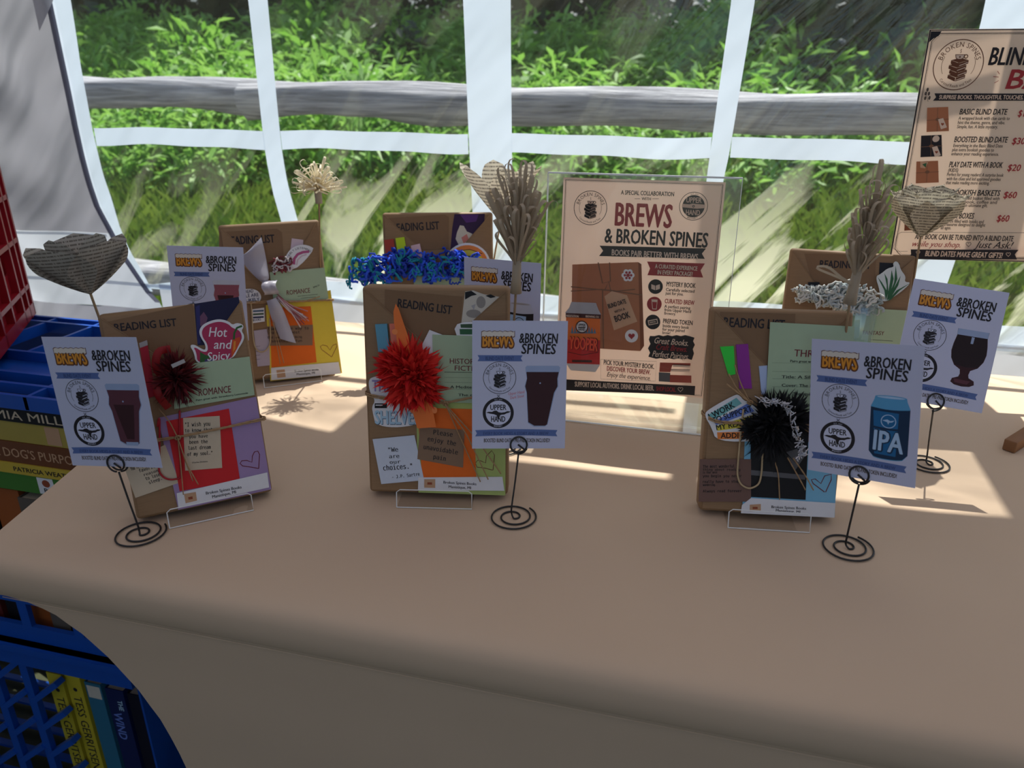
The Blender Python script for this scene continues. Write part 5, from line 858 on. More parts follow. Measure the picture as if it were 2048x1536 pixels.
# seams sewn into the cloth
g = G()
g.grid([[(-2.2 + 4.4 * k / 90, wy(-2.2 + 4.4 * k / 90, .757) - .0015, .757 + dz + .004 * math.sin(3 * (-2.2 + 4.4 * k / 90))) for k in range(91)] for dz in (-.004, .004)], M_TENT, True)
tag(g.build('trim_1', smooth=True), kind='structure')
g = G()
g.grid([[(-2.2 + .86 * k / 30, wy(-2.2 + .86 * k / 30, .885) - .0015, .872 + dz) for k in range(31)] for dz in (-.003, .003)], M_TENT, True)
tag(g.build('trim_2', smooth=True), kind='structure')

win = thing('window_1', None, None)
tag(win, kind='structure')
# panes: one clear sheet behind the strips
g = G()
rows = []
for i in range(41):
    z = .752 + (ZTOP - .752) * i / 40
    x0 = zip_x(z) + .01
    rows.append([(x0 + (1.32 - x0) * k / 80, wy(x0 + (1.32 - x0) * k / 80, z) + .003, z) for k in range(81)])
g.grid(rows[:29], M_VINYL, True)
g.build('pane', win, smooth=True)
g = G()
g.grid(rows[28:], M_VINYL_UP, True)  # unseen hazy vinyl above the view, added to dim sun on the table
g.build('dimming_pane', win, smooth=True)
strip('frame_left', lambda t: (zip_x(.745 + t * (ZTOP - .745)) - .002, .745 + t * (ZTOP - .745), max(pane_x(.745 + t * (ZTOP - .745)), zip_x(.745 + t * (ZTOP - .745)) + .012), .745 + t * (ZTOP - .745)), 60, M_STRIP, win, -.001)
strip('frame_bottom', lambda t: (-1.262 + 2.57 * t, .752, -1.262 + 2.57 * t, pane_bottom(-1.262 + 2.57 * t)), 70, M_STRIP, win, -.0015)


def vert(xl, xr):
    def fn(t):
        z = .795 + t * (ZTOP - .795)
        return (lerp_curve(xl, z), z, lerp_curve(xr, z), z)
    return strip('muntin', fn, 40, M_STRIP, win)


vert([(.79, -.862), (.85, -.875), (.922, -.888), (.985, -.899), (1.062, -.905), (1.36, -.904)], [(.79, -.822), (.85, -.835), (.926, -.848), (.999, -.861), (1.066, -.865), (1.36, -.862)])
vert([(.80, -.455), (.944, -.457), (1.079, -.461), (1.213, -.464), (1.36, -.468)], [(.8, -.374), (1.04, -.376), (1.36, -.377)])
vert([(.80, -.010), (1.04, -.009), (1.109, -.006), (1.33, .004)], [(.80, .017), (.927, .018), (1.032, .020), (1.071, .025), (1.11, .028), (1.33, .042)])
vert([(.80, .352), (.904, .367), (1.28, .386)], [(.80, .413), (.91, .426), (1.32, .459)])
vert([(.80, .80), (1.3, .82)], [(.80, .85), (1.3, .87)])


def horz(z0, z1):
    for xa, xb in ((-1.322, -.904), (-.864, -.463), (-.3767, -.007), (.028, .379), (.441, .813), (.863, 1.31)):
        def fn(t):
            x = xa + (xb - xa) * t
            w = .0022 * math.sin(15 * x) + .0015 * math.sin(31 * x + 1)
            return (x, z0 + w, x, z1 + w * .6)
        strip('muntin', fn, 20, M_STRIP, win, 0)


horz(1.073, 1.109)
horz(1.56, 1.60)
# dark zip tape along the left edge of the window
strip('zipper', lambda t: (zip_x(.72 + t * (ZTOP - .72)) - .010, .72 + t * (ZTOP - .72), zip_x(.72 + t * (ZTOP - .72)) + .006, .72 + t * (ZTOP - .72)), 60, M_ZIP, win, -.003)

# roof and far sides of the tent
g = G()
g.grid([[(-2.2 + 4.4 * k / 12, y, z + .03 * math.sin(3 * k)) for k in range(13)] for y, z in ((1.46, 2.15), (.9, 2.36), (0.0, 2.70), (-.9, 2.36), (-1.51, 2.15))], M_ROOF, False)
tag(g.build('ceiling', smooth=True), kind='structure')
g = G()
g.grid([[(-2.21, y, z) for y in (1.44, .7, 0, -.7, -1.5)] for z in (0, 1, 2.15)], M_TENT2)
tag(g.build('wall_left'), kind='structure')
g = G()
g.grid([[(2.21, y, z) for y in (1.44, .7, 0, -.7, -1.5)] for z in (0, 1, 2.15)], M_TENT2, True)
tag(g.build('wall_right'), kind='structure')
g = G()
for xa, xb in ((-2.2, -.55), (.75, 2.2)):
    g.grid([[(xa + (xb - xa) * k / 4, -1.505, z) for k in range(5)] for z in (0, 1, 2.15)], M_TENT2, True)
tag(g.build('wall_front'), kind='structure')

# ground
def gz(x, y):
    t = max(0.0, y - 2.3)
    s = min(1.0, t / 1.2)
    return 0.20 * t * s + 0.03 * math.sin(1.3 * x + .4) * s


g = G()
ys = [-3 + .5 * i for i in range(9)] + [1.6 + .4 * i for i in range(46)]
g.grid([[(-16 + .8 * k, y, gz(-16 + .8 * k, y)) for k in range(34)] for y in ys], leaf_mat('grassy_soil', (.028, .034, .010), (.055, .058, .018), 0.0, island=False))
tag(g.build('floor', smooth=True), kind='structure')

# grass blades
rng = np.random.default_rng(5)


def blades(name, n, xr, yr, h0, h1, w, mat):
    y = yr[0] + (yr[1] - yr[0]) * rng.random(n) ** 1.25
    x = xr[0] * (y / yr[1] * .8 + .2) + (xr[1] - xr[0]) * (y / yr[1] * .8 + .2) * rng.random(n)
    t = np.maximum(0, y - 2.3)
    z = .20 * t * np.minimum(1, t / 1.2) + .03 * np.sin(1.3 * x + .4) * np.minimum(1, t / 1.2)
    h = h0 + (h1 - h0) * rng.random(n)
    a = rng.random(n) * 2 * np.pi
    b = rng.normal(0, .35, n)
    c = rng.normal(0, .25, n)
    ww = w * (.6 + .8 * rng.random(n))
    V = np.zeros((n, 4, 3))
    V[:, 0] = np.stack([x - ww * np.cos(a), y - ww * np.sin(a), z - .02], 1)
    V[:, 1] = np.stack([x + ww * np.cos(a), y + ww * np.sin(a), z - .02], 1)
    V[:, 2] = np.stack([x + b * h * .3 + ww * .7 * np.cos(a), y + c * h * .3 + ww * .7 * np.sin(a), z + h * .62], 1)
    V[:, 3] = np.stack([x + b * h, y + c * h, z + h], 1)
    me = bpy.data.meshes.new(name)
    me.vertices.add(4 * n)
    me.vertices.foreach_set('co', V.reshape(-1))
    li = np.tile(np.array([0, 1, 2, 0, 2, 3]), (n, 1)) + (np.arange(n) * 4)[:, None]
    me.loops.add(6 * n)
    me.loops.foreach_set('vertex_index', li.reshape(-1).astype(np.int32))
    me.polygons.add(2 * n)
    me.polygons.foreach_set('loop_start', np.arange(0, 6 * n, 3, dtype=np.int32))
    me.polygons.foreach_set('loop_total', np.full(2 * n, 3, dtype=np.int32))
    me.update(calc_edges=True)
    me.materials.append(mat)
    return link(name, me)


M_GRASS = leaf_mat('meadow_grass', (.08, .17, .012), (.26, .36, .05), 0.45)
M_FERN = leaf_mat('fern_leaf', (.17, .40, .045), (.34, .58, .12), 0.45)
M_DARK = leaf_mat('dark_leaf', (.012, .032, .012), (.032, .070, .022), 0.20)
M_TRUNK = paper('bark', (.035, .030, .028), rough=0.9, var=0.3, scale=8.0)
gr = blades('meadow_grass', 120000, (-5.2, 3.4), (1.95, 6.6), .14, .36, .0027, M_GRASS)
tag(gr, 'tall green meadow grass growing around and beyond the rail fence', 'grass', kind='stuff')

# bright fern and weed clumps on the bank
def clump_mesh(seed, n, rx, hh, lw, ll, mat):
    r = random.Random(seed)
    g = G()
    for i in range(n):
        t = r.random() * 2 * math.pi
        u = math.sqrt(r.random())
        x, y = rx * u * math.cos(t), rx * u * math.sin(t)
        z = hh * (1 - .65 * u * u) * (.25 + .75 * r.random())
        d = Vector((math.cos(t) * .8 + r.gauss(0, .5), math.sin(t) * .8 + r.gauss(0, .5), r.gauss(.25, .5))).normalized()
        s = d.cross(Vector((r.gauss(0, .4), r.gauss(0, .4), 1))).normalized()
        l, w = ll * (.5 + r.random()), lw * (.5 + r.random())
        p = Vector((x, y, z))
        g.add([p, p + d * l * .5 + s * w, p + d * l + Vector((0, 0, -.2 * l)), p + d * l * .5 - s * w], [(0, 1, 2, 3)], mat)
    return g.mesh('clump')


def mesh_xyz(me):
    a = np.empty(len(me.vertices) * 3)
    me.vertices.foreach_get('co', a)
    return a.reshape(-1, 3)


fern_co = []
for s in range(4):
    me = clump_mesh(s, 2000, .48 + .06 * s, .72 + .05 * s, .016, .12, M_FERN)
    fern_co.append(mesh_xyz(me))
    bpy.data.meshes.remove(me)
rr = random.Random(11)
parts = []
n = 0
for row, (y0, cnt) in enumerate(((4.7, 15), (5.3, 17), (5.9, 19), (6.5, 20), (7.1, 22), (7.7, 22))):
    for i in range(cnt):
        x = -6.6 - .25 * row + (8.6 + .5 * row) * (i + rr.random() * .8) / cnt
        y = y0 + rr.uniform(-.3, .3)
        if x > .40 and row > 1:
            continue
        a, sc = rr.random() * 6.28, rr.uniform(.85, 1.25)
        co = fern_co[n % 4] * sc
        ca, sa = math.cos(a), math.sin(a)
        parts.append(np.stack([co[:, 0] * ca - co[:, 1] * sa + x, co[:, 0] * sa + co[:, 1] * ca + y, co[:, 2] + gz(x, y) - .03], 1))
        n += 1
V = np.concatenate(parts)
nq = len(V) // 4
me = bpy.data.meshes.new('fern_bank')
me.vertices.add(len(V))
me.vertices.foreach_set('co', V.reshape(-1))
me.loops.add(4 * nq)
me.loops.foreach_set('vertex_index', np.arange(4 * nq, dtype=np.int32))
me.polygons.add(nq)
me.polygons.foreach_set('loop_start', np.arange(0, 4 * nq, 4, dtype=np.int32))
me.polygons.foreach_set('loop_total', np.full(nq, 4, dtype=np.int32))
me.update(calc_edges=True)
me.materials.append(M_FERN)
tag(link('fern_bank', me), 'dense bright green ferns and weeds covering the bank beyond the fence', 'ferns', kind='stuff')

# dark trees of the wood
def tree(x, y, seed, label, r0=.10, h=6.5, crown=1.7, low=.9, nleaf=2600, group=None, lean=0.0):
    r = random.Random(seed)
    z0 = gz(x, y)
    t = thing('forest_tree', label, 'tree', Matrix.Translation((x, y, z0)), group)
    g = G()
    pts = [(lean * k + .04 * math.sin(k * 1.7 + seed), .03 * math.cos(k * 2.1 + seed), -.1 + h * k / 8) for k in range(9)]
    g.tube(pts, r0, M_TRUNK, 8, r1=r0 * .3)
    g.build('trunk', t, smooth=True)
    g = G()
    for i in range(nleaf):
        a = r.random() * 6.283
        k = r.random()
        zz = low + (h * 1.05 - low) * k
        R = crown * (1 - .55 * k) * (.3 + .7 * math.sqrt(r.random())) * (.65 if zz < low + .6 else 1)
        p = Vector((R * math.cos(a) + lean * 8 * k, R * math.sin(a), zz + r.gauss(0, .12)))
        d = Vector((r.gauss(0, 1), r.gauss(0, 1), r.gauss(-.2, .5))).normalized()
        s = d.orthogonal().normalized()
        l, w = r.uniform(.12, .27), r.uniform(.05, .11)
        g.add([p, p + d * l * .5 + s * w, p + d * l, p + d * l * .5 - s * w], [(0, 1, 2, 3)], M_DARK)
    tag(g.build('foliage', t), kind='stuff')
    return t


lab = 'dark leafy tree standing at the edge of the wood beyond the meadow'
i = 0
for x in (-9.6, -8.5, -7.6, -6.5, -5.6, -4.6, -3.5, -2.6, -1.7):
    tree(x, 9.4 + .5 * math.sin(i * 2.2), 20 + i, lab, low=.15 + .15 * math.sin(i * 1.7), group='trees along the wood edge beyond the meadow', r0=.09 + .03 * (i % 2))
    i += 1
for x, y, s in ((-.42, 9.1, 40), (-.08, 9.4, 41), (.42, 8.9, 42), (1.0, 9.3, 43)):
    tree(x, y, s, 'tree with bare dark lower trunk in the gap at the right of the wood', low=1.9, r0=.085, group='bare trunked trees in the gap of the wood', nleaf=1800)
for x, y, s in ((1.9, 8.2, 50), (3.0, 8.6, 51)):
    tree(x, y, s, 'dark leafy tree with low branches beyond the right end of the meadow', low=.25, r0=.12, crown=1.6, nleaf=3200, group='low branched trees at the right of the meadow')
i = 0
for x in [-14 + 1.5 * q for q in range(14)]:
    tree(x + .7 * math.sin(i * 1.9), 11.6 + .6 * math.cos(i), 70 + i, 'shaded tree deeper in the wood behind the first row', low=.2, nleaf=2200, crown=2.0, group='shaded trees deeper in the wood')
    i += 1


def bush(x, y, s, sc, label, flat=1.0):
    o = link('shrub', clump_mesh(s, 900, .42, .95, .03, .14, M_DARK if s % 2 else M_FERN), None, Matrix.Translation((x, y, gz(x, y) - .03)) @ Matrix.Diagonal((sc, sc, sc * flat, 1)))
    tag(o, label, 'shrub')


bush(-2.45, 5.9, 101, .75, 'narrow dark green shrub standing in the bright ferns behind the middle left pane', 1.5)
bush(.95, 6.3, 103, 1.9, 'broad dark shrub beyond the fence to the left of the big menu poster', 1.0)
bush(1.65, 6.2, 105, 1.8, 'dark shrub beyond the fence half hidden behind the big menu poster', 1.1)
bush(.15, 5.6, 104, .7, 'light green weedy bush just beyond the fence right of the acrylic sign', .8)


# split-rail fence
def log(x0, x1, yc, z0, z1, r, seed, parent, drop):
    rx = random.Random(seed)
    g = G()
    n = 40
    ph = rx.random() * 6
    rows = []
    for i in range(n + 1):
        t = i / n
        x = x0 + (x1 - x0) * t
        zc = z0 + (z1 - z0) * t
        row = []
        for k in range(15):
            a = 2 * math.pi * k / 14
            rad_ = r * (1 + .10 * math.sin(3 * a + ph) + .05 * math.sin(5 * a + 2 * ph + 3 * t))
            cy, cz = math.cos(a), math.sin(a)
            zz = cz * rad_
            if zz < 0:
                zz *= 1 + drop(x)
            yy = cy * rad_ * .95
            for nyy, nzz, lim in ((-1.0, 0.0, .66), (-.62, .785, .70), (.0, 1.0, .90), (-.5, -.866, .86)):
                dd = nyy * yy + nzz * zz - lim * r
                if dd > 0:
                    yy, zz = yy - dd * nyy, zz - dd * nzz
            row.append((x, yc + yy + .01 * math.sin(4 * x + ph), zc + zz + .006 * math.sin(9 * x + k)))
        rows.append(row)
    g.grid(rows, M_RAIL, True)
    g.add(rows[0][:-1], [tuple(range(14))], M_RAIL)
    g.add(rows[-1][:-1], [tuple(range(13, -1, -1))], M_RAIL)
    g.build('rail', parent, smooth=True)


fence = thing('rail_fence', 'weathered grey split rail fence standing just outside the tent window', 'fence', Matrix.Translation((0, 2.2, 0)))
bump1 = lambda x: .42 * math.exp(-((x + 1.42) / .10) ** 2)
bump2 = lambda x: .30 * math.exp(-((x + 1.42) / .10) ** 2) - .35 * math.exp(-((x + 1.18) / .14) ** 2) + .25 * math.exp(-((x + .82) / .09) ** 2)
log(-3.4, -1.36, .02, 1.195, 1.165, .052, 1, fence, bump1)
log(-1.42, 2.2, -.03, 1.160, 1.088, .057, 3, fence, bump2)
log(-3.4, -1.36, .03, .545, .55, .065, 5, fence, lambda x: 0)
log(-1.42, 2.2, -.03, .55, .515, .062, 6, fence, lambda x: 0)
for x in (-3.35, 2.15):
    g = G()
    g.tube([(x, .09, -.1), (x + .01, .09, .6), (x, .09, 1.38)], .075, M_RAIL, 10)
    g.build('post', fence, smooth=True)

# ------------------------------------------------------------ covered table
def top_x(y):
    return lerp_curve([(.498, -.712), (.546, -.727), (.694, -.761), (.736, -.771), (1.37, -.805)], y)


def arch_x(z):
    return lerp_curve([(0, -.455), (.30, -.487), (.492, -.524), (.544, -.537), (.583, -.555), (.624, -.583), (.652, -.608), (.673, -.636), (.683, -.663), (.687, -.690), (.691, -.708), (.70, -.712)], z)


prof = [(1.372, 0.0), (1.370, .60), (1.368, .70), (1.364, .733), (1.354, .74)]
prof += [(1.30 - .05 * i, .74) for i in range(16)] + [(.535, .74), (.518, .7392), (.508, .7365), (.5015, .731), (.4985, .722), (.499, .706), (.502, .695), (.5045, .690), (.5065, .687)]
prof += [(.5075, .684), (.508, .678), (.5085, .672), (.509, .662), (.510, .652), (.511, .638), (.512, .624), (.513, .604), (.514, .583), (.515, .56), (.516, .544), (.518, .517), (.519, .492), (.522, .40), (.526, .30), (.530, .15), (.534, 0.0)]
g = G()
rows = []
for y, z in prof:
    x0 = top_x(y) if z > .70 else (arch_x(z) if y < .9 else -.80)
    if y > .9 and z <= .70:
        x0 = -.80
    rows.append([(x0 + (1.20 - x0) * (k / 64) ** 1.15, y, z + (0.0003 * math.sin(5 * k) * math.sin(9 * y) if z == .74 and y > .6 else 0)) for k in range(65)])
g.grid(rows, M_CLOTH, True)
# left end hem
rows = []
for i in range(14):
    y = .502 + (1.36 - .502) * i / 13
    x = top_x(y)
    rows.append([(x, y, .7398), (x - .006, y, .735), (x - .007, y, .70), (x - .004, y, .685)])
g.grid(rows, M_CLOTH, False)
tbl = thing('covered_table', 'long table under a stretched beige cover with a curved cut-out at its left corner', 'table', Matrix.Translation((0, 0, 0)))
g.build('table_cover', tbl, smooth=True)
g = G()
for z, d in ((.689, .0007), (.684, .0006)):
    g.tube([(-.70 + 1.88 * k / 40, .5055 if z > .686 else .5075, z) for k in range(41)], d, M_CLOTH, 4)
g.build('hem_seam', tbl, smooth=True)
g = G()
g.box((-.68, .53, .70), (1.15, 1.34, .735), M_WOOD)
g.build('table_top', tbl)
for x in (-.50, 1.0):
    for y in (.58, 1.28):
        g = G()
        g.tube([(x, y, 0), (x, y, .70)], .014, M_WIRE, 8)
        g.build('leg', tbl)

# ------------------------------------------------------------ wrapped packages
PK = {  # base point, yaw, lean, width, height
    'FL': ((-.528, .638, .7475), .698, .223, .147, .2295),
    'FM': ((-.279, .730, .7475), .205, .154, .165, .2445),
    'FR': ((.095, .779, .7475), .139, .231, .149, .2305),
    'BL': ((-.648, 1.03, .7475), .610, .20, .155, .2505),
    'BM': ((-.406, 1.10, .7475), .290, .20, .177, .2645),
    'BR': ((.191, 1.055, .7475), -.09, .20, .160, .2425)}
WHERE = {'FL': 'front left', 'FM': 'front middle', 'FR': 'front right', 'BL': 'back left', 'BM': 'back middle', 'BR': 'back right'}
PKLAB = {'FL': 'kraft wrapped book package with lavender card and red square, nearest the left table edge',
         'FM': 'kraft wrapped book package carrying a fluffy red feather pompom',
         'FR': 'kraft wrapped book package carrying a shaggy black pompom',
         'BL': 'kraft wrapped book package with a silver ribbon and yellow card, under the window',
         'BM': 'kraft wrapped book package topped by bright blue yarn, behind the red pompom package',
         'BR': 'kraft wrapped book package with a green leaf sticker, behind the black pompom package'}
DEP = .030
MPK = {k: board(v[0], v[1], v[2]) for k, v in PK.items()}
VPT = {'FL': (.004, .66), 'FM': (0, .69), 'FR': (.004, .66), 'BL': (.006, .62), 'BM': (.006, .66), 'BR': (.0, .60)}


def k2(p, z=0.0):
    if isinstance(p[0], tuple):
        p = p[0]
    return Vector((p[0] * .001, p[1] * .001, z))


def sm_path(pts, n=6):
    """Catmull-Rom"""
    P = [Vector(p) for p in pts]
    if len(P) < 3:
        return P
    P = [P[0] * 2 - P[1]] + P + [P[-1] * 2 - P[-2]]
    out = []
    for i in range(1, len(P) - 2):
        for k in range(n):
            t = k / n
            a, b, c, d = P[i - 1], P[i], P[i + 1], P[i + 2]
            out.append(.5 * ((2 * b) + (c - a) * t + (2 * a - 5 * b + 4 * c - d) * t * t + (3 * b - a - 3 * c + d) * t ** 3))
    out.append(P[-2])
    return out


def twine(g, pts, r=.0009):
    """two-ply cord"""
    Q = [Vector(p) for p in pts]
    P = []
    for a, b in zip(Q, Q[1:]):
        m = max(2, int((b - a).length / .004))
        P += [a.lerp(b, k / m) for k in range(m)]
    P.append(Q[-1])
    for _ in range(2):
        P = [P[0]] + [(P[i - 1] + P[i] * 2 + P[i + 1]) / 4 for i in range(1, len(P) - 1)] + [P[-1]]
    for ph in (0, math.pi):
        q = []
        for i, p in enumerate(P):
            a = i * 1.4 + ph
            q.append(p + Vector((0, math.cos(a), math.sin(a))) * r * .55)
        g.tube(q, r * .75, M_TWINE, 5)


def flat_item(name, label, cat, M, pts_mm, z, th, mat_name, prints, group=None):
    cx = sum(p[0] for p in pts_mm) / len(pts_mm) * .001
    cy = sum(p[1] for p in pts_mm) / len(pts_mm) * .001
    g = G()
    g.slab([(p[0] * .001 - cx, p[1] * .001 - cy) for p in pts_mm], 0, th, ink(mat_name))
    o = g.build(name, None, M @ Matrix.Translation((cx, cy, z)))
    if label:
        tag(o, label, cat, group)
    add_prints(o, prints, cx, cy, th)
    return o


def shift(items, dx, dy):
    out = []
    for it in items:
        if it[0] == 't':
            out.append(it[:2] + (it[2] - dx, it[3] - dy) + it[4:])
        elif it[0] == 'p':
            out.append((it[0], it[1], [(a - dx, b - dy) for a, b in it[2]]))
        elif it[0] == 'l':
            out.append((it[0], it[1], it[2], [(a - dx, b - dy) for a, b in it[3]]))
        elif it[0] == 'e':
            out.append((it[0], it[1], it[2] - dx, it[3] - dy) + it[4:])
        elif it[0] == 'arc':
            out.append(it[:3] + (it[3] - dx, it[4] - dy) + it[5:])
    return out


def add_prints(o, prints, cx, cy, z):
    its = shift(prints, cx * 1000, cy * 1000)
    art = [i for i in its if not is_text(i)]
    txt = [i for i in its if is_text(i)]
    zz = z + .00008
    if art:
        p = Print(zz)
        p.run(art)
        zz = p.z
        p.build('printed_picture', o)
    for grp in ([txt[:1], txt[1:]] if any(i[1] == 'SHELVES' for i in txt) else [txt]):
        if grp:
            p = Print(zz)
            p.run(grp)
            p.build('lettering', o)


for k, (c, yaw, lean, W, H) in PK.items():
    M = MPK[k]
    D = DATA
    pk = thing('wrapped_package', PKLAB[k], 'package', M)
    g = G()
    # slightly puffed paper box
    nx, ny = 6, 8
    g.box((-W / 2, 0, -DEP), (W / 2, H, 0), M_KRAFT)
    o = g.build('wrapping', pk)
    bevel(o, .0045, 3)
    vx, vy = VPT[k]
    vy *= H
    g = G()
    g.slab([(-W / 2 + .0035, H - .004), (vx, vy), (vx + .012, vy - .014), (vx + .012, .004), (-W / 2 + .0035, .004)], .0012, .0016, M_KRAFT)
    g.tube([(-W / 2 + .0035, H - .004, .0017), (vx, vy, .0018)], .0005, M_KRAFT, 5)
    g.build('pocket_flap', pk)
    g = G()
    g.slab([(W / 2 - .0035, H - .004), (vx + .001, vy), (vx - .010, vy - .012), (vx - .010, .004), (W / 2 - .0035, .004)], .0017, .0021, M_KRAFT)
    g.tube([(W / 2 - .0035, H - .004, .0022), (vx, vy, .0023)], .0005, M_KRAFT, 5)
    g.build('pocket_flap', pk)
    X = D[k + '_x']
    z, poly, prints = X['label']
    cx = sum(p[0] for p in poly) / len(poly) * .001
    cy = sum(p[1] for p in poly) / len(poly) * .001
    g = G()
    g.slab([(p[0] * .001 - cx, p[1] * .001 - cy) for p in poly], 0, .0002, ink('white'))
    lb = g.build('address_label', pk, Matrix.Translation((cx, cy, z * .001)))
    tag(lb, 'white address label')
    add_prints(lb, prints, cx, cy, .0002)
    # twine all the way round, knot and loose ends
    band = X['band']
    y0, y1 = band[0][1] * .001, band[-1][1] * .001
    g = G()
    for off in (0, .0022):
        lp = [Vector((-W / 2 - .0012, y0 + off, -.004))] + [k2(p, .0058) + Vector((0, off * (1 if abs(i - len(band) / 2) > .8 else .4), 0)) for i, p in enumerate(band)] + [Vector((W / 2 + .0012, y1 + off, -.004)), Vector((W / 2 + .0012, y1 + off, -DEP + .003)), Vector((W / 2 - .004, y1 + off, -DEP - .0012)), Vector((-W / 2 + .004, y0 + off, -DEP - .0012)), Vector((-W / 2 - .0012, y0 + off, -DEP + .003)), Vector((-W / 2 - .0012, y0 + off, -.004))]
        if lp[1].x < -W / 2:
            lp[1].x = -W / 2 + .002
        twine(g, lp)
    tw = g.build('twine', pk, smooth=True)
    g = G()
    kn = k2(X['knot'], .0075)
    for q in range(5):
        a = q * 1.3
        g.tube([kn + Vector((.0028 * math.cos(t * 1.05 + a), .0022 * math.sin(t * 1.05 + a), .0012 * math.sin(3 * t + a))) for t in range(6)], .0010, M_TWINE, 5)
    for i, tl in enumerate(X['tails']):
        twine(g, [k2(p, .0085 + .002 * (i % 3)) for p in tl], .0008)
    tag(g.build('twine_bow', pk, smooth=True), None)

    for (name, cat, label, z, col, poly, prints) in D[k]:
        th = .0035 if cat == 'marker' else (.0006 if cat == 'sticker' else .0003)
        z0 = z * .001 if z > 2 else .0002 + .0003 * (z - .4)
        flat_item(name, label, cat, M, poly, z0, th if z > 2 else (.0025 if cat == 'marker' else .0003), col, prints)

    # clear easel that carries the package
    e = thing('acrylic_easel', 'small clear acrylic easel holding up the %s package' % WHERE[k], 'easel', board((c[0], c[1], ZT), yaw, 0))
    ea = X['easel']
    ex0, ex1 = ea[0][0] * .001, ea[1][0] * .001
    g = G()
    zb = -DEP - .004
    g.box((ex0, 0.0001, zb - .05), (ex1, .0012, .022), M_ACRYL)
    g.build('base', e)
    g = G()
    g.add([(ex0, .0012, .022), (ex1, .0012, .022), (ex1, .019, .018), (ex1 - .004, .022, .0175), (ex0 + .004, .022, .0175), (ex0, .019, .018)], [(0, 1, 2, 3, 4, 5)], M_ACRYL)
    g.build('lip', e)
    g = G()
    tl = math.tan(lean)
    g.add([(ex0 + .01, .0012, zb - .0005), (ex1 - .01, .0012, zb - .0005), (ex1 - .01, .12, zb - .0005 - .12 * tl), (ex0 + .01, .12, zb - .0005 - .12 * tl)], [(0, 1, 2, 3)], M_ACRYL)
    g.build('back_rest', e)
    g = G()
    g.tube([(ex0, .0012, .022), (ex0, .019, .018), (ex0 + .004, .022, .0175), (ex1 - .004, .022, .0175), (ex1, .019, .018), (ex1, .0012, .022), (ex0, .0012, .022)], .0006, M_EDGE, 5)
    g.build('polished_edge', e)

# ------------------------------------------------------------ pompoms, ribbons, paper clips on the packages
def soft(name, cols):
    return leaf_mat(name, cols[0], cols[1], 0.15, rough=0.8)


def feathers(g, c, rx, ry, rz, n, w, mat, seed, curl=.35):
    r = random.Random(seed)
    for i in range(n):
        d = Vector((r.gauss(0, 1), r.gauss(0, 1), abs(r.gauss(0, .8)))).normalized()
        k = .55 + .5 * r.random()
        tip = Vector((d.x * rx, d.y * ry, d.z * rz)) * k
        s = d.cross(Vector((r.gauss(0, 1), r.gauss(0, 1), r.gauss(0, 1)))).normalized() * w * (.5 + r.random())
        b = d.cross(s).normalized() * curl * tip.length * r.uniform(-1, 1)
        p0, p1, p2 = c + tip * .12, c + tip * .6 + b * .4, c + tip + b
        g.add([p0 - s * .4, p0 + s * .4, p1 + s, p2, p1 - s], [(0, 1, 2, 4), (4, 2, 3)], mat)


def yarn(g, c, rx, ry, rz, n, r_, mats, seed, L_=10):
    r = random.Random(seed)
    for i in range(n):
        p = Vector((r.gauss(0, .45) * rx, r.gauss(0, .45) * ry, r.uniform(0, 1) * rz))
        d = Vector((r.gauss(0, 1), r.gauss(0, 1), r.gauss(0, .5))).normalized()
        pts = [c + p]
        for j in range(L_):
            d = (d + Vector((r.gauss(0, .7), r.gauss(0, .7), r.gauss(0, .4)))).normalized()
            p = p + d * r_ * 2.2
            if abs(p.x) > rx:
                d.x *= -1
            if abs(p.y) > ry:
                d.y *= -1
            p.z = max(0, min(rz, p.z))
            pts.append(c + p)
        g.tube(pts, r_ * r.uniform(.8, 1.2), mats[r.randrange(len(mats))], 5)


def ribbon(g, A, B, mat, z=.010, bow=.006, n=6):
    """satin strip between two edge curves"""
    A, B = sm_path([k2(p) for p in A], 4), sm_path([k2(p) for p in B], 4)
    m = min(len(A), len(B))
    rows = []
    for i in range(m):
        a, b = A[i], B[i]
        rows.append([a.lerp(b, k / n) + Vector((0, 0, z + bow * math.sin(math.pi * k / n) + .002 * math.sin(i * .9))) for k in range(n + 1)])
    g.grid(rows, mat)


def path_ribbon(g, pts, w, mat, z):
    P = sm_path([k2(p) for p in pts], 5)
    rows = []
    for i, p in enumerate(P):
        d = P[min(i + 1, len(P) - 1)] - P[max(0, i - 1)]
        q = Vector((-d.y, d.x, 0)).normalized() * w / 2
        zz = z + .006 * math.sin(math.pi * i / (len(P) - 1))
        rows.append([p - q + Vector((0, 0, zz)), p + Vector((0, 0, zz + .0015)), p + q + Vector((0, 0, zz))])
    g.grid(rows, mat)


M_RIB = paper('red_satin', (.26, .006, .008), rough=0.4, var=.05)
M_CLIPR = paper('red_clip', (.42, .02, .03), rough=.35, var=0)
M_CLIPB = paper('beige_clip', (.50, .38, .22), rough=.35, var=0)
M_BEAD = paper('silver_thread', (.55, .56, .60), rough=.25, var=.2, metal=.6)

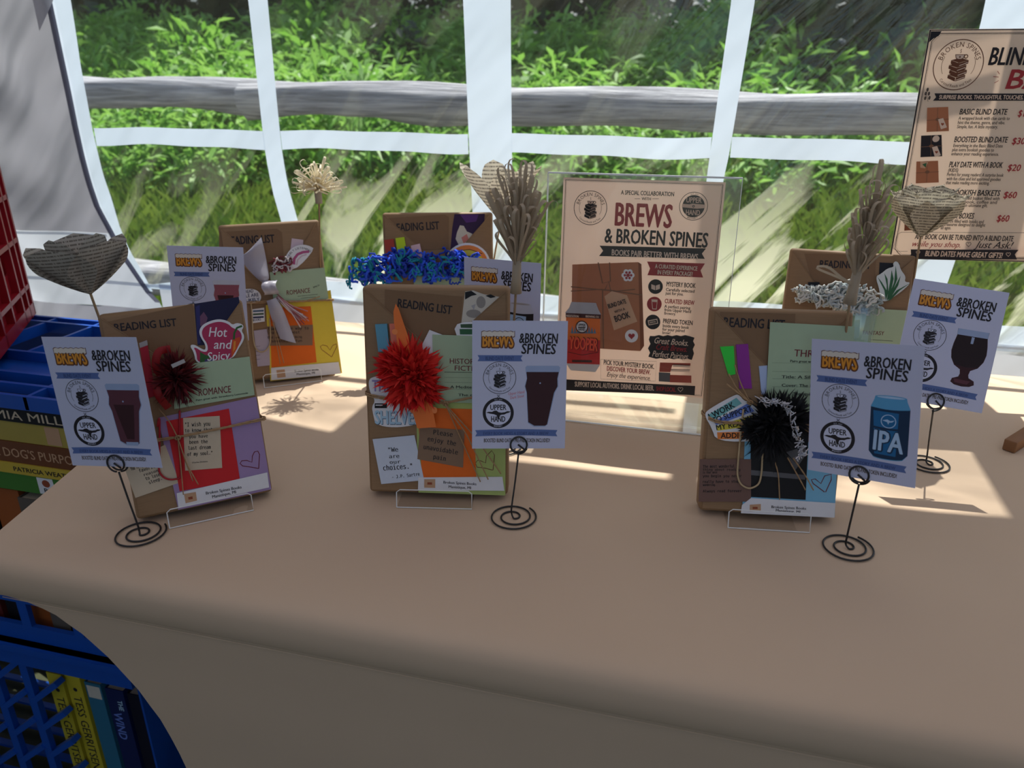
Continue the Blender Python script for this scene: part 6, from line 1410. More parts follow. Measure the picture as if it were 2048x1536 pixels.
t = thing('pompom_bookmark', 'dark red shaggy pompom on a jumbo red paper clip, tied to the front left package', 'bookmark', MPK['FL'])
X = DATA['FL_x']
g = G()
g.tube(sm_path([k2(p, .0052) for p in X['clip']], 5), .0011, M_CLIPR, 6)
g.build('paper_clip', t, smooth=True)
g = G()
feathers(g, k2(X['pom'], .010), .030, .036, .026, 420, .0016, soft('dark_red_fluff', ((.05, .004, .008), (.20, .012, .016))), 3, .6)
tag(g.build('pompom', t), kind='stuff')
g = G()
path_ribbon(g, X['ribbon1'], .008, M_RIB, .012)
path_ribbon(g, X['ribbon2'], .008, M_RIB, .012)
g.build('ribbon', t, smooth=True)
g = G()
g.box((-.006, -.002, 0), (.008, .002, .0015), ink('ash'), Matrix.Translation(k2(X['pom'], .034) + Vector((.004, .017, 0))) @ Matrix.Rotation(.3, 4, 'Z'))
g.build('tag', t)

t = thing('feather_pompom', 'fluffy bright red feather pompom tied on the front middle package', 'pompom', MPK['FM'])
g = G()
feathers(g, k2(DATA['FM_x']['pom'], .009), .040, .044, .030, 620, .0042, soft('red_fluff', ((.62, .006, .010), (.90, .05, .03))), 5, .9)
feathers(g, k2(DATA['FM_x']['pom'], .009) + Vector((-.012, .010, 0)), .030, .030, .022, 300, .0040, soft('red_fluff_b', ((.60, .006, .010), (.85, .03, .02))), 6, .9)
feathers(g, k2(DATA['FM_x']['pom'], .009) + Vector((.010, -.014, 0)), .030, .028, .022, 300, .0040, MATS['red_fluff_b'], 7, .9)
tag(g.build('plume', t), kind='stuff')

t = thing('pompom_bookmark', 'shaggy black pompom with silver thread and beige clip on the front right package', 'bookmark', MPK['FR'])
X = DATA['FR_x']
g = G()
g.tube(sm_path([k2(p, .0052) for p in X['clip']], 5), .0011, M_CLIPB, 6)
g.build('paper_clip', t, smooth=True)
g = G()
mb = soft('black_fluff', ((.004, .004, .005), (.016, .016, .018)))
pc = k2(X['pom'], .009)
feathers(g, pc, .026, .046, .026, 620, .0022, mb, 8, .7)
feathers(g, pc + Vector((.018, .008, 0)), .026, .034, .022, 320, .0022, mb, 9, .7)
feathers(g, pc + Vector((-.018, -.004, 0)), .020, .022, .016, 160, .0022, mb, 10, .7)
tag(g.build('pompom', t), kind='stuff')
g = G()
P = sm_path([k2(p, .030) for p in X['beads']], 8)
r = random.Random(2)
for p in P:
    for q in range(2):
        d = Vector((r.gauss(0, 1), r.gauss(0, 1), r.gauss(0, .4))).normalized() * .003
        c_ = p + Vector((r.gauss(0, .0022), r.gauss(0, .0022), r.gauss(0, .001)))
        g.tube([c_ - d, c_ + d], .0006, M_BEAD, 4)
tag(g.build('silver_thread', t), None)

t = thing('ribbon_bookmark', 'silver satin ribbon with striped tassel and pale clip, tied to the back left package', 'bookmark', MPK['BL'])
X = DATA['BL_x']
g = G()
q = X['ribbon_up']
ribbon(g, q[0:4], q[7:3:-1], M_SATIN, .010, .007)
g.build('ribbon_tail', t, smooth=True)
g = G()
q = X['ribbon_dn']
ribbon(g, q[2:5], [q[0], q[6], q[5]], M_SATIN, .011, .006)
g.build('ribbon_tail', t, smooth=True)
g = G()
kc = k2(X['ribbon_knot'], .013)
rows = []
for i in range(9):
    a = math.pi * i / 8
    rows.append([kc + Vector((-.011 + .022 * k / 6 + .002 * math.sin(i), -.011 * math.cos(a), .010 * math.sin(a) + .0012 * math.sin(k * 2 + i))) for k in range(7)])
g.grid(rows, M_SATIN)
g.build('ribbon_knot', t, smooth=True)
g = G()
ta = [k2(p, .010) for p in X['tassel']]
mt = [paper('tassel_pink', (.50, .26, .28), var=.2), paper('tassel_white', (.66, .60, .62), var=.1), paper('tassel_wine', (.26, .07, .10), var=.2)]
r = random.Random(4)
for i in range(20):
    o1 = Vector((r.gauss(0, .002), r.gauss(0, .002), r.gauss(0, .001)))
    o2 = Vector((r.gauss(0, .0055), r.gauss(0, .0045), r.gauss(0, .001)))
    g.tube(sm_path([ta[0] + o1, ta[1] + (o1 + o2) / 2, ta[2] + o2 + Vector((r.gauss(0, .003), r.gauss(0, .003), 0))], 3), .0009, mt[i % 3], 5)
g.build('tassel', t, smooth=True)
g = G()
g.tube(sm_path([k2(p, .0052) for p in X['clip']], 5), .0010, M_CLIPB, 6)
g.build('paper_clip', t, smooth=True)
t = thing('crochet_trim', 'small red and white crocheted yarn knot tucked behind the green romance card', 'yarn', MPK['BL'] @ Matrix.Translation(k2(X['candy'], .0026)))
g = G()
yarn(g, Vector((0, 0, 0)), .018, .011, .006, 26, .0013, [paper('yarn_wine', (.22, .04, .05), var=.2), paper('yarn_white', (.60, .55, .55), var=.1)], 6)
tag(g.build('yarn_loops', t, smooth=True), kind='stuff')

t = thing('yarn_pompom', 'long bright blue and teal yarn pompom lying across the back middle package', 'yarn', MPK['BM'])
X = DATA['BM_x']
a, b = k2(X['yarn'][0], .006), k2(X['yarn'][1], .006)
g = G()
my = [paper('yarn_blue', (.03, .11, .80), var=.3), paper('yarn_teal', (.01, .24, .36), var=.3), paper('yarn_navy', (.015, .05, .42), var=.3)]
for i in range(6):
    yarn(g, a.lerp(b, i / 5) + Vector((0, .010 if i == 2 else (-.004 if i == 5 else 0), 0)), .024, .021, .014, 34, .0019, my, 30 + i)
tag(g.build('yarn_loops', t, smooth=True), kind='stuff')

t = thing('yarn_pompom', 'white and grey knitted yarn bundle lying across the back right package', 'yarn', MPK['BR'])
X = DATA['BR_x']
g = G()
a, b = k2(X['pom'][0], .006), k2(X['pom'][1], .006)
mw = [paper('yarn_cream', (.62, .63, .58), var=.2), paper('yarn_grey', (.42, .48, .48), var=.2)]
for i in range(5):
    yarn(g, a + (b - a) * (-.95 + 1.9 * i / 4), .020, (.010, .014, .021, .018, .016)[i], .012, 30, .0016, mw, 50 + i)
tag(g.build('yarn_loops', t, smooth=True), kind='stuff')
t = thing('clear_pouch', 'small clear plastic pouch hanging in front of the green fantasy card', 'pouch', MPK['BR'] @ Matrix.Translation((b.x - .004, b.y - .028, .012)))
g = G()
g.box((-.018, -.030, 0), (.018, .028, .006), M_GLASS)
o = g.build('sleeve', t)
bevel(o, .0025, 2)
g = G()
g.box((-.016, -.029, .0062), (.014, -.0265, .0068), M_EDGE)
g.build('sealed_edge', t)

# ------------------------------------------------------------ printed drink cards on wire holders
CW, CH = .1040, .1433


def cu(u):
    return (u - .5) * CW


def cv(v):
    return (.5 - v) * CH


def pts(*uv):
    return [(cu(a), cv(b)) for a, b in uv]


def ribbon_pts(u0, u1, v0, v1, notch=.018, arch=0.0):
    n = 10
    top = [(u0 + (u1 - u0) * i / n, v0 - arch * math.sin(math.pi * i / n)) for i in range(n + 1)]
    bot = [(u0 + (u1 - u0) * i / n, v1 - arch * math.sin(math.pi * i / n)) for i in range(n, -1, -1)]
    vm = (v0 + v1) / 2
    return pts(*(top + [(u1 - notch, vm)] + bot + [(u0 + notch, vm)]))


def title_mesh():
    p = Print(.00020)
    # foamy drink lettering
    w0 = cu(.10)
    p.text('BREWS', w0 - .0008, cv(.204), .0364, .0168, -1, 'brewbrown', 'x')
    for dx, dy in ((-.0005, .0004), (.0006, -.0005), (.0006, .0005), (-.0004, -.0006)):
        p.text('BREWS', w0 + dx, cv(.200) + dy, .0352, .0150, -1, 'brewbrown', 'x')
    p.text('BREWS', w0 + .0006, cv(.197), .0340, .0140, -1, 'brewgold', 'b')
    n = 22
    foam = lambda k: [(w0 - k + (.0354 + 2 * k) * i / n, cv(.088) + .0012 * abs(math.sin(i * .9)) + k) for i in range(n + 1)] + [(w0 + .0354 + k - (.0354 + 2 * k) * i / n, cv(.112) - .0016 * abs(math.sin(i * 1.3 + .5)) - k) for i in range(n + 1)]
    p.poly(foam(.0006), 'brewbrown')
    p.poly(foam(0), 'foam')
    p.text('&BROKEN', cu(.49), cv(.169), CW * .41, CH * .074, -.5, 'ink', 'b', .08)
    p.text('SPINES', cu(.515), cv(.251), CW * .365, CH * .076, -.5, 'ink', 'b', .08)
    return p.mesh('title_lettering')


def emblem_mesh():
    p = Print(.00020)
    p.books_logo(cu(.29), cv(.439), CW * .175)
    p.line([(cu(.265), cv(.572)), (cu(.295), cv(.594))], .0005, 'ink')
    p.line([(cu(.295), cv(.572)), (cu(.265), cv(.594))], .0005, 'ink')
    return p.mesh('emblem')


def banner_mesh(k):
    p = Print(.00020)
    if k == 0:
        p.poly(ribbon_pts(.056, .53, .264, .311), 'ribbonblue')
        p.text('BLIND DATE EVENT', cu(.14), cv(.302), CW * .30, CH * .028, 0, 'ribbontext')
    elif k == 1:
        p.poly(ribbon_pts(.033, .916, .852, .902, arch=.008), 'ribbonblue')
        p.text('EVERY BOOK HIDES A STORY AND A BREW', cu(.12), cv(.890), CW * .70, CH * .024, 0, 'ribbontext')
    else:
        p.text('BOOSTED BLIND DATE + PRE-PAID TOKEN INCLUDED!', cu(.126), cv(.949), CW * .71, CH * .030, 0, 'inksoft')
    return p.mesh(('printed_banner', 'printed_banner', 'footer_lettering')[k])


def emblem2_mesh():
    p = Print(.00020)
    p.hand_logo(cu(.278), cv(.715), CW * .166)
    return p.mesh('round_badge')


def drink_mesh(kind):
    p = Print(.00020)
    if kind in ('pint', 'mugpint', 'redpint'):
        body = 'beermid' if kind == 'mugpint' else ('beerred' if kind == 'redpint' else 'beerdark')
        u0, u1, v0, v1 = .56, .93, .345, .825
        w = u1 - u0
        out = [(u0, v0 + .012), (u0 + .05 * w, v0), (u1 - .05 * w, v0), (u1, v0 + .012), (u1 - .02, v0 + .10), (u1 - .015, v0 + .16), (u1 - .05, v0 + .21), (u1 - .12, v1 - .02), (u1 - .15, v1), (u0 + .10, v1), (u0 + .035, v1 - .03), (u0 + .015, v0 + .21), (u0 - .005, v0 + .16), (u0 + .015, v0 + .10)]
        p.poly(pts(*out), 'glassblue' if kind != 'redpint' else 'glasspale')
        inn = [(u0 + .012, v0 + .048), (u1 - .014, v0 + .048), (u1 - .028, v0 + .10), (u1 - .024, v0 + .16), (u1 - .06, v0 + .21), (u1 - .128, v1 - .018), (u1 - .15, v1 - .008), (u0 + .105, v1 - .008), (u0 + .040, v1 - .036), (u0 + .020, v0 + .21), (u0 + .002, v0 + .16), (u0 + .020, v0 + .10)]
        p.poly(pts(*inn), body)
        if kind != 'pint':
            p.poly(pts((u0 + .05, v0 + .16), (u1 - .10, v0 + .16), (u1 - .17, v1 - .05), (u0 + .12, v1 - .05)), 'beerdark')
            p.poly(pts((u0 + .10, v1 - .028), (u1 - .135, v1 - .028), (u1 - .14, v1 - .008), (u0 + .10, v1 - .008)), 'glassblue')
        p.ell(cu(u0 + .16), cv(v0 + .135), .0009, .0010, 'glassblue', 10)
    elif kind == 'goblet':
        cx = .73
        prof_ = [(.165, .345), (.160, .40), (.178, .47), (.185, .53), (.170, .59), (.125, .645), (.055, .675), (.045, .71), (.055, .735), (.115, .755), (.125, .785), (.08, .805), (0, .812)]
        p.poly(pts(*([(cx + a, b) for a, b in prof_] + [(cx - a, b) for a, b in prof_[::-1]])), 'beerdark')
        p.poly(pts((cx - .163, .345), (cx + .163, .345), (cx + .160, .395), (cx - .160, .395)), 'glassblue')
        inn = [(.155, .395), (.172, .47), (.178, .53), (.163, .59), (.118, .64), (0, .652)]
        p.poly(pts(*([(cx + a, b) for a, b in inn] + [(cx - a, b) for a, b in inn[::-1]])), 'beerblack')
        p.poly(pts((cx - .005, .40), (cx + .025, .40), (cx + .022, .455), (cx - .005, .455)), 'glassblue')
        p.poly(pts((cx - .10, .755), (cx + .08, .76), (cx + .05, .79), (cx - .08, .785)), 'beermid')
    else:
        ipa = kind == 'darkcan'
        c_, hw = .745, .172
        shell, body, lit = ('iparim', 'ipadark', 'ipablue') if ipa else ('glasspale', 'ink', 'lightcan')
        el = lambda v, r_, k, a0, a1: [(c_ + r_ * math.cos(rad(a0 + (a1 - a0) * i / 14)), v - k * math.sin(rad(a0 + (a1 - a0) * i / 14))) for i in range(15)]
        p.poly(pts(*(el(.372, hw * .80, .012, 180, 0) + [(c_ + hw * .84, .395), (c_ + hw, .445), (c_ + hw, .775)] + el(.812, hw * .78, .016, 0, -180) + [(c_ - hw, .775), (c_ - hw, .445), (c_ - hw * .84, .395)])), shell)
        p.poly(pts(*(el(.374, hw * .72, .008, 180, -180))), 'ipapale' if ipa else 'ash')
        p.poly(pts(*([(c_ - hw, .450)] + [(c_ - hw + 2 * hw * i / 10, .450 + .012 * math.sin(math.pi * i / 10)) for i in range(1, 10)] + [(c_ + hw, .450), (c_ + hw, .775)] + el(.806, hw * .78, .016, 0, -180) + [(c_ - hw, .775)])), body)
        p.poly(pts((c_ - hw * .86, .475), (c_ + hw * .45, .482), (c_ + hw * .40, .795), (c_ - hw * .70, .79)), lit)
        p.poly(pts(*([(c_ - hw + 2 * hw * i / 10, .585 + .010 * math.sin(math.pi * i / 10)) for i in range(11)] + [(c_ + hw - 2 * hw * i / 10, .600 + .010 * math.sin(math.pi * i / 10)) for i in range(11)])), body)
        lx, ly = cu(c_ - .01), cv(.545)
        p.ring(lx, ly, CW * .060, CW * .068, 'ipapale' if ipa else 'ink', 28)
        p.poly([(lx + CW * .055 * a, ly + CW * .055 * b) for a, b in ((-1, .1), (-.2, .35), (.3, .1), (1, .3), (.6, -.1), (.1, -.2), (0, -.6), (-.2, -.15))], 'ipapale' if ipa else 'ink')
        if ipa:
            p.text('IPA', cu(c_ - hw * .82), cv(.765), CW * .285, CH * .150, -2, 'ipadark', 'x')
            p.text('IPA', cu(c_ - hw * .80), cv(.760), CW * .270, CH * .142, -2, 'ipapale', 'b')
        else:
            p.text('LIGHT', cu(c_ + .03), cv(.575), CW * .12, CH * .04, 0, 'glassblue', 'b')
            p.text('LAGER', cu(c_ - hw * .7), cv(.73), CW * .25, CH * .06, 0, 'ink', 'b')
    return p.mesh('drink_picture')


T_ME, E_ME, E2_ME, B_ME = title_mesh(), emblem_mesh(), emblem2_mesh(), [banner_mesh(i) for i in range(3)]
CARDS = {  # centre, yaw, lean, roll, drink, holder base, label of card, label of holder
    'FL': ((-.589, .585, .891), 7.1, 2.6, 2.2, 'mugpint', (-.572, .578), 'white card with a brown pint glass picture, leftmost in the front row', 'black spiral wire holder under the leftmost front card'),
    'FM': ((-.184, .744, .890), 17.4, 11.2, -1.2, 'pint', (-.185, .713), 'white card with a dark stout picture and pink handwriting, beside the red pompom', 'black spiral wire holder under the dark stout card beside the red pompom package'),
    'FR': ((.169, .757, .892), -24.8, 3.4, 7.8, 'darkcan', (.174, .744), 'white card with a dark blue can picture, beside the black pompom package', 'black spiral wire holder under the dark blue can card'),
    'BR': ((.289, .943, .911), 2.5, 18.7, -6.3, 'goblet', (.303, .972), 'white card with a dark goblet picture, tilted at the right end of the table', 'black spiral wire holder under the goblet card at the right'),
    'BL': ((-.706, .935, .908), 27, 0, -4, 'redpint', (-.700, .930), 'white card with a pinkish red beer picture, behind the front left package', 'black spiral wire holder hidden behind the front left package'),
    'BM': ((-.244, .890, .923), -6.9, 2.5, .2, 'lightcan', (-.244, .880), 'white card with a pale blue can picture, behind the brown straw flower', 'black spiral wire holder standing behind the red pompom package')}


def wire_holder(base, Mc, label):
    """spiral foot, straight stem, double ring clip that pinches the card"""
    t = thing('card_holder', label, 'card holder', Matrix.Translation((base[0], base[1], ZT)), 'black wire card holders on the table')
    inv = Matrix.Translation((-base[0], -base[1], -ZT))
    g = G()
    P = []
    n = 80
    for i in range(n + 1):
        k = i / n
        a = -1.2 + 2 * math.pi * 2.35 * k
        R = .0035 + .0225 * min(1, k * 1.25) ** .85
        P.append((R * math.cos(a) + .002, R * math.sin(a), .0013 + .0006 * k))
    g.tube(P, .00105, M_WIRE, 6)
    g.build('spiral_foot', t, smooth=True)
    ctr = Vector((0, -CH / 2 + .0055, .0013))
    rr_ = .0092
    bot = inv @ (Mc @ Vector((0, -CH / 2 - .0065, -.0004)))
    g = G()
    g.tube(sm_path([Vector(P[0]), Vector((.0005, 0, .004)), Vector((.0, 0, .012)), bot * .5 + Vector((0, 0, .004)), bot], 5), .00105, M_WIRE, 6)
    g.build('stem', t, smooth=True)
    g = G()
    ring = []
    for i in range(64):
        a = -math.pi / 2 + 2 * math.pi * 2.0 * i / 63
        z = -.0030 + .0046 * i / 63 if True else 0
        R = rr_ + (.0018 if i < 20 else 0) * (1 - i / 20)
        ring.append(Vector((R * math.cos(a), -CH / 2 + .0045 + R * math.sin(a) - (.0010 if i < 20 else 0), z + (.0012 if i > 34 else -.0010))))
    tail = [ring[-1] + Vector((.006, .0045, 0)), ring[-1] + Vector((.0065, .006, .0004)), ring[-1] + Vector((-.002, .0105, .0004))]
    g.tube([inv @ (Mc @ p) for p in ring], .00105, M_WIRE, 6)
    g.tube([inv @ (Mc @ p) for p in [ring[-1] + Vector((.0062, .0042, 0)), ring[-1] + Vector((-.0008, .0100, .0003))]], .00105, M_WIRE, 6)
    g.build('ring_clip', t, smooth=True)
    return t


for k, (c, yw, ln, rl, kind, base, lab, hl) in CARDS.items():
    Mc = board(c, rad(yw), rad(ln), rad(rl))
    g = G()
    nseg = 6
    g.box((-CW / 2, -CH / 2, -.00018), (CW / 2, CH / 2, .00018), M_CARD)
    o = g.build('drink_card', None, Mc)
    tag(o, lab, 'card', 'drink cards in wire holders')
    link('title_lettering', T_ME, o)
    link('round_emblem', E_ME, o)
    link('round_badge', E2_ME, o)
    link('printed_banner', B_ME[0], o)
    link('printed_banner', B_ME[1], o)
    link('footer_lettering', B_ME[2], o)
    link('drink_picture', drink_mesh(kind), o)
    if k == 'FM':
        p = Print(.00034)
        p.text('Upper Hand', cu(.385), cv(.575), CW * .175, CH * .022, 8, 'handpink', 'r', .2)
        p.text('Dark Stout', cu(.405), cv(.607), CW * .150, CH * .022, 10, 'handpink', 'r', .2)
        p.build('handwriting', o)
    wire_holder(base, Mc, hl)

# ------------------------------------------------------------ poster in a clear stand, menu poster on a wooden stand
MP = board((-.0884, 1.0178, .935), -.0106, .0813, 0)
PW, PH = .2125, .2929
g = G()
g.box((-PW / 2, -PH / 2, -.0004), (PW / 2, PH / 2, 0), M_POSTER)
po = g.build('poster', None, MP)
tag(po, 'tan brews and books poster with a parcel and beer can, inside the clear stand', 'poster')
p = Print(.0001)
b0 = .0035
for a, w_ in ((.0032, .0009), (.0046, .0003)):
    x, y = PW / 2 - a, PH / 2 - a
    p.line([(-x, -y), (x, -y), (x, y), (-x, y), (-x, -y - w_ / 2)], w_, 'ink')
art = [i for i in DATA['POSTER']]
first = [i for i in art if i[0] in 'ple']
for i in art:
    if i[0] == 'logo_bs':
        p.books_logo(i[1] * .001, i[2] * .001, i[3] * .001, 'ink', 'posterpaper')
    elif i[0] == 'logo_uh':
        p.hand_logo(i[1] * .001, i[2] * .001, i[3] * .001, 'ink', 'posterpaper', True)
p.run([i for i in art if i[0] in ('p', 'l', 'e')])
z = p.z
p.build('printed_picture', po)
p = Print(z)
p.run([i for i in art if i[0] == 't'])
p.build('lettering', po)
st = thing('sign_stand', 'clear acrylic sign stand holding the tan poster in the middle of the table', 'sign stand', MP)
sy0 = -(.935 - ZT) / math.cos(.0813) + .0045
for nm, z in (('front_sheet', .0035), ('back_sheet', -.0025)):
    g = G()
    g.box((-.1272, sy0, z - .0009), (.1264, .1520, z + .0009), M_ACRYL)
    g.build(nm, st)
g = G()
g.box((-.1272, .1510, -.0036), (.1264, .1532, .0046), M_EDGE)
g.box((-.1277, sy0 + .004, -.0036), (-.1270, .1515, .0046), M_EDGE)
g.box((.1262, sy0 + .004, -.0036), (.1269, .1515, .0046), M_EDGE)
g.build('polished_edge', st)
g = G()
Mi = MP.inverted()
for lo, hi in (((-.215, .985, ZT + .0002), (.037, 1.10, ZT + .0030)),):
    vs = [Mi @ Vector((x, y, z)) for x, y, z in ((lo[0], lo[1], lo[2]), (hi[0], lo[1], lo[2]), (hi[0], hi[1], lo[2]), (lo[0], hi[1], lo[2]), (lo[0], lo[1], hi[2]), (hi[0], lo[1], hi[2]), (hi[0], hi[1], hi[2]), (lo[0], hi[1], hi[2]))]
    g.add(vs, [(0, 3, 2, 1), (4, 5, 6, 7), (0, 1, 5, 4), (1, 2, 6, 5), (2, 3, 7, 6), (3, 0, 4, 7)], M_ACRYL)
g.build('base', st)
g = G()
g.tube([Mi @ Vector(q) for q in ((-.215, .985, ZT + .0018), (.037, .985, ZT + .0018))], .0013, M_EDGE, 5)
g.build('base_edge', st)

MM = board((.37689, 1.265907, 1.109103), rad(6.8), rad(2.1), 0)
QW, QH = .2065, .3191
g = G()
g.box((-QW / 2, -QH / 2, -.0004), (QW / 2, QH / 2, 0), M_MENU)
mn = g.build('menu_poster', None, MM)
tag(mn, 'large cream price poster for blind date books, cut off by the right picture edge', 'poster')
p = Print(.0001)
x, y = QW / 2 - .0011, QH / 2 - .0011
p.line([(-x, -y), (x, -y), (x, y), (-x, y), (-x, -y - .0011)], .0022, 'nearblack')
for a, w_ in ((.0055, .0010), (.0070, .0003)):
    x, y, n_ = QW / 2 - a, QH / 2 - a, .010
    p.line([(-x + n_, -y), (x - n_, -y), (x - n_ * .5, -y + n_ * .4), (x, -y + n_), (x, y - n_), (x - n_ * .5, y - n_ * .4), (x - n_, y), (-x + n_, y), (-x + n_ * .5, y - n_ * .4), (-x, y - n_), (-x, -y + n_), (-x + n_ * .5, -y + n_ * .4), (-x + n_, -y)], w_, 'inksoft')
for sx in (-1, 1):
    x, y = sx * (QW / 2 - .0022), QH / 2 - .0025
    p.poly([(x, y), (x - sx * .014, y), (x - sx * .011, y - .006), (x - sx * .005, y - .009), (x, y - .014)], 'nearblack')
art = DATA['MENU']
for i in art:
    if i[0] == 'logo_bs':
        p.books_logo(i[1] * .001, i[2] * .001, i[3] * .001, 'brewbrown', 'menupaper')
p.run([i for i in art if i[0] in ('p', 'l', 'e')])
z = p.z
p.build('printed_picture', mn)
p = Print(z)
p.run([i for i in art if i[0] == 't'])
p.build('lettering', mn)
ws = thing('wooden_stand', 'brown wooden stand whose foot shows at the right end of the table', 'stand', Matrix.Translation((.60, 1.305, ZT)))
iv = Matrix.Translation((-.60, -1.305, -ZT))
for a, b in (((.419, 1.038, ZT + .0085), (.625, 1.30, ZT + .0085)), ((.78, 1.06, ZT + .0085), (.585, 1.315, ZT + .0085))):
    g = G()
    g.bar(iv @ Vector(a), iv @ Vector(b), .016, .016, M_WOOD)
    bevel(g.build('foot', ws), .0015, 2)
g = G()
g.bar((0, 0, .012), (0, 0, .44), .018, .018, M_WOOD, (0, 1, 0))
bevel(g.build('post', ws), .0015, 2)
g = G()
g.bar(iv @ Vector((.62, 1.2945, .966)), iv @ Vector((.31, 1.2665, .966)), .006, .012, M_WOOD)
bevel(g.build('arm', ws), .001, 2)

# ------------------------------------------------------------ paper flowers
def petal_mesh(Lp, Wh, a0, a1, mat, cup=6.0, ruffle=0.0, rows_=12, cols=10, lines=15):
    """rounded spatula petal leaning out of the flower axis from angle a0 (base) to a1 (tip)"""
    vs, uvs, fs = [], [], []
    rho, zz = .0015, 0.0
    prev = 0.0
    for i in range(rows_ + 1):
        t = i / rows_
        ph = rad(a0 + (a1 - a0) * t)
        rho += Lp * (t - prev) * math.sin(ph)
        zz += Lp * (t - prev) * math.cos(ph)
        prev = t
        w = Wh * (min(1.0, t / .52) ** .9) * (1.0 if t < .52 else max(0.0, 1 - ((t - .52) / .48) ** 2.6) ** .5)
        for j in range(cols + 1):
            s = -1 + 2 * j / cols
            y = s * w
            c = cup * y * y
            rf = ruffle * math.sin(4.0 * s + 2) * max(0, t - .5)
            vs.append((rho - c * math.cos(ph) + rf, y, zz + c * math.sin(ph) * .6 + rf * .5))
            uvs.append((y * 420, t * lines))
    n = cols + 1
    for i in range(rows_):
        for j in range(cols):
            fs.append((i * n + j, i * n + j + 1, (i + 1) * n + j + 1, (i + 1) * n + j))
    me = bpy.data.meshes.new('petal')
    me.from_pydata(vs, [], fs)
    uv = me.uv_layers.new(name='uv')
    for l in me.loops:
        uv.data[l.index].uv = uvs[l.vertex_index]
    me.materials.append(mat)
    me.polygons.foreach_set('use_smooth', [True] * len(fs))
    me.update()
    return me


def rose(label, base, stem_to, layers, mat, face=0.0, tilt=(0.0, 0.0)):
    """layers: (count, length, half width, base angle, tip angle, spin, ruffle)"""
    f = thing('paper_flower', label, 'paper flower', Matrix.Translation(base) @ Matrix.Rotation(rad(tilt[0]), 4, 'Y') @ Matrix.Rotation(rad(tilt[1]), 4, 'X'))
    for n, Lp, Wh, a0, a1, spin, rf, cup in layers:
        me = petal_mesh(Lp, Wh, a0, a1, mat, cup=cup, ruffle=rf)
        for i in range(n):
            link('petal', me, f, Matrix.Rotation(face + rad(spin) + 2 * math.pi * i / n, 4, 'Z'))
    g = G()
    inv = (f.matrix_basis).inverted()
    g.tube([inv @ Vector(base) + Vector((0, 0, .006)), inv @ Vector(base), inv @ Vector(stem_to)], .0014, M_STICK, 7)
    g.build('stem', f, smooth=True)
    return f


def loop_meshes(Lr, wd, w, mat, nvar=3, seed=1):
    r = random.Random(seed)
    out = []
    for v in range(nvar):
        L_ = Lr[0] + (Lr[1] - Lr[0]) * v / max(1, nvar - 1)
        wv = wd * r.uniform(.7, 1.2)
        rows = []
        n = 16
        for i in range(n + 1):
            t = i / n
            y = L_ * math.sin(math.pi * t) ** .62
            s2 = math.sin(2 * math.pi * t)
            x = wv * math.copysign(abs(s2) ** .75, s2) * math.sin(math.pi * t) ** .6
            tw = .5 * math.sin(2 * math.pi * t + v)
            o = Vector((0, .25 * w * tw, w / 2))
            c_ = Vector((x, 0, y))
            d = Vector((.3 * w * tw, w / 2, 0))
            rows.append([c_ - d, c_ + d])
        g = G()
        g.grid(rows, mat)
        out.append(g.mesh('paper_loop', True))
    return out


def aim(d, roll=0.0):
    return Vector(d).to_track_quat('Z', 'Y').to_matrix().to_4x4() @ Matrix.Rotation(roll, 4, 'Z')


def loop_flower(label, base, stem_to, meshes, n, pol, height, core, mat, seed, squash=1.0, lean=(0, 0), corez=.02):
    r = random.Random(seed)
    ax = Vector((lean[0], lean[1], 1)).normalized()
    f = thing('paper_flower', label, 'paper flower', Matrix.Translation(base))
    for i in range(n):
        k = i / n
        a = i * 2.39996
        ph = rad(pol[0] + (pol[1] - pol[0]) * math.sqrt((i + .5) / n))
        d = Vector((math.sin(ph) * math.cos(a), squash * math.sin(ph) * math.sin(a), math.cos(ph)))
        d = (d + Vector((lean[0], lean[1], 0)) * .8).normalized()
        org = ax * (corez + height * (1 - k) * r.uniform(.6, 1.0))
        link('paper_loop', meshes[r.randrange(len(meshes))], f, Matrix.Translation(org) @ aim(d, r.random() * 6.28) @ Matrix.Scale(r.uniform(.8, 1.12), 4))
    g = G()
    g.tube([ax * .0, ax * corez * .6, ax * (corez + height * .5)], core[0], mat, 9, r1=core[1])
    g.build('core', f, smooth=True)
    g = G()
    inv = Matrix.Translation((-base[0], -base[1], -base[2]))
    g.tube([ax * .006, Vector((0, 0, 0)), inv @ Vector(stem_to)], .0014, M_STICK, 7)
    g.build('stem', f, smooth=True)
    return f


def loc(k, x, y, z):
    return tuple(MPK[k] @ Vector((x, y, z)))


rose('wide grey heart-shaped flower folded from book pages, above the front left package', (-.641, .652, .987), (-.626, .672, .78), ((5, .074, .036, 47, 34, 36, 0, 3.0), (3, .068, .032, 24, 18, 180, 0, 4.0)), M_PAGE_D, rad(-46.8), (-6, 0))
rose('cream book page flower with open petals, right end above the goblet card', (.2755, 1.10, 1.010), loc('BR', .084, .10, -.016), ((6, .074, .033, 40, 36, 30, .004, 4.5), (5, .072, .028, 26, 24, 10, .004, 5.0), (4, .062, .02, 12, 12, 0, .003, 6.0)), M_PAGE, rad(-104))
rose('pale book page flower with spread petals, mostly behind the brown straw flower', (-.312, 1.135, 1.000), loc('BM', .083, .15, -.034), ((6, .108, .023, 34, 40, 40, 0, 6.0),), M_PAGE, rad(-105))

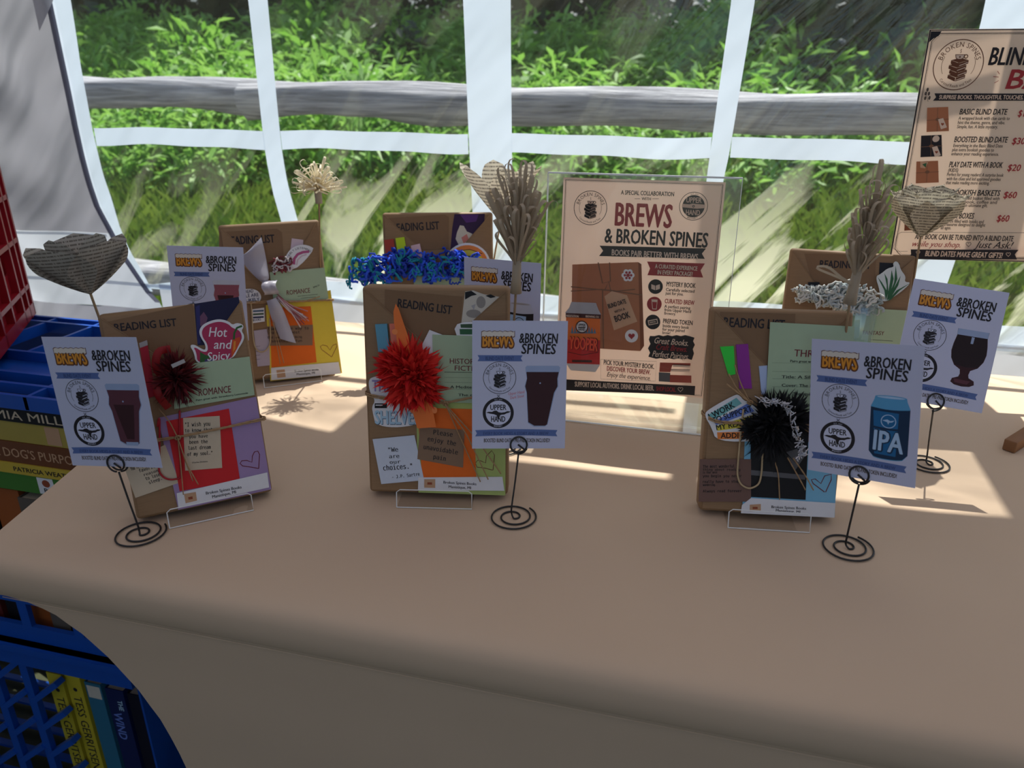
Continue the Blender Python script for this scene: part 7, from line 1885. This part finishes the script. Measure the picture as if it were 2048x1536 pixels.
lm = loop_meshes((.030, .042), .0075, .0024, M_LOOP, 4, 2)
loop_flower('cream dandelion-like flower of looped paper strips above the silver ribbon package', (-.5925, 1.083, 1.024), loc('BL', .070, .17, .0008), lm, 74, (3, 92), .010, (.0055, .006), paper('grey_wrap', (.42, .36, .28)), 3, 1.0, (0, 0), .020)
ls = loop_meshes((.045, .072), .0050, .0036, M_STRAW, 4, 5)
loop_flower('brown straw-like flower of long paper loops, above the red pompom package', (-.1945, .768, .988), loc('FM', .0855, .17, -.018), ls, 72, (3, 33), .060, (.0065, .004), M_STRAW, 7, 1.0, (.04, 0), .026)
ls2 = loop_meshes((.034, .054), .0060, .0028, M_STRAW, 4, 8)
f2 = loop_flower('tall pale brown looped paper flower above the black pompom package', (.1520, .825, .985), loc('FR', .071, .17, -.015), ls2, 76, (3, 26), .078, (.007, .004), M_STRAW, 9, 1.0, (.07, 0), .022)
link('paper_loop', loop_meshes((.040, .040), .016, .0026, M_STRAW, 1, 3)[0], f2, Matrix.Translation((-.002, -.004, .022)) @ aim((-.85, -.2, .45), .3))

# ------------------------------------------------------------ crates and books at the left end of the table
def crate_panel_lattice(name, parent, x0, x1, y0, y1, z, th, xs, ys, w=.006):
    g = G()
    for y in ys:
        g.box((x0, y - w / 2, z - th), (x1, y + w / 2, z), M_BLUE)
    for x in xs:
        g.box((x - w / 2, y0, z - th), (x + w / 2, y1, z - .001), M_BLUE)
    return g.build(name, parent)


CX0, CX1, CY0, CY1, CZ0, CZ1 = -1.60, -.803, .750, 1.075, .365, .800
cr = thing('plastic_crate', 'blue plastic crate lying on its side with stacked books, left end of the table', 'crate', Matrix.Translation((CX0, CY0, CZ0)))
iv = Matrix.Translation((-CX0, -CY0, -CZ0))


def cbox(g, lo, hi, mat=M_BLUE):
    g.box([a - b for a, b in zip(lo, (CX0, CY0, CZ0))], [a - b for a, b in zip(hi, (CX0, CY0, CZ0))], mat)


g = G()
for y, zb in ((CY0 + .003, .779), (.789, .785), (.826, .777), (.905, .777), (1.046, .780), (CY1 - .003, .770)):
    cbox(g, (CX0, y - .003, zb), (CX1, y + .003, CZ1))
for x, ya, yb in ((CX0 + .003, CY0, CY1), (CX1 - .003, CY0, CY1), (-1.04, .905, CY1), (-.93, .905, CY1), (-1.14, .905, CY1), (-1.26, .905, CY1), (-1.38, .905, CY1), (-1.50, .905, CY1), (-.885, CY0, .826), (-1.02, CY0, .826), (-1.15, CY0, .826), (-1.28, CY0, .826), (-1.42, CY0, .826)):
    cbox(g, (x - .003, ya, .780), (x + .003, yb, CZ1 - .001))
cbox(g, (CX0, .829, .780), (CX1, .902, .784))
g.build('top_lattice', cr)
for nm, lo, hi in (('side_panel', (CX0, CY0, CZ0), (CX0 + .004, CY1, CZ1 - .02)), ('side_panel', (CX1 - .004, CY0, CZ0), (CX1, CY1, CZ1 - .02)), ('back_panel', (CX0, CY1 - .004, CZ0), (CX1, CY1, CZ1 - .03))):
    g = G()
    cbox(g, lo, hi)
    g.build(nm, cr)
g = G()
cbox(g, (CX0, CY0, CZ0 + .006), (CX1, CY1, CZ0 + .012))
cbox(g, (CX0, CY0 - .008, CZ0), (CX1, CY0, CZ0 + .030))
cbox(g, (CX0, CY0 - .008, CZ0 + .075), (CX1, CY0, CZ0 + .095))
for x in (-1.60, -1.48, -1.36, -1.24, -1.12, -1.0, -.90, -.821):
    cbox(g, (x, CY0 - .008, CZ0 + .03), (x + .018, CY0, CZ0 + .075))
g.build('handle_rail', cr)

# lower crate standing on the ground
LX0, LX1, LY0, LY1, LZ1 = -1.62, -.803, .745, 1.08, .362
lc = thing('plastic_crate', 'blue plastic crate with diagonal lattice and paperbacks, on the ground under the table corner', 'crate', Matrix.Translation((LX0, LY0, 0.0)))


def lbox(g, lo, hi, mat=M_BLUE):
    g.box([a - b for a, b in zip(lo, (LX0, LY0, 0))], [a - b for a, b in zip(hi, (LX0, LY0, 0))], mat)


g = G()
lbox(g, (LX0, LY0 - .012, .318), (LX1, LY0 + .008, LZ1))
lbox(g, (LX0, LY0 - .018, .350), (LX1, LY0 + .010, LZ1))
lbox(g, (LX0, LY1 - .01, .318), (LX1, LY1, LZ1))
lbox(g, (LX0, LY0, .335), (LX0 + .008, LY1, LZ1))
lbox(g, (LX1 - .008, LY0, .335), (LX1, LY1, LZ1))
g.build('rim', lc)
g = G()
iv2 = Vector((LX0, LY0, 0))
for i, x in enumerate((-1.585, -1.515, -1.445, -1.375, -1.305, -1.235, -1.165, -1.095, -1.025)):
    g.bar(Vector((x, LY0, 0.02)) - iv2, Vector((x, LY0, .325)) - iv2, .016, .010, M_BLUE, (0, 1, 0))
    for q in range(5):
        z = .05 + .062 * q + (.031 if i % 2 else 0)
        if z < .27:
            g.bar(Vector((x + .004, LY0, z)) - iv2, Vector((x + .064, LY0, z + .050)) - iv2, .010, .016, M_BLUE, (0, 1, 0))
g.build('lattice_front', lc)
g = G()
for i in range(12):
    x = LX0 + .02 + .065 * i
    g.bar(Vector((x, LY1 - .005, .02)) - iv2, Vector((x, LY1 - .005, .325)) - iv2, .014, .008, M_BLUE, (0, 1, 0))
    for q in range(5):
        z = .04 + .06 * q
        g.bar(Vector((x, LY1 - .005, z)) - iv2, Vector((x + .065, LY1 - .005, z + .045)) - iv2, .010, .008, M_BLUE, (0, 1, 0))
g.build('lattice_back', lc)
g = G()
for q in range(7):
    lbox(g, (LX0, LY0 + .01 + .048 * q, .010), (LX1, LY0 + .022 + .048 * q, .016))
for x in (LX0 + .02, LX1 - .05):
    lbox(g, (x, LY0, 0.0), (x + .03, LY1, .010))
g.build('bottom_panel', lc)
g = G()
lbox(g, (LX1 - .004, LY0, .016), (LX1, LY1, .32))
g.build('side_panel', lc)


def book(label, lo, hi, spine, col, prints=None, group=None, yaw=0.0):
    """closed book; spine faces -y. spine='h' lying flat, 'v' standing"""
    w, d, h = hi[0] - lo[0], hi[1] - lo[1], hi[2] - lo[2]
    b = thing('book', label, 'book', Matrix.Translation(lo) @ Matrix.Rotation(yaw, 4, 'Z'), group)
    m = paper('cover_' + label[:24], col, rough=.45, var=.06, scale=30)
    g = G()
    t_ = .0014
    g.box((0, 0, 0), (w, t_, h), m)
    if spine == 'h':
        g.box((0, t_, 0), (w, d, t_), m)
        g.box((0, t_, h - t_), (w, d, h), m)
        pb = ((.003, t_, t_), (w - .003, d - .003, h - t_))
    else:
        g.box((0, t_, 0), (t_, d, h), m)
        g.box((w - t_, t_, 0), (w, d, h), m)
        pb = ((t_, t_, .002), (w - t_, d - .003, h - .003))
    g.build('cover', b)
    g = G()
    g.box(pb[0], pb[1], M_PAGES)
    g.build('pages', b)
    if prints:
        if spine == 'h':
            Mx = Matrix.Rotation(rad(90), 4, 'X')
        else:
            Mx = Matrix.Translation((w, 0, h)) @ Matrix.Rotation(rad(90), 4, 'X') @ Matrix.Rotation(rad(-90), 4, 'Z') @ Matrix.Translation((0, -w, 0))
        zz = .0002
        for it in prints:
            p = Print(zz)
            p.run([it])
            zz = p.z + .00002
            p.build('spine_lettering' if is_text(it) else 'spine_picture', b, Mx)
    return b


Y0 = .757
book('black hardback lying on top of the book pile under the blue crate lattice', (-1.16, Y0, .7545), (-.809, Y0 + .155, .7755), 'h', (.010, .010, .012), [('t', 'MIA MILLER', 205, 4, 150, 13, 0, 'cream', 'r', 0)])
book('thick yellow book with a dark emblem, second in the flat pile', (-1.15, Y0 + .002, .722), (-.809, Y0 + .15, .7540), 'h', (.42, .33, .07), [('p', 'umber', [(172, 4), (192, 4), (185, 8), (185, 22), (192, 28), (172, 28), (179, 22), (179, 8)]), ('p', 'tan', [(275, 2), (300, 2), (300, 30), (275, 30)])])
book('brown book with a pale dog picture and cream title, third in the flat pile', (-1.155, Y0, .688), (-.809, Y0 + .14, .7215), 'h', (.16, .055, .02), [('p', 'bone', [(150, 6), (175, 3), (182, 22), (170, 30), (152, 26)]), ('p', 'black', [(158, 6), (168, 4), (166, 24), (158, 22)]), ('t', "A DOG'S PURPOSE", 178, 9, 160, 14, 0, 'tan', 'r', 0)])
book('thin yellow paperback with black lettering in the flat pile', (-1.145, Y0 - .002, .670), (-.809, Y0 + .14, .6875), 'h', (.58, .42, .05), [('p', 'black', [(158, 4), (172, 3), (172, 12), (160, 13)]), ('t', 'PATRICIA WEATHERS', 200, 5, 120, 7, 0, 'ink', 'b', 0)])
book('green book with a white spine sticker at the bottom of the flat pile', (-1.15, Y0, .640), (-.809, Y0 + .14, .6695), 'h', (.06, .20, .03), [('p', 'white', [(240, 1), (270, 1), (268, 28), (240, 28)]), ('e', 'rust', 255, 19, 7, 6), ('t', 'BJ', 249, 4, 10, 7, 0, 'ink', 'b', 0)])
sx = -1.232
i = 0
for w, h, col, lb, pr in ((.040, .245, (.02, .025, .05), 'dark navy book standing under the flat pile', None), (.034, .23, (.25, .38, .50), 'pale blue book standing under the flat pile', [('t', 'THE LAST HOUSE', 20, 8, 150, 16, 0, 'navyink', 'b', 0)]), (.030, .24, (.012, .012, .03), 'black paperback standing under the flat pile', [('t', 'N', 20, 8, 12, 14, 0, 'white', 'b', 0)]), (.056, .252, (.10, .015, .012), 'dark red hardback with a letter on its spine, standing under the flat pile', [('t', 'W', 25, 20, 18, 20, 0, 'tan', 'b', 0)]), (.030, .255, (.008, .008, .010), 'black hardback standing right of the dark red one', None), (.05, .256, (.34, .09, .02), 'orange brown book standing under the flat pile', None), (.034, .25, (.12, .10, .08), 'brown book standing at the right end of the crate', None), (.036, .25, (.05, .08, .16), 'dark blue book at the right wall of the crate', None)):
    sx += .006 if i else 0
    book(lb, (sx, Y0 + .004 * (i % 3), CZ0 + .0125), (sx + w, Y0 + .13, CZ0 + .0125 + h), 'v', col, pr)
    sx += w
    i += 1

GR = None
sx = -.998
specs = [(.030, .272, (.55, .45, .03), 'yellow paperback with black author lettering, left of the twin pair in the lower crate', [('t', 'TESS GERRITSEN', 50, 7, 165, 16, 0, 'ink', 'r', 0), ('e', 'ink', 35, 15, 4, 4)]),
         (.030, .278, (.57, .47, .03), 'yellow paperback with black author lettering, right of the twin pair in the lower crate', [('t', 'TESS GERRITSEN', 50, 7, 165, 16, 0, 'ink', 'r', 0), ('e', 'ink', 35, 15, 4, 4)]),
         (.032, .262, (.03, .16, .26), 'teal blue paperback right of the yellow pair in the lower crate', [('p', 'bone', [(6, 3), (32, 3), (32, 29), (6, 29)])]),
         (.036, .255, (.010, .018, .09), 'navy blue paperback in the lower crate under the table cover edge', [('t', 'THE', 22, 20, 22, 9, 0, 'paleblue', 'b', 0), ('t', 'WIND', 50, 6, 60, 16, 0, 'cobalt', 'b', 0)]),
         (.030, .25, (.008, .008, .02), 'black paperback at the right end of the lower crate', None)]
for i, (w, h, col, lb, pr) in enumerate(specs):
    book(lb, (sx, LY0 + .010 + .003 * i, .0165), (sx + w, LY0 + .12, .0165 + h), 'v', col, pr)
    sx += w + .004
sx = -1.055
specs = [(.030, .300, (.40, .33, .44), 'lavender paperback standing behind the yellow pair', [('e', 'rust', 60, 15, 5, 5)]),
         (.034, .305, (.03, .10, .34), 'bright blue paperback standing behind the yellow pair', None),
         (.032, .303, (.10, .012, .012), 'dark red paperback standing behind the yellow pair', None),
         (.050, .300, (.02, .06, .28), 'blue paperback with pale lettering behind the teal one', [('t', 'THE', 20, 28, 20, 10, 0, 'paleblue', 'b', 0), ('t', 'ARCTIC', 20, 8, 50, 14, 0, 'paleblue', 'b', 0)])]
for i, (w, h, col, lb, pr) in enumerate(specs):
    book(lb, (sx, LY0 + .145, .0165), (sx + w, LY0 + .27, .0165 + h), 'v', col, pr)
    sx += w + .004

# red crate leaning in at the picture's left edge
a = Vector((-1.085, .899, .8005))
b = Vector((-1.207, 1.076, .8005))
e1 = (b - a).normalized()
e2 = Vector((-e1.y, e1.x, 0))            # away from the visible face
Mr = Matrix(((e1.x, e2.x, 0, 0), (e1.y, e2.y, 0, 0), (0, 0, 1, .8005), (0, 0, 0, 1)))
RL = .34
org = b - e1 * RL
Mr[0][3], Mr[1][3] = org.x, org.y
rc = thing('plastic_crate', 'red plastic crate standing on the blue crate at the left picture edge', 'crate', Mr)
RHT, RD = .30, .30
g = G()
for z0, z1 in ((0, .022), (.050, .058), (.135, .143), (.21, .218), (RHT - .03, RHT)):
    g.box((0, -.012, z0), (RL, 0, z1), M_RED)
for x in (.004, .06, .13, .20, .27, RL - .034, RL - .004):
    g.box((x - .004, -.012, 0), (x + .004, 0, RHT), M_RED)
g.box((0, .0, 0), (RL, .004, RHT * .30), M_RED)
g.build('side_panel', rc)
g = G()
g.box((0, RD - .004, 0), (RL, RD, RHT), M_RED)
g.build('side_panel', rc)
g = G()
g.box((0, 0.004, 0), (.004, RD - .004, RHT), M_RED)
g.build('end_panel', rc)
g = G()
g.box((RL - .004, 0.004, 0), (RL, RD - .004, RHT), M_RED)
g.build('end_panel', rc)
g = G()
g.box((.004, .004, 0), (RL - .004, RD - .004, .006), M_RED)
g.build('bottom_panel', rc)
